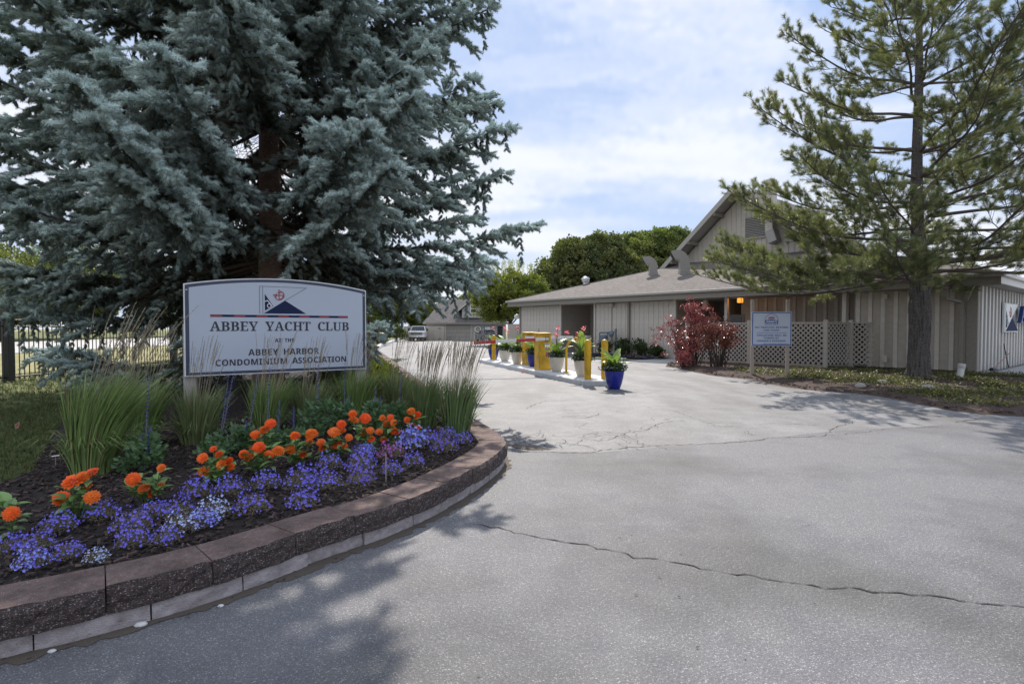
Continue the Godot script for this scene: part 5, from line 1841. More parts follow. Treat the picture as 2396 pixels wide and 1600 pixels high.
const ZINNIA = [
	[-3.21, -3.52, [0.09, 0.20, 0.11, 0.045]],
	[-3.07, -3.83, [0.09, 0.31, 0.11, 0.066, 0.13, 0.33, 0.07, 0.044, 0.16, 0.35, 0.03, 0.044, -0.09, 0.16, -0.01, 0.053, 0.20, 0.20, 0.09, 0.049, 0.15, 0.26, 0.05, 0.029]],
	[-2.82, -4.22, [-0.02, 0.22, 0.11, 0.051, 0.03, 0.14, 0.07, 0.048, 0.07, 0.09, 0.03, 0.036, 0.11, 0.14, -0.01, 0.028, 0.18, 0.30, 0.09, 0.032]],
	[-2.56, -4.77, [-0.07, 0.25, 0.11, 0.045, -0.08, 0.12, 0.07, 0.047, -0.02, 0.31, 0.03, 0.031, 0.01, 0.25, -0.01, 0.037, 0.08, 0.19, 0.09, 0.047, 0.13, 0.21, 0.05, 0.035, 0.11, 0.15, 0.01, 0.040]],
	[-2.31, -5.04, [-0.10, 0.22, 0.11, 0.042, -0.07, 0.18, 0.07, 0.050, 0.00, 0.26, 0.03, 0.058, 0.07, 0.19, -0.01, 0.047, 0.20, 0.24, 0.09, 0.054]],
	[-2.60, -5.74, [-0.03, 0.26, 0.11, 0.052, 0.05, 0.29, 0.07, 0.057, 0.09, 0.36, 0.03, 0.055, -0.13, 0.10, -0.01, 0.027]],
	[-2.09, -5.35, [0.02, 0.32, 0.11, 0.049, -0.04, 0.19, 0.07, 0.051, 0.06, 0.12, 0.03, 0.045, 0.11, 0.24, -0.01, 0.041, 0.17, 0.33, 0.09, 0.061]],
	[-1.85, -5.59, [-0.06, 0.21, 0.11, 0.042, -0.05, 0.14, 0.07, 0.045, 0.07, 0.17, 0.03, 0.054, 0.14, 0.15, -0.01, 0.035, 0.07, 0.31, 0.09, 0.064, 0.13, 0.38, 0.05, 0.047, 0.13, 0.31, 0.01, 0.035, 0.22, 0.26, 0.11, 0.038]],
	[-1.59, -5.94, [-0.10, 0.44, 0.11, 0.045, -0.10, 0.37, 0.07, 0.054, 0.01, 0.38, 0.03, 0.059, -0.02, 0.23, -0.01, 0.051, 0.08, 0.26, 0.09, 0.041, 0.08, 0.16, 0.05, 0.041]],
	[-1.42, -6.26, [-0.07, 0.19, 0.11, 0.043, -0.04, 0.34, 0.07, 0.036, 0.04, 0.34, 0.03, 0.039, -0.00, 0.25, -0.01, 0.056, 0.09, 0.29, 0.09, 0.041, 0.08, 0.19, 0.05, 0.046, 0.12, 0.17, 0.01, 0.034, -0.02, 0.10, 0.11, 0.038]],
	[-1.21, -6.82, [-0.07, 0.23, 0.11, 0.042, -0.03, 0.33, 0.07, 0.052, 0.04, 0.27, 0.03, 0.055, -0.02, 0.14, -0.01, 0.048, 0.06, 0.13, 0.09, 0.036]],
]
const LOBELIA = [
	[-2.99, -3.26, 0.088],
	[-2.85, -3.27, 0.106],
	[-2.68, -3.05, 0.090],
	[-2.97, -3.58, 0.111],
	[-2.60, -3.19, 0.094],
	[-2.39, -3.14, 0.068],
	[-2.87, -3.82, 0.112],
	[-2.47, -3.56, 0.127],
	[-2.32, -3.35, 0.098],
	[-2.56, -3.90, 0.102],
	[-2.15, -3.40, 0.089],
	[-2.36, -3.86, 0.126],
	[-2.16, -3.58, 0.111],
	[-2.08, -3.69, 0.103],
	[-2.49, -4.31, 0.120],
	[-2.10, -3.84, 0.119],
	[-2.26, -4.39, 0.129],
	[-1.88, -3.96, 0.129],
	[-2.04, -4.54, 0.126],
	[-1.57, -4.10, 0.127],
	[-1.73, -4.51, 0.147],
	[-1.54, -4.55, 0.134],
	[-1.72, -5.18, 0.128],
	[-1.57, -5.65, 0.114],
	[-1.40, -5.08, 0.149],
	[-1.28, -4.67, 0.123],
	[-1.52, -5.75, 0.098],
	[-1.23, -5.60, 0.147],
	[-1.10, -5.00, 0.101],
	[-1.09, -5.98, 0.185],
	[-0.95, -5.30, 0.107],
	[-0.94, -6.28, 0.136],
	[-0.72, -5.86, 0.154],
	[-0.78, -6.65, 0.123],
	[-0.56, -6.33, 0.108],
]
# ---------------------------------------------------------------- the club sign
func club_sign() -> void:
	var a := Vector2(-4.28, -7.2)
	var b := Vector2(-2.27, -8.6)
	var m := (a + b) / 2
	var s := thing("club_sign", "large white yacht club sign with navy border and arched top in the flower bed", "sign", Vector3(m.x, 0, m.y), deg_to_rad(34.86))
	var arch := func(w: float, y0: float, y1: float, ym: float) -> PackedVector2Array:
		var p := PackedVector2Array([Vector2(-w, y0), Vector2(w, y0)])
		for i in 25:
			var t := 1.0 - i / 12.0
			p.append(Vector2(w * t, lerpf(ym, y1, t * t)))
		return p
	var st := mb()
	prism(st, arch.call(1.222, 0.905, 2.122, 2.24), -0.045, 0.0)
	part("frame", st.commit(), M.white_print, s)
	st = mb()
	prism(st, arch.call(1.208, 0.919, 2.108, 2.226), 0.0, 0.004)
	part("border", st.commit(), M.navy_frame, s)
	st = mb()
	prism(st, arch.call(1.164, 0.956, 2.073, 2.185), 0.004, 0.009)
	part("panel", st.commit(), M.sign_white, s)
	for x in [-1.156, 1.168]:
		part("post", box_mesh(Vector3(0.145, 1.6, 0.10), 0.008), M.post_grey, s, Transform3D(Basis.IDENTITY, Vector3(x, 0.80, -0.10)))
	for x in [-1.188, 1.188]:
		st = mb()
		lathe(st, [[Vector2(0.014, 0), Vector2(0.012, 0.006), Vector2(0, 0.008)]], 10)
		part("screw", done(st, true), M.steel, s, Transform3D(Basis(Vector3.RIGHT, PI / 2), Vector3(x, 2.04, 0.004)))
	pennant(s, Vector2(0.0085, 1.9335), Vector2(0.635, 0.383), 0.0095)
	# the striped bar
	var seg := 14
	for k in 13:
		var w := 1.853 / 13.0
		part("bar_band", box_mesh(Vector3(w - 0.0005, 0.022, 0.003)), M.red_print if k % 2 == 0 else M.navy, s, Transform3D(Basis.IDENTITY, Vector3(-0.92 + (k + 0.5) * w, 1.708, 0.0115)))
	for y in [1.7215, 1.6945]:
		part("bar_line", box_mesh(Vector3(1.853, 0.005, 0.003)), M.navy, s, Transform3D(Basis.IDENTITY, Vector3(0.0065, y, 0.0115)))
	lettering("lettering", "ABBEY  YACHT  CLUB", "Droid Serif", 700, Vector2(0.009, 1.565), Vector2(1.872, 0.132), 0.011, M.ink, s)
	lettering("lettering", "AT  THE", "Droid Sans", 700, Vector2(0.017, 1.368), Vector2(0.262, 0.054), 0.011, M.ink, s)
	lettering("lettering", "ABBEY  HARBOR", "Droid Sans", 700, Vector2(0.019, 1.205), Vector2(0.958, 0.088), 0.011, M.ink, s)
	lettering("lettering", "CONDOMINIUM  ASSOCIATION", "Droid Sans", 700, Vector2(0.018, 1.072), Vector2(1.765, 0.088), 0.011, M.ink, s)

func notice_sign() -> void:
	var s := thing("notice_sign", "white no-trailers notice with blue border on two wooden posts by the lattice", "sign", Vector3(7.99, 0.0, -17.0), -0.10)
	for p in [[-0.545, -0.03], [0.50, 0.06]]:
		part("post", box_mesh(Vector3(0.10, 2.42, 0.09), 0.008), M.post_wood, s, Transform3D(Basis.IDENTITY, Vector3(p[0], 1.2, -0.07)))
	part("panel", box_mesh(Vector3(1.19, 1.05, 0.03), 0.004), M.sign_white, s, Transform3D(Basis.IDENTITY, Vector3(0, 1.508, 0)))
	for e in [[0.0, 0.495, 1.15, 0.028], [0.0, -0.495, 1.15, 0.028], [-0.565, 0.0, 0.028, 0.962], [0.565, 0.0, 0.028, 0.962]]:
		part("border", box_mesh(Vector3(e[2], e[3], 0.003)), M.blue_print, s, Transform3D(Basis.IDENTITY, Vector3(e[0], 1.508 + e[1], 0.0165)))
	var k := 0.001677
	var f := func(cx: float, cy: float) -> Vector2: return Vector2((cx - 673.0) * k, 1.508 - (cy - 545.0) * k)
	var txt := func(words: String, x0: float, x1: float, y: float, h: float) -> void:
		var c: Vector2 = f.call((x0 + x1) / 2, y)
		lettering("lettering", words, "Droid Sans", 700, c, Vector2((x1 - x0) * k, h * k), 0.0175, M.blue_print, s)
	txt.call("NO TRAILERS BEYOND", 378, 965, 518, 33)
	txt.call("THIS POINT", 525, 812, 571, 33)
	txt.call("VIOLATORS WILL BE", 412, 935, 664, 33)
	txt.call("TOWED AT", 530, 802, 713, 33)
	txt.call("OWNER'S EXPENSE", 412, 918, 767, 33)
	txt.call("ABBEY HARBOR MANAGEMENT", 525, 978, 822, 14)
	part("rule", box_mesh(Vector3(540 * k, 0.012, 0.003)), M.blue_print, s, Transform3D(Basis.IDENTITY, Vector3(-3 * k, 1.508 - 72 * k, 0.0165)))
	# the harbour emblem: an arch over a blue block
	var seg := func(p: Vector2, q: Vector2, w: float, m: Material, z: float, called: String) -> void:
		var n := (q - p).orthogonal().normalized() * w / 2
		var st := mb()
		prism(st, PackedVector2Array([p - n, q - n, q + n, p + n]), z, z + 0.003)
		part(called, st.commit(), m, s)
	var c: Vector2 = f.call(668, 392)
	for i in 14:
		var a0 := PI * i / 14.0
		var a1 := PI * (i + 1) / 14.0
		seg.call(c + Vector2(cos(a0), sin(a0)) * 118 * k, c + Vector2(cos(a1), sin(a1)) * 118 * k, 7 * k, M.blue_print, 0.0150, "arch")
	for i in 6:
		var a0 := PI * (0.28 + 0.44 * i / 6.0)
		var a1 := PI * (0.28 + 0.44 * (i + 1) / 6.0)
		seg.call(c + Vector2(cos(a0) * 84, sin(a0) * 52) * k, c + Vector2(cos(a1) * 84, sin(a1) * 52) * k, 24 * k, M.red_print, 0.0150, "red_arc")
	var st := mb()
	var poly := PackedVector2Array()
	for p in [[552, 472], [785, 472], [785, 388], [725, 380], [668, 366], [610, 380], [552, 388]]:
		poly.append(f.call(p[0], p[1]))
	prism(st, poly, 0.0150, 0.0180)
	part("emblem_block", st.commit(), M.blue_print, s)
	lettering("lettering", "ABBEY", "Droid Serif", 700, f.call(668, 410), Vector2(200 * k, 38 * k), 0.0190, M.white_print, s)
	lettering("lettering", "HARBOR", "Droid Sans", 700, f.call(668, 453), Vector2(215 * k, 22 * k), 0.0190, M.white_print, s)

# ---------------------------------------------------------------- shrubs by the clubhouse
func woody_shrub(called: String, label: String, at: Vector3, blobs: Array, n: int, clump: Mesh, mat: Material, cols: Array, stems: int, sd: int, group := "") -> Node3D:
	var q := RandomNumberGenerator.new()
	q.seed = sd
	var t := thing(called, label, "shrub", at, 0, group)
	var st := mb()
	var where := []
	var tints := []
	for i in stems:
		var b: Array = blobs[i % blobs.size()]
		var d := Vector3(q.randf_range(-0.9, 0.9), q.randf_range(-0.2, 1.0), q.randf_range(-0.9, 0.9))
		var e: Vector3 = (b[0] as Vector3) + d * (b[1] as Vector3) * 0.85
		var s0 := Vector3(q.randf_range(-0.12, 0.12), -0.05, q.randf_range(-0.12, 0.12)) + Vector3((b[0] as Vector3).x * 0.35, 0, (b[0] as Vector3).z * 0.35)
		var mid := s0.lerp(e, 0.5) + Vector3(q.randf_range(-0.1, 0.1), 0.1, q.randf_range(-0.1, 0.1))
		tube(st, [s0, mid, e], [0.022, 0.013, 0.004], 5, false)
		for k in maxi(2, int(n / stems * 0.5)):
			var tt := q.randf_range(0.45, 1.0)
			var p := mid.lerp(e, (tt - 0.5) * 2.0) if tt > 0.5 else s0.lerp(mid, tt * 2.0)
			where.append(Transform3D(Basis.from_euler(Vector3(q.randf_range(-0.6, 0.6), q.randf_range(0, TAU), q.randf_range(-0.6, 0.6))).scaled(Vector3.ONE * q.randf_range(0.7, 1.2)), p + Vector3(q.randfn(), q.randfn(), q.randfn()) * 0.06))
			tints.append((cols[0] as Color).lerp(cols[1], q.randf()) * q.randf_range(0.75, 1.25))
	part("stems", st.commit(), M.bark, t, Transform3D.IDENTITY, true)
	while where.size() < n:
		var b: Array = blobs[q.randi_range(0, blobs.size() - 1)]
		var d := Vector3(q.randfn(), q.randfn(), q.randfn()).normalized() * pow(q.randf(), 0.4)
		where.append(Transform3D(Basis.from_euler(Vector3(q.randf_range(-0.6, 0.6), q.randf_range(0, TAU), q.randf_range(-0.6, 0.6))).scaled(Vector3.ONE * q.randf_range(0.7, 1.2)), (b[0] as Vector3) + d * (b[1] as Vector3)))
		tints.append((cols[0] as Color).lerp(cols[1], q.randf()) * q.randf_range(0.75, 1.25))
	many("foliage", clump, mat, where, tints, t)
	return t

func shrubs() -> void:
	var red := leaf_clump(16, 0.15, 0.034, 71, 0.9)
	var cols := [Color(0.22, 0.055, 0.065), Color(0.60, 0.20, 0.18)]
	woody_shrub("red_shrub", "larger dark-red leaved shrub at the left end of the lattice", Vector3(6.95, 0.05, -21.4), [[Vector3(0.0, 1.45, 0), Vector3(0.95, 0.85, 0.6)], [Vector3(-0.95, 1.15, 0.1), Vector3(0.65, 0.85, 0.5)], [Vector3(0.55, 1.2, 0.1), Vector3(0.6, 0.75, 0.5)], [Vector3(0.35, 1.9, 0), Vector3(0.45, 0.55, 0.45)], [Vector3(-0.1, 2.1, 0.1), Vector3(0.35, 0.5, 0.35)], [Vector3(-0.15, 0.65, 0.2), Vector3(0.5, 0.45, 0.4)]], 430, red, M.red_leaf, cols, 34, 72, "red-leaved shrubs by the lattice")
	woody_shrub("red_shrub", "smaller bronze-red shrub just left of the notice sign", Vector3(7.72, 0.05, -20.6), [[Vector3(0.0, 1.25, 0), Vector3(0.72, 0.62, 0.5)], [Vector3(-0.5, 1.2, 0), Vector3(0.5, 0.5, 0.4)], [Vector3(0.45, 1.15, 0), Vector3(0.45, 0.45, 0.4)], [Vector3(-0.25, 1.55, 0), Vector3(0.4, 0.4, 0.4)]], 260, red, M.red_leaf, [Color(0.16, 0.045, 0.04), Color(0.46, 0.18, 0.12)], 26, 73, "red-leaved shrubs by the lattice")
	woody_shrub("red_shrub", "low dark-red shrub at the foot of the larger red shrub", Vector3(6.45, 0.03, -20.7), [[Vector3(0.0, 0.32, 0), Vector3(0.38, 0.30, 0.35)]], 90, red, M.red_leaf, cols, 10, 74, "red-leaved shrubs by the lattice")
	# foundation planting along the pale wall
	var b := Basis(Vector3.UP, -0.8810)
	var o := Vector3(15.1, 0, -17.9)
	var st := mb()
	var poly := PackedVector2Array()
	for p in [[-16.3, 0.02], [-16.3, 1.2], [-14.5, 1.55], [-12.6, 1.3], [-11.5, 0.9], [-11.5, 0.02]]:
		var v: Vector3 = o + b * Vector3(p[0], 0, p[1])
		poly.append(Vector2(v.x, v.z))
	sheet(st, poly, 0.06)
	struct("foundation_bed", st.commit(), M.mulch_brown)
	var gl := leaf_clump(18, 0.17, 0.05, 75, 0.5)
	var g := [Color(0.030, 0.055, 0.022), Color(0.095, 0.13, 0.05)]
	var names_ := ["dark green shrub by the gas meter", "dark green shrub at the foot of the left downspout", "fuller green shrub between the downspout and the entry", "small low green shrub nearest the red shrubs"]
	var at := [[-15.0, 0.9, 0.55], [-13.95, 0.7, 0.75], [-12.85, 0.65, 0.72], [-12.0, 0.6, 0.45]]
	for i in 4:
		var s: float = at[i][2]
		woody_shrub("foundation_shrub", names_[i], o + b * Vector3(at[i][0], 0.06, at[i][1]), [[Vector3(0, s * 0.6, 0), Vector3(s * 0.65, s * 0.6, s * 0.55)]], 70, gl, M.leaf, g, 10, 80 + i, "shrubs along the clubhouse wall")
	var w := []
	var c := []
	for i in 420:
		var v: Vector3 = o + b * Vector3(r(-16.2, -11.6), 0.08, r(0.5, 1.3))
		w.append(Transform3D(Basis(Vector3.UP, r(0, TAU)).scaled(Vector3.ONE * r(0.3, 0.6)), v))
		c.append(Color(0.06, 0.09, 0.03) if i % 3 else [Color(0.30, 0.16, 0.42), Color(0.5, 0.35, 0.35), Color(0.10, 0.08, 0.45)][i / 3 % 3])
	many("edging_flowers", gl, M.leaf, w, c, self)
	tag(get_node("edging_flowers"), "low mauve and green edging plants in the bed by the clubhouse wall", "flowers", "", "stuff")
	# gas meter
	var gm := thing("gas_meter", "grey gas meter with pipework standing before the pale clubhouse wall", "gas meter", o + b * Vector3(-15.2, 0.06, 0.45), -0.8810)
	st = mb()
	tube(st, [Vector3(0.55, 0, 0), Vector3(0.55, 1.42, 0)], [0.05, 0.05], 10)
	tube(st, [Vector3(-0.55, 1.2, 0), Vector3(0.55, 1.25, 0)], [0.04, 0.04], 10)
	tube(st, [Vector3(-0.55, 0, 0), Vector3(-0.55, 1.2, 0)], [0.04, 0.04], 10)
	tube(st, [Vector3(0.0, 0, 0.1), Vector3(0.0, 1.2, 0.0)], [0.035, 0.035], 10)
	part("pipework", st.commit(), M.meter, gm)
	part("meter_body", box_mesh(Vector3(0.42, 0.5, 0.3), 0.08), M.meter, gm, Transform3D(Basis.IDENTITY, Vector3(-0.22, 0.85, 0.05)))
	st = mb()
	lathe(st, [[Vector2(0, 0), Vector2(0.15, 0.02), Vector2(0.17, 0.06), Vector2(0.15, 0.1), Vector2(0, 0.12)]], 18)
	part("regulator", done(st, true), M.meter, gm, Transform3D(Basis(Vector3.RIGHT, PI / 2), Vector3(0.3, 1.15, 0)))
	part("valve_handle", box_mesh(Vector3(0.2, 0.03, 0.03), 0.01), M.meter, gm, Transform3D(Basis.IDENTITY, Vector3(0.66, 0.95, 0.05)))
	var ub := thing("utility_box", "pale grey utility cabinet at the mouth of the dark alcove", "cabinet", o + b * Vector3(-16.9, 0.0, 0.25), -0.8810)
	part("body", box_mesh(Vector3(0.42, 1.1, 0.35), 0.02), M.siding_pale, ub, Transform3D(Basis.IDENTITY, Vector3(0, 0.55, 0)))
	part("door", box_mesh(Vector3(0.36, 0.9, 0.02), 0.005), M.louver, ub, Transform3D(Basis.IDENTITY, Vector3(0, 0.6, 0.18)))
	var sg := thing("side_gate", "short greige gate panel at the left end of the clubhouse", "gate", o + b * Vector3(-24.0, 0, -0.6), -0.8810)
	for k in 6:
		part("board", box_mesh(Vector3(0.27, 1.75, 0.04), 0.005), M.siding, sg, Transform3D(Basis.IDENTITY, Vector3(-0.75 + k * 0.29, 0.9, 0)))
	for y in [0.4, 1.5]:
		part("rail", box_mesh(Vector3(1.8, 0.1, 0.05), 0.005), M.trim, sg, Transform3D(Basis.IDENTITY, Vector3(0, y, -0.05)))
	part("hinge", box_mesh(Vector3(0.7, 0.05, 0.03)), M.black_iron, sg, Transform3D(Basis.IDENTITY, Vector3(0.5, 1.55, 0.04)))
	var gl2 := mb()
	lathe(gl2, [[Vector2(0, -0.17), Vector2(0.12, -0.12), Vector2(0.17, 0), Vector2(0.12, 0.12), Vector2(0, 0.17)]], 16)
	var gb := thing("globe_lamp", "small white globe lamp on the left corner of the clubhouse", "lamp", o + b * Vector3(-23.25, 2.25, 0.0), 0)
	part("globe", done(gl2, true), M.bright_white, gb)
	part("arm", box_mesh(Vector3(0.3, 0.04, 0.04)), M.siding_pale, gb, Transform3D(Basis(Vector3.UP, -0.88), Vector3(0.12, -0.12, 0.14)))

# ---------------------------------------------------------------- plants of the flower bed
func grass_clump(n: int, height: float, spread: float, plumes: int, plume_h: float, sd: int, green: Color, lean := 0.16) -> Array:
	var q := RandomNumberGenerator.new()
	q.seed = sd
	var st := mb()
	for i in n:
		var a := q.randf_range(0, TAU)
		var rad := 0.16 * sqrt(q.randf())
		var base := Vector3(cos(a) * rad, 0, sin(a) * rad)
		var low := q.randf() < 0.22
		var out := Vector3(cos(a), 0, sin(a)) * q.randf_range(0.05, 1.0) * spread * (1.5 if low else 0.75)
		var len := height * q.randf_range(0.65, 1.08) * (0.72 if low else 1.0)
		var w := q.randf_range(0.0040, 0.0085)
		var side := Vector3(-sin(a), 0, cos(a)).rotated(Vector3.UP, q.randf_range(-0.8, 0.8))
		var c := green * q.randf_range(0.7, 1.35)
		if q.randf() < 0.09:
			c = Color(0.27, 0.22, 0.12) * q.randf_range(0.7, 1.2)
		var prev := []
		for k in 7:
			var t := k / 6.0
			var drop := (1.25 if low else 0.35) * len * 0.45 * t * t * t
			var p := base + Vector3(0, len * t - drop, 0) + out * len * (t * 0.35 + t * t * 0.65) + Vector3(lean * len * t * t, 0, 0)
			var ww := w * (1.0 - t * t * 0.95) * (0.8 if k == 0 else 1.0)
			var row := [p - side * ww, p + side * ww]
			if k > 0:
				st.set_color(c * lerpf(0.9, 1.12, t))
				quad(st, prev[0], row[0], row[1], prev[1])
			prev = row
	var pl := mb()
	for i in plumes:
		var a := q.randf_range(0, TAU)
		var base := Vector3(cos(a), 0, sin(a)) * 0.13 * sqrt(q.randf())
		var out := Vector3(cos(a), 0, sin(a)) * q.randf_range(0.02, 0.22) * spread + Vector3(q.randf_range(0.6, 1.7) * lean, 0, 0)
		var h := plume_h * q.randf_range(0.80, 1.08)
		var f := func(t: float) -> Vector3: return base + Vector3(0, h * t * (1.0 - 0.04 * t), 0) + out * h * t * t
		var cs := Color(0.36, 0.30, 0.21) * q.randf_range(0.7, 1.3)
		pl.set_color(cs * 0.9)
		tube(pl, [f.call(0.0), f.call(0.4), f.call(0.75), f.call(1.0)], [0.0022, 0.002, 0.0016, 0.001], 3, false)
		for k in 26:
			var t := lerpf(0.76, 1.0, k / 26.0)
			var p: Vector3 = f.call(t)
			var up: Vector3 = ((f.call(minf(t + 0.02, 1.02)) as Vector3) - p).normalized()
			var b := q.randf_range(0, TAU)
			var d := (up * 1.0 + Vector3(cos(b), 0, sin(b)) * q.randf_range(0.12, 0.30)).normalized()
			var l := q.randf_range(0.03, 0.055) * (1.15 - (t - 0.76) * 2.2)
			var s := d.cross(Vector3(cos(b), 0.3, sin(b))).normalized() * 0.0028
			pl.set_color(cs * q.randf_range(0.8, 1.25))
			tri(pl, p - s, p + d * l, p + s)
	return [st.commit(), pl.commit()]

func zinnia_leaf(len: float) -> ArrayMesh:
	var st := mb()
	var prev := []
	for k in 6:
		var t := k / 5.0
		var w := len * 0.27 * sin(PI * pow(t, 0.75)) + 0.001
		var p := Vector3(0, len * (0.35 * t - 0.30 * t * t), len * t)
		var row := [p + Vector3(-w, w * 0.35, 0), p, p + Vector3(w, w * 0.35, 0)]
		if k > 0:
			quad(st, prev[0], row[0], row[1], prev[1])
			quad(st, prev[1], row[1], row[2], prev[2])
		prev = row
	return st.commit()

func bed_plants() -> void:
	# ornamental grasses
	var g1 := Color(0.185, 0.270, 0.085)
	var g2 := Color(0.125, 0.190, 0.070)
	var gm := [grass_clump(900, 1.05, 0.50, 34, 1.48, 201, g1, 0.24), grass_clump(640, 0.92, 0.50, 28, 1.36, 202, g1, 0.12), grass_clump(760, 0.86, 0.48, 84, 1.36, 203, g2, 0.10), grass_clump(600, 0.80, 0.62, 24, 1.26, 204, Color(0.19, 0.24, 0.10), 0.08)]
	var grasses := [
		[-3.92, -5.15, 0, 1.06, 0.0, "tall feather grass clump with brown wind-bent plumes, leftmost in the bed"],
		[-4.22, -6.2, 1, 0.98, 1.0, "feather grass clump behind and right of the leftmost one"],
		[-3.68, -6.42, 3, 1.0, 0.4, "arching grass clump at the left post of the club sign"],
		[-3.10, -6.95, 1, 0.95, 2.2, "grass clump under the left half of the club sign"],
		[-2.72, -7.35, 3, 0.98, 1.3, "grass clump under the middle of the club sign"],
		[-2.25, -7.85, 1, 0.98, 3.3, "grass clump at the right post of the club sign"],
		[-1.72, -8.35, 3, 1.05, 2.0, "grass clump just right of the club sign"],
		[-0.70, -6.95, 2, 1.0, 0.0, "dense dark green feather grass at the wall corner, rightmost in the bed"],
		[-1.18, -7.45, 2, 0.95, 0.5, "dark green feather grass just behind the corner clump"]]
	for g in grasses:
		var t := thing("feather_grass", g[5], "ornamental grass", Vector3(g[0], BED - 0.02, g[1]), 0, "feather grass clumps in the bed")
		var xf := Transform3D(Basis(Vector3.UP, r(-0.35, 0.35)).scaled(Vector3.ONE * g[3]), Vector3.ZERO)
		part("blades", gm[g[2]][0], M.blade, t, xf, true)
		part("plumes", gm[g[2]][1], M.blade, t, xf, true)
	# zinnias
	var heads := [flower_head([[18, 0.15, 1.0, 0.02, 0.02], [16, 0.12, 0.92, 0.2, 0.30], [14, 0.1, 0.76, 0.36, 0.56], [11, 0.05, 0.54, 0.52, 0.76], [7, 0.0, 0.30, 0.66, 0.86]], 1.0), flower_head([[15, 0.2, 1.0, 0.0, -0.02], [14, 0.15, 0.86, 0.16, 0.24], [12, 0.1, 0.66, 0.3, 0.44], [8, 0.05, 0.40, 0.42, 0.58]], 1.0)]
	var leaves := [zinnia_leaf(0.120), zinnia_leaf(0.105), zinnia_leaf(0.09)]
	var zl := ["orange zinnia with a single bloom at the left edge of the bed", "orange zinnia with big double blooms in front of the leftmost grass", "orange zinnia by the leafy sage left of the middle", "orange zinnia with many round blooms left of the middle", "orange zinnia at the middle front above the blue lobelia", "taller orange zinnia behind the middle front one", "orange zinnia right of the middle with loose blooms", "orange zinnia with crowded blooms in the right half of the bed", "orange zinnia with the tallest blooms right of the leafy sage", "orange zinnia with small blooms second from the right", "orange zinnia beside the dark corner grass, rightmost"]
	for i in ZINNIA.size():
		var z: Array = ZINNIA[i]
		var t := thing("zinnia", zl[i], "flowers", Vector3(z[0], BED, z[1]), 0, "orange zinnias in the bed")
		var stems := mb()
		var fl: Array = z[2]
		for k in range(0, fl.size(), 4):
			var p := Vector3(fl[k], fl[k + 1], fl[k + 2])
			var bp := Vector3(p.x * 0.25, 0, p.z * 0.25)
			var m := Vector3(p.x * 0.7, p.y * 0.55, p.z * 0.7)
			tube(stems, [bp, m, p], [0.006, 0.005, 0.004], 5, false)
			var tilt := Basis(Vector3.RIGHT, r(0.35, 1.0)) * Basis(Vector3.BACK, r(-0.4, 0.4))
			part("flower_head", heads[(i + k / 4) % 2], M.zinnia[(i * 3 + k / 4) % 3], t, Transform3D(tilt.scaled_local(Vector3.ONE * fl[k + 3] * 1.12), p - Vector3(0, 0.008, 0)))
			for j in 5:
				var u := r(0.15, 0.9)
				var c := bp.lerp(m, u * 2.0) if u < 0.5 else m.lerp(p, (u - 0.5) * 2.0)
				part("leaf", leaves[rng.randi_range(0, 2)], M.zinnia_leaf[rng.randi_range(0, 2)], t, Transform3D(Basis(Vector3.UP, r(0, TAU)) * Basis(Vector3.RIGHT, r(-0.5, 0.4)), c))
		for j in 18:
			part("leaf", leaves[j % 3], M.zinnia_leaf[j % 3], t, Transform3D(Basis(Vector3.UP, TAU * j / 9.0 + r(-0.3, 0.3)) * Basis(Vector3.RIGHT, r(-0.5, 0.2)).scaled_local(Vector3.ONE * r(0.9, 1.25)), Vector3(r(-0.08, 0.08), r(0.03, 0.22), r(-0.08, 0.08))))
		part("stems", stems.commit(), M.stalk, t)
	# lobelia
	var kinds := []
	for k in 5:
		var q := RandomNumberGenerator.new()
		q.seed = 400 + k
		var fo := mb()
		var bl := mb()
		for i in 520:
			var a := q.randf_range(0, TAU)
			var rr := sqrt(q.randf())
			var y := 0.80 * sqrt(maxf(0.0, 1.0 - rr * rr * 0.8)) * q.randf_range(0.45, 1.0)
			var p := Vector3(cos(a) * rr, y, sin(a) * rr) * q.randf_range(0.75, 1.05)
			var d := Vector3(q.randf_range(-1, 1), q.randf_range(-0.2, 1), q.randf_range(-1, 1)).normalized()
			var s := d.cross(Vector3(q.randf(), q.randf(), q.randf())).normalized()
			var l := q.randf_range(0.12, 0.26)
			fo.set_color(Color(0.11, 0.115, 0.055).lerp(Color(0.24, 0.175, 0.12), q.randf()) * q.randf_range(0.7, 1.2))
			tri(fo, p - s * 0.018, p + d * l, p + s * 0.018)
		for i in 135:
			var a := q.randf_range(0, TAU)
			var rr := sqrt(q.randf()) * 1.04
			var y := 0.95 * sqrt(maxf(0.0, 1.0 - rr * rr * 0.78)) * q.randf_range(0.6, 1.12)
			var p := Vector3(cos(a) * rr, y, sin(a) * rr)
			var nrm := Vector3(cos(a) * rr * 0.8 + q.randf_range(-0.4, 0.4), 0.55 + q.randf_range(-0.3, 0.4), sin(a) * rr * 0.8 + q.randf_range(-0.1, 0.7)).normalized()
			var u := nrm.cross(Vector3.UP).normalized()
			var v := u.cross(nrm)
			bl.set_color(Color.WHITE * q.randf_range(0.65, 1.35))
			var z := q.randf_range(0.045, 0.080)
			for e in 3:
				var b := -PI / 2 + (e - 1) * 0.95
				var o := u * cos(b) + v * sin(b)
				var w := u * -sin(b) + v * cos(b)
				tri(bl, p, p + o * z * 1.1 - w * z * 0.5 + nrm * z * 0.2, p + o * z * 1.1 + w * z * 0.5 + nrm * z * 0.2)
			tri(bl, p, p + v * z * 0.7 - u * z * 0.25, p + v * z * 0.7 + u * z * 0.25)
		kinds.append([fo.commit(), bl.commit()])
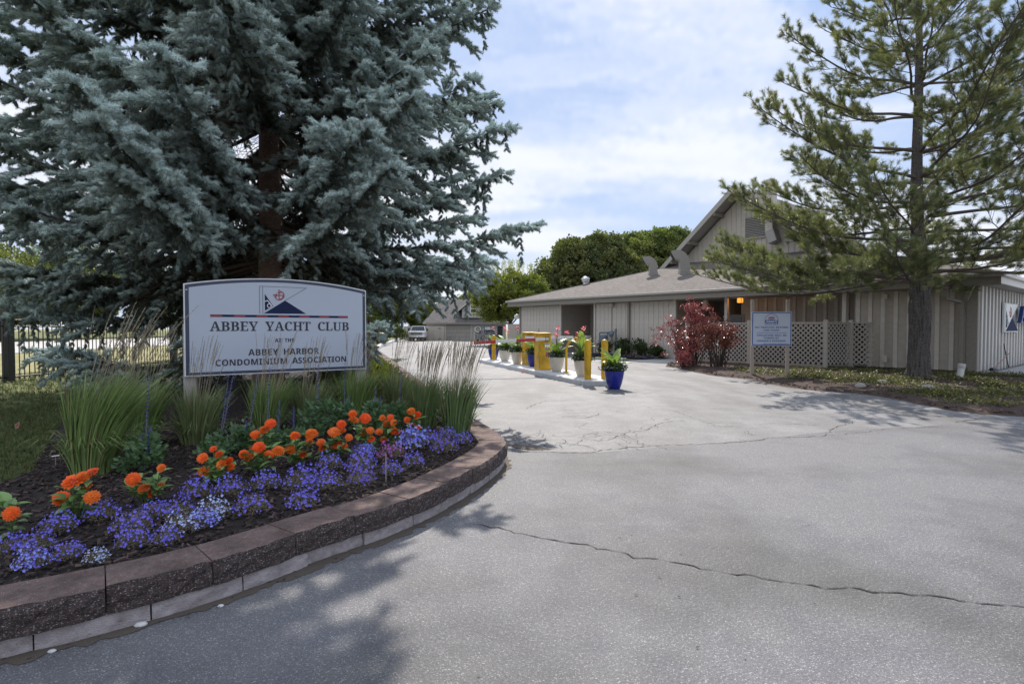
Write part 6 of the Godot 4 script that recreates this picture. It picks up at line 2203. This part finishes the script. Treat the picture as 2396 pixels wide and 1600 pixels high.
	var ll := ["deep blue lobelia at the left frame edge, back row", "deep blue lobelia at the left edge, second plant of the wall row", "pale-flecked lobelia nearest the stone wall at the far left", "deep blue lobelia below the single left zinnia", "deep blue lobelia against the wall, left of the sparse pale one", "sparse pale blue lobelia against the stone wall with bare stems", "upright blue lobelia right of the big double zinnia", "broad blue lobelia left of the pale white-flecked clump", "blue lobelia close to the wall below the broad one", "blue lobelia between two broad clumps on the left", "low blue lobelia touching the wall left of the pale clump", "full blue lobelia above the pale white-flecked clump", "pale white-flecked lobelia against the stone wall, left half", "blue lobelia with pale flecks right of the white-flecked clump", "small blue lobelia in the gap below the round zinnias", "very pale blue lobelia against the wall left of centre", "blue lobelia in front of the middle zinnia, back row", "large blue lobelia by the wall at the centre", "tall blue lobelia right behind the large centre one", "dense bright blue lobelia by the wall right of centre", "dense blue lobelia behind the bright right-of-centre one", "blue lobelia with thin edge right of the dense pair", "small deep blue lobelia under the right zinnias", "small vivid blue lobelia at the foot of the crowded zinnia", "blue lobelia in the middle of the right half", "brownish sparse lobelia by the wall, right half", "small pale blue lobelia under the crowded zinnia", "mauve-pink lobelia among the blue ones on the right", "small blue lobelia beside the thin white stake", "large light blue lobelia near the corner grass", "deep blue lobelia in front of the large light blue one", "violet-blue lobelia left of the corner grass", "half-withered brown and blue lobelia at the corner", "deep violet lobelia under the corner grass", "small violet lobelia at the wall corner, rightmost"]
	var tone := [0, 0, 3, 0, 0, 1, 0, 0, 0, 0, 0, 0, 1, 3, 0, 1, 0, 0, 0, 0, 0, 0, 0, 0, 0, 4, 3, 2, 0, 3, 0, 0, 4, 0, 0]
	for i in LOBELIA.size():
		var l: Array = LOBELIA[i]
		var t := thing("lobelia", ll[i], "flowers", Vector3(l[0], BED - 0.01, l[1]), 0, "lobelia along the wall")
		var kk: Array = kinds[i % 5]
		var xf := Transform3D(Basis(Vector3.UP, r(-0.5, 0.5)).scaled(Vector3(l[2], l[2] * r(1.35, 1.75), l[2]) * 0.98), Vector3.ZERO)
		part("foliage", kk[0], M.blade, t, xf, true)
		part("blossoms", kk[1], M.lobelia[tone[i]], t, xf, true)
		if tone[i] == 3:
			part("blossoms", kinds[(i + 2) % 5][1], M.lobelia[0], t, xf.scaled_local(Vector3.ONE * 0.93), true)
	# blue sage
	var spike := mb()
	var q2 := RandomNumberGenerator.new()
	q2.seed = 77
	for i in 150:
		var t := q2.randf_range(0.38, 1.0)
		var a := q2.randf_range(0, TAU)
		var lvl := floorf(t * 26.0) / 26.0
		var d := Vector3(cos(a), 0.35, sin(a)).normalized()
		var p := Vector3(0, lvl + q2.randf_range(-0.006, 0.006), 0)
		var l := 0.022 * (1.25 - lvl * 0.6)
		var s := d.cross(Vector3.UP).normalized() * 0.008
		var live := q2.randf() < smoothstep(0.35, 0.7, lvl)
		spike.set_color(Color(0.085, 0.07, 0.46) * q2.randf_range(0.6, 1.4) if live else Color(0.17, 0.16, 0.24))
		quad(spike, p, p + d * l * 0.6 + s, p + d * l, p + d * l * 0.6 - s)
	spike.set_color(Color(0.22, 0.24, 0.28))
	tube(spike, [Vector3.ZERO, Vector3(0, 0.5, 0), Vector3(0, 1.0, 0)], [0.004, 0.003, 0.0015], 4, false)
	var sp := spike.commit()
	var sl := leaf_clump(30, 0.12, 0.032, 78, 0.5)
	var sages := [[-3.46, -5.16, [[0.06, 0.93, 0.0], [0.10, 0.42, 0.05], [0.0, 0.36, 0.03]], 1.0, "tall blue sage spike beside the leftmost grass with leafy base"],
		[-3.08, -5.74, [[0.19, 0.92, 0.0], [0.10, 0.86, -0.06]], 0.7, "pair of leaning blue sage spikes left under the sign"],
		[-2.90, -5.98, [[0.14, 0.84, 0.0], [0.02, 0.35, 0.03]], 0.8, "blue sage spike leaning right under the sign's left half"],
		[-2.73, -6.1, [[0.05, 0.93, 0.0]], 0.5, "single straight blue sage spike under the sign's middle"],
		[-2.54, -5.94, [[0.03, 0.56, 0.0]], 0.6, "short blue sage spike above the taller zinnia"],
		[-2.37, -5.94, [[0.02, 0.50, 0.02]], 0.6, "short blue sage spike right of the other short one"],
		[-2.34, -6.6, [[0.02, 0.92, 0.0], [-0.1, 0.40, 0.0]], 1.4, "leafy green sage mound with a tall spike under the sign"],
		[-2.14, -7.0, [[0.02, 0.92, 0.0], [0.08, 0.5, 0.0]], 1.1, "blue sage with a spike reaching the sign's right half"],
		[-1.72, -6.9, [[0.01, 0.62, 0.0], [0.08, 0.50, 0.02], [-0.06, 0.42, 0.0]], 1.2, "dark blue sage right of the sign's right post"],
		[-1.50, -7.3, [[0.03, 0.84, 0.0]], 1.0, "blue sage spike left of the dark corner grass"]]
	for s in sages:
		var t := thing("blue_sage", s[4], "flowers", Vector3(s[0], BED, s[1]), 0, "blue sage in the bed")
		for k in s[2]:
			var top := Vector3(k[0], k[1], k[2])
			part("flower_spike", sp, M.blade, t, along(top, Vector3.ZERO, 1.0, r(0, TAU)).scaled_local(Vector3(1.15, top.length(), 1.15)))
		var w := []
		var c := []
		var n := int(15 * s[3])
		for k in n:
			w.append(Transform3D(Basis(Vector3.UP, r(0, TAU)).scaled(Vector3.ONE * r(0.7, 1.1)), Vector3(r(-0.11, 0.11), r(0.02, 0.30) * s[3], r(-0.09, 0.09))))
			c.append(Color(0.15, 0.25, 0.13) * r(0.75, 1.35))
		many("leaves", sl, M.leaf, w, c, t)
	# a thin stake and a plant tag
	var sk := thing("stake", "thin pale stake standing among the lobelia near the wall", "stake", Vector3(-1.11, BED, -4.83))
	part("rod", box_mesh(Vector3(0.007, 0.25, 0.007)), M.post_wood, sk, Transform3D(Basis.IDENTITY, Vector3(0, 0.115, 0)))
	var tg := thing("plant_tag", "small white plant tag at the left side of the leftmost grass", "tag", Vector3(-4.45, BED, -5.35), 0.9)
	part("label_strip", box_mesh(Vector3(0.06, 0.012, 0.003)), M.bright_white, tg, Transform3D(Basis(Vector3.RIGHT, -0.6), Vector3(0, 0.10, 0)))
	part("stem", box_mesh(Vector3(0.005, 0.10, 0.004)), M.post_wood, tg, Transform3D(Basis.IDENTITY, Vector3(0, 0.05, -0.005)))

# ---------------------------------------------------------------- bed on the right
func right_bed() -> void:
	var edge := [6.05, -21.8, 6.27, -21.1, 6.32, -19.65, 6.45, -17.7, 7.05, -16.5, 7.08, -14.9, 7.36, -13.6, 7.9, -13.1, 8.25, -12.3, 8.2, -11.0, 8.25, -10.0, 8.9, -9.55, 10.5, -9.0]
	var line := smooth_line(edge, 6)
	var st := mb()
	var far := [Vector2(17.0, -12.0), Vector2(18.5, -15.0), Vector2(15.3, -17.85), Vector2(8.4, -25.9), Vector2(7.3, -25.2)]
	# ground rising gently from its edge
	var poly := PackedVector2Array()
	for i in line.size():
		poly.append(line[i] + Vector2(0.03 * sin(i * 2.1), 0.03 * cos(i * 1.7)))
	for f in far:
		poly.append(f)
	var c := Vector2(11.0, -16.5)
	var inner := PackedVector2Array()
	for p in poly:
		inner.append(p.move_toward(c, minf(0.7, p.distance_to(c) * 0.4)))
	for i in poly.size():
		var j := (i + 1) % poly.size()
		quad_out(st, Vector3(poly[i].x, 0.0, poly[i].y), Vector3(poly[j].x, 0.0, poly[j].y), Vector3(inner[j].x, 0.09, inner[j].y), Vector3(inner[i].x, 0.09, inner[i].y), Vector3(c.x, -6, c.y))
	sheet(st, inner, 0.09)
	var bed := struct("shrub_bed", st.commit(), M.mulch_brown)
	var chip := box_mesh(Vector3(1, 0.25, 0.35))
	var w := []
	var tints := []
	while w.size() < 6000:
		var p := Vector2(r(6, 16), r(-24, -9))
		if Geometry2D.is_point_in_polygon(p, poly):
			var up := 0.09 if Geometry2D.is_point_in_polygon(p, inner) else 0.05
			w.append(Transform3D(Basis.from_euler(Vector3(r(-0.5, 0.5), r(0, TAU), r(-0.5, 0.5))).scaled_local(Vector3.ONE * r(0.03, 0.09)), Vector3(p.x, up, p.y)))
			var k := r(0.7, 3.2)
			tints.append(Color(k, k * 0.85, k * 0.75))
	many("mulch_chips", chip, M.mulch, w, tints, bed)
	var cover := leaf_clump(14, 0.13, 0.026, 91, 0.5)
	w = []; tints = []
	var nz := FastNoiseLite.new()
	nz.seed = 8
	nz.frequency = 0.55
	var tries := 0
	while w.size() < 1800 and tries < 60000:
		tries += 1
		var p := Vector2(r(7.6, 16.5), r(-19.5, -9.5))
		if not Geometry2D.is_point_in_polygon(p, inner):
			continue
		if nz.get_noise_2d(p.x, p.y) < 0.06 and r(0, 1) < 0.88:
			continue
		w.append(Transform3D(Basis(Vector3.UP, r(0, TAU)).scaled(Vector3(1, r(0.5, 1.1), 1) * r(0.6, 1.3)), Vector3(p.x, 0.09, p.y)))
		var y := pow(rng.randf(), 1.6)
		tints.append(Color(0.075, 0.095, 0.032).lerp(Color(0.25, 0.235, 0.075), y) * r(0.75, 1.25))
	many("ground_cover", cover, M.leaf, w, tints, self)
	tag(get_node("ground_cover_001"), "low yellow-green ground cover under the pine", "ground cover", "", "stuff")
	# stones
	var rocks := [[9.75, -14.5, 0.11, "small grey stone in the ground cover left of the pine trunk"], [9.75, -12.95, 0.15, "rounded pinkish stone near the road edge of the pine bed"], [8.6, -13.6, 0.12, "small pale stone at the mulch edge of the pine bed"]]
	for k in rocks:
		var t := thing("stone", k[3], "stone", Vector3(k[0], 0.09, k[1]), r(0, TAU))
		st = mb()
		var prof := [Vector2(k[2], -0.05), Vector2(k[2] * 1.05, k[2] * 0.25), Vector2(k[2] * 0.75, k[2] * 0.62), Vector2(k[2] * 0.3, k[2] * 0.8), Vector2(0, k[2] * 0.82)]
		lathe(st, [prof], 12)
		part("body", done(st, true), M.stone, t, Transform3D(Basis(Vector3.UP, 0.4).scaled(Vector3(1.2, 1, 0.85)), Vector3.ZERO))
	# white cleanout pipe
	var pv := thing("drain_pipe", "short white plastic pipe standing tilted right of the pine trunk", "pipe", Vector3(12.75, 0.05, -15.7))
	st = mb()
	lathe(st, [[Vector2(0.083, 0), Vector2(0.083, 0.34)], [Vector2(0.083, 0.34), Vector2(0.094, 0.345), Vector2(0.094, 0.47)], [Vector2(0.094, 0.47), Vector2(0.06, 0.475), Vector2(0, 0.475)]], 20)
	part("tube", done(st, true), M.pvc, pv, Transform3D(Basis(Vector3.BACK, -0.14), Vector3.ZERO))
	# a long-handled broom lying against the end wall
	var bm := thing("broom", "long-handled broom lying aslant against the ribbed end wall", "broom", Vector3(15.9, 0.12, -18.2))
	st = mb()
	tube(st, [Vector3(0.0, 0.06, 0), Vector3(2.0, 0.55, -1.6)], [0.016, 0.014], 8)
	part("handle", st.commit(), M.broom_wood, bm)
	part("head", box_mesh(Vector3(0.32, 0.10, 0.12), 0.02), M.black_iron, bm, Transform3D(Basis(Vector3.UP, 0.6), Vector3(-0.02, 0.05, 0)))
	st = mb()
	bar(st, Vector3(1.85, 0.0, -1.5), Vector3(1.75, 0.85, -1.6), 0.05, 0.03)
	var ks := thing("prop_stick", "short dark stick propping up the broom's handle", "stick", Vector3(15.9, 0.12, -18.2))
	part("stick", st.commit(), M.black_iron, ks)

# ---------------------------------------------------------------- vehicles far down the drive
func frustum(st: SurfaceTool, y0: float, y1: float, x0: float, x1: float, za0: float, zb0: float, za1: float, zb1: float) -> void:
	var m := Vector3(0, (y0 + y1) / 2, (za0 + zb0) / 2)
	var a := [Vector3(-x0, y0, za0), Vector3(x0, y0, za0), Vector3(x0, y0, zb0), Vector3(-x0, y0, zb0)]
	var b := [Vector3(-x1, y1, za1), Vector3(x1, y1, za1), Vector3(x1, y1, zb1), Vector3(-x1, y1, zb1)]
	for i in 4:
		var j := (i + 1) % 4
		quad_out(st, a[i], a[j], b[j], b[i], m)
	quad_out(st, b[0], b[1], b[2], b[3], m)
	quad_out(st, a[0], a[1], a[2], a[3], m)

func wheel(under: Node3D, at: Vector3, rad: float) -> void:
	var st := mb()
	lathe(st, [[Vector2(rad * 0.6, -0.11), Vector2(rad * 0.93, -0.11), Vector2(rad, -0.07), Vector2(rad, 0.07), Vector2(rad * 0.93, 0.11), Vector2(rad * 0.6, 0.11)]], 20)
	var w := part("wheel", done(st, true), M.rubber, under, Transform3D(Basis(Vector3.BACK, PI / 2), at))
	st = mb()
	lathe(st, [[Vector2(0, -0.09), Vector2(rad * 0.62, -0.10)], [Vector2(rad * 0.62, 0.10), Vector2(0, 0.09)]], 14)
	part("rim", st.commit(), M.chrome, w)

func vehicles() -> void:
	var t := thing("pickup_truck", "white pickup truck parked facing the camera at the end of the drive", "pickup truck", Vector3(-10.72, 0, -62.0), 0.06)
	var st := mb()
	frustum(st, 0.45, 1.02, 0.93, 0.95, -5.2, 0.0, -5.2, -0.02)
	part("body", st.commit(), M.white_paint, t)
	st = mb()
	frustum(st, 1.02, 1.16, 0.93, 0.86, -1.5, -0.04, -1.45, -0.16)
	part("hood", st.commit(), M.white_paint, t)
	st = mb()
	frustum(st, 1.02, 1.72, 0.90, 0.70, -3.3, -1.25, -3.0, -1.95)
	var cab := part("cab", st.commit(), M.white_paint, t)
	st = mb()
	quad_out(st, Vector3(-0.80, 1.17, -1.36), Vector3(0.80, 1.17, -1.36), Vector3(0.66, 1.66, -1.85), Vector3(-0.66, 1.66, -1.85), Vector3(0, 1.2, -3))
	part("windscreen", st.commit(), M.glass, cab)
	part("grille", box_mesh(Vector3(1.45, 0.36, 0.05), 0.02), M.chrome, t, Transform3D(Basis.IDENTITY, Vector3(0, 0.86, 0.01)))
	for y in [0.78, 0.94]:
		part("grille_slot", box_mesh(Vector3(1.3, 0.10, 0.03), 0.01), M.dark, t, Transform3D(Basis.IDENTITY, Vector3(0, y, 0.03)))
	part("bumper", box_mesh(Vector3(1.9, 0.22, 0.18), 0.04), M.chrome, t, Transform3D(Basis.IDENTITY, Vector3(0, 0.52, 0.05)))
	part("number_plate", box_mesh(Vector3(0.3, 0.14, 0.02)), M.bright_white, t, Transform3D(Basis.IDENTITY, Vector3(0, 0.5, 0.15)))
	part("lower_valance", box_mesh(Vector3(1.6, 0.16, 0.1), 0.02), M.dark, t, Transform3D(Basis.IDENTITY, Vector3(0, 0.36, 0.0)))
	for s in [-1.0, 1.0]:
		part("headlight", box_mesh(Vector3(0.24, 0.26, 0.06), 0.02), M.steel, t, Transform3D(Basis.IDENTITY, Vector3(s * 0.80, 0.90, 0.01)))
		part("mirror", box_mesh(Vector3(0.18, 0.26, 0.12), 0.03), M.dark, t, Transform3D(Basis.IDENTITY, Vector3(s * 1.06, 1.28, -1.5)))
		for z in [-0.9, -4.1]:
			wheel(t, Vector3(s * 0.82, 0.36, z), 0.36)
	var c := thing("hatchback_car", "dark grey hatchback seen from behind, parked before the garage", "car", Vector3(-2.35, 0, -58.5), 0.30)
	st = mb()
	frustum(st, 0.28, 0.80, 0.76, 0.80, -3.4, 0.0, -3.35, -0.02)
	part("body", st.commit(), M.car_grey, c)
	st = mb()
	frustum(st, 0.80, 1.28, 0.76, 0.58, -2.7, -0.06, -1.9, -0.42)
	var cb := part("cabin", st.commit(), M.car_grey, c)
	st = mb()
	quad_out(st, Vector3(-0.64, 0.86, -0.08), Vector3(0.64, 0.86, -0.08), Vector3(0.55, 1.20, -0.34), Vector3(-0.55, 1.20, -0.34), Vector3(0, 0.9, -2))
	part("rear_window", st.commit(), M.glass, cb)
	for s in [-1.0, 1.0]:
		st = mb()
		quad_out(st, Vector3(s * 0.755, 0.86, -2.3), Vector3(s * 0.755, 0.86, -0.4), Vector3(s * 0.615, 1.21, -0.6), Vector3(s * 0.615, 1.21, -1.8), Vector3(0, 0.9, -1.5))
		part("side_window", st.commit(), M.glass, cb)
		part("tail_light", box_mesh(Vector3(0.17, 0.22, 0.06), 0.02), M.tail_red, c, Transform3D(Basis.IDENTITY, Vector3(s * 0.68, 0.70, 0.0)))
		part("mirror", box_mesh(Vector3(0.14, 0.1, 0.1), 0.02), M.dark, c, Transform3D(Basis.IDENTITY, Vector3(s * 0.86, 0.92, -2.3)))
		for z in [-0.65, -2.75]:
			wheel(c, Vector3(s * 0.70, 0.28, z), 0.28)
	part("bumper", box_mesh(Vector3(1.56, 0.2, 0.12), 0.04), M.car_grey, c, Transform3D(Basis.IDENTITY, Vector3(0, 0.38, 0.03)))
	part("number_plate", box_mesh(Vector3(0.34, 0.11, 0.02)), M.bright_white, c, Transform3D(Basis.IDENTITY, Vector3(0, 0.60, 0.0)))
	part("spoiler", box_mesh(Vector3(1.15, 0.04, 0.2), 0.015), M.car_grey, c, Transform3D(Basis.IDENTITY, Vector3(0, 1.29, -0.36)))

# ---------------------------------------------------------------- small things lying about
func litter() -> void:
	var q := RandomNumberGenerator.new()
	q.seed = 66
	# a few pebbles by the wall foot
	var peb := [[-1.93, -2.83, 0.022, "pale pebble in the dirt at the wall foot, largest one"], [-1.62, -3.03, 0.012, "small white pebble by the wall foot joint"], [-2.2, -2.6, 0.013, "small white pebble by the wall foot at the left"]]
	for p in peb:
		var t := thing("pebble", p[3], "pebble", Vector3(p[0], 0.0, p[1]), 0.3)
		var st := mb()
		lathe(st, [[Vector2(p[2] * 0.8, 0.0), Vector2(p[2] * 1.1, p[2] * 0.4), Vector2(p[2] * 0.7, p[2] * 0.9), Vector2(0, p[2])]], 9)
		part("body", done(st, true), M.pvc, t, Transform3D(Basis.IDENTITY.scaled(Vector3(1.4, 1, 0.9)), Vector3.ZERO))
	# scattered dry bits on the asphalt
	var bit := mb()
	tri(bit, Vector3(-0.5, 0.02, 0), Vector3(0.0, 0.12, -0.22), Vector3(0.5, 0.03, 0))
	tri(bit, Vector3(-0.5, 0.02, 0), Vector3(0.5, 0.03, 0), Vector3(0.02, 0.05, 0.24))
	var w := []
	var c := []
	for i in 420:
		var p := Vector2(q.randf_range(-1.6, 7.5), q.randf_range(-9.0, -1.6))
		if i < 130:
			p = on_wall(q.randf_range(6.5, 14.6), q.randf_range(0.01, 0.13))
		elif p.x < 0.5 and p.y < -3.2:
			continue
		w.append(Transform3D(Basis(Vector3.UP, q.randf_range(0, TAU)).scaled(Vector3.ONE * q.randf_range(0.008, 0.026)), Vector3(p.x, 0.006, p.y)))
		c.append(Color(0.035, 0.028, 0.024) * q.randf_range(0.6, 1.5) if q.randf() < 0.8 else Color(0.25, 0.17, 0.10))
	many("leaf_litter", bit.commit(), M.blade, w, c, self)
	tag(get_node("leaf_litter"), "scattered dry leaf bits lying on the asphalt", "leaf litter", "", "stuff")
	var fp := thing("fallen_blossom", "fallen pink blossom on the asphalt beside the island kerb", "blossom", Vector3(0.42, 0.0, -18.72))
	part("petals", pots.bloom, M.pink, fp, Transform3D(Basis(Vector3.BACK, 1.4).scaled_local(Vector3(0.8, 0.7, 0.8)), Vector3(0, 0.03, 0)))
	var lf := thing("fallen_leaf", "single brown leaf lying on the left lawn", "leaf", Vector3(-6.6, BED - 0.01, -7.3))
	part("blade", leaf_clump(2, 0.03, 0.06, 3), M.broom_wood, lf)
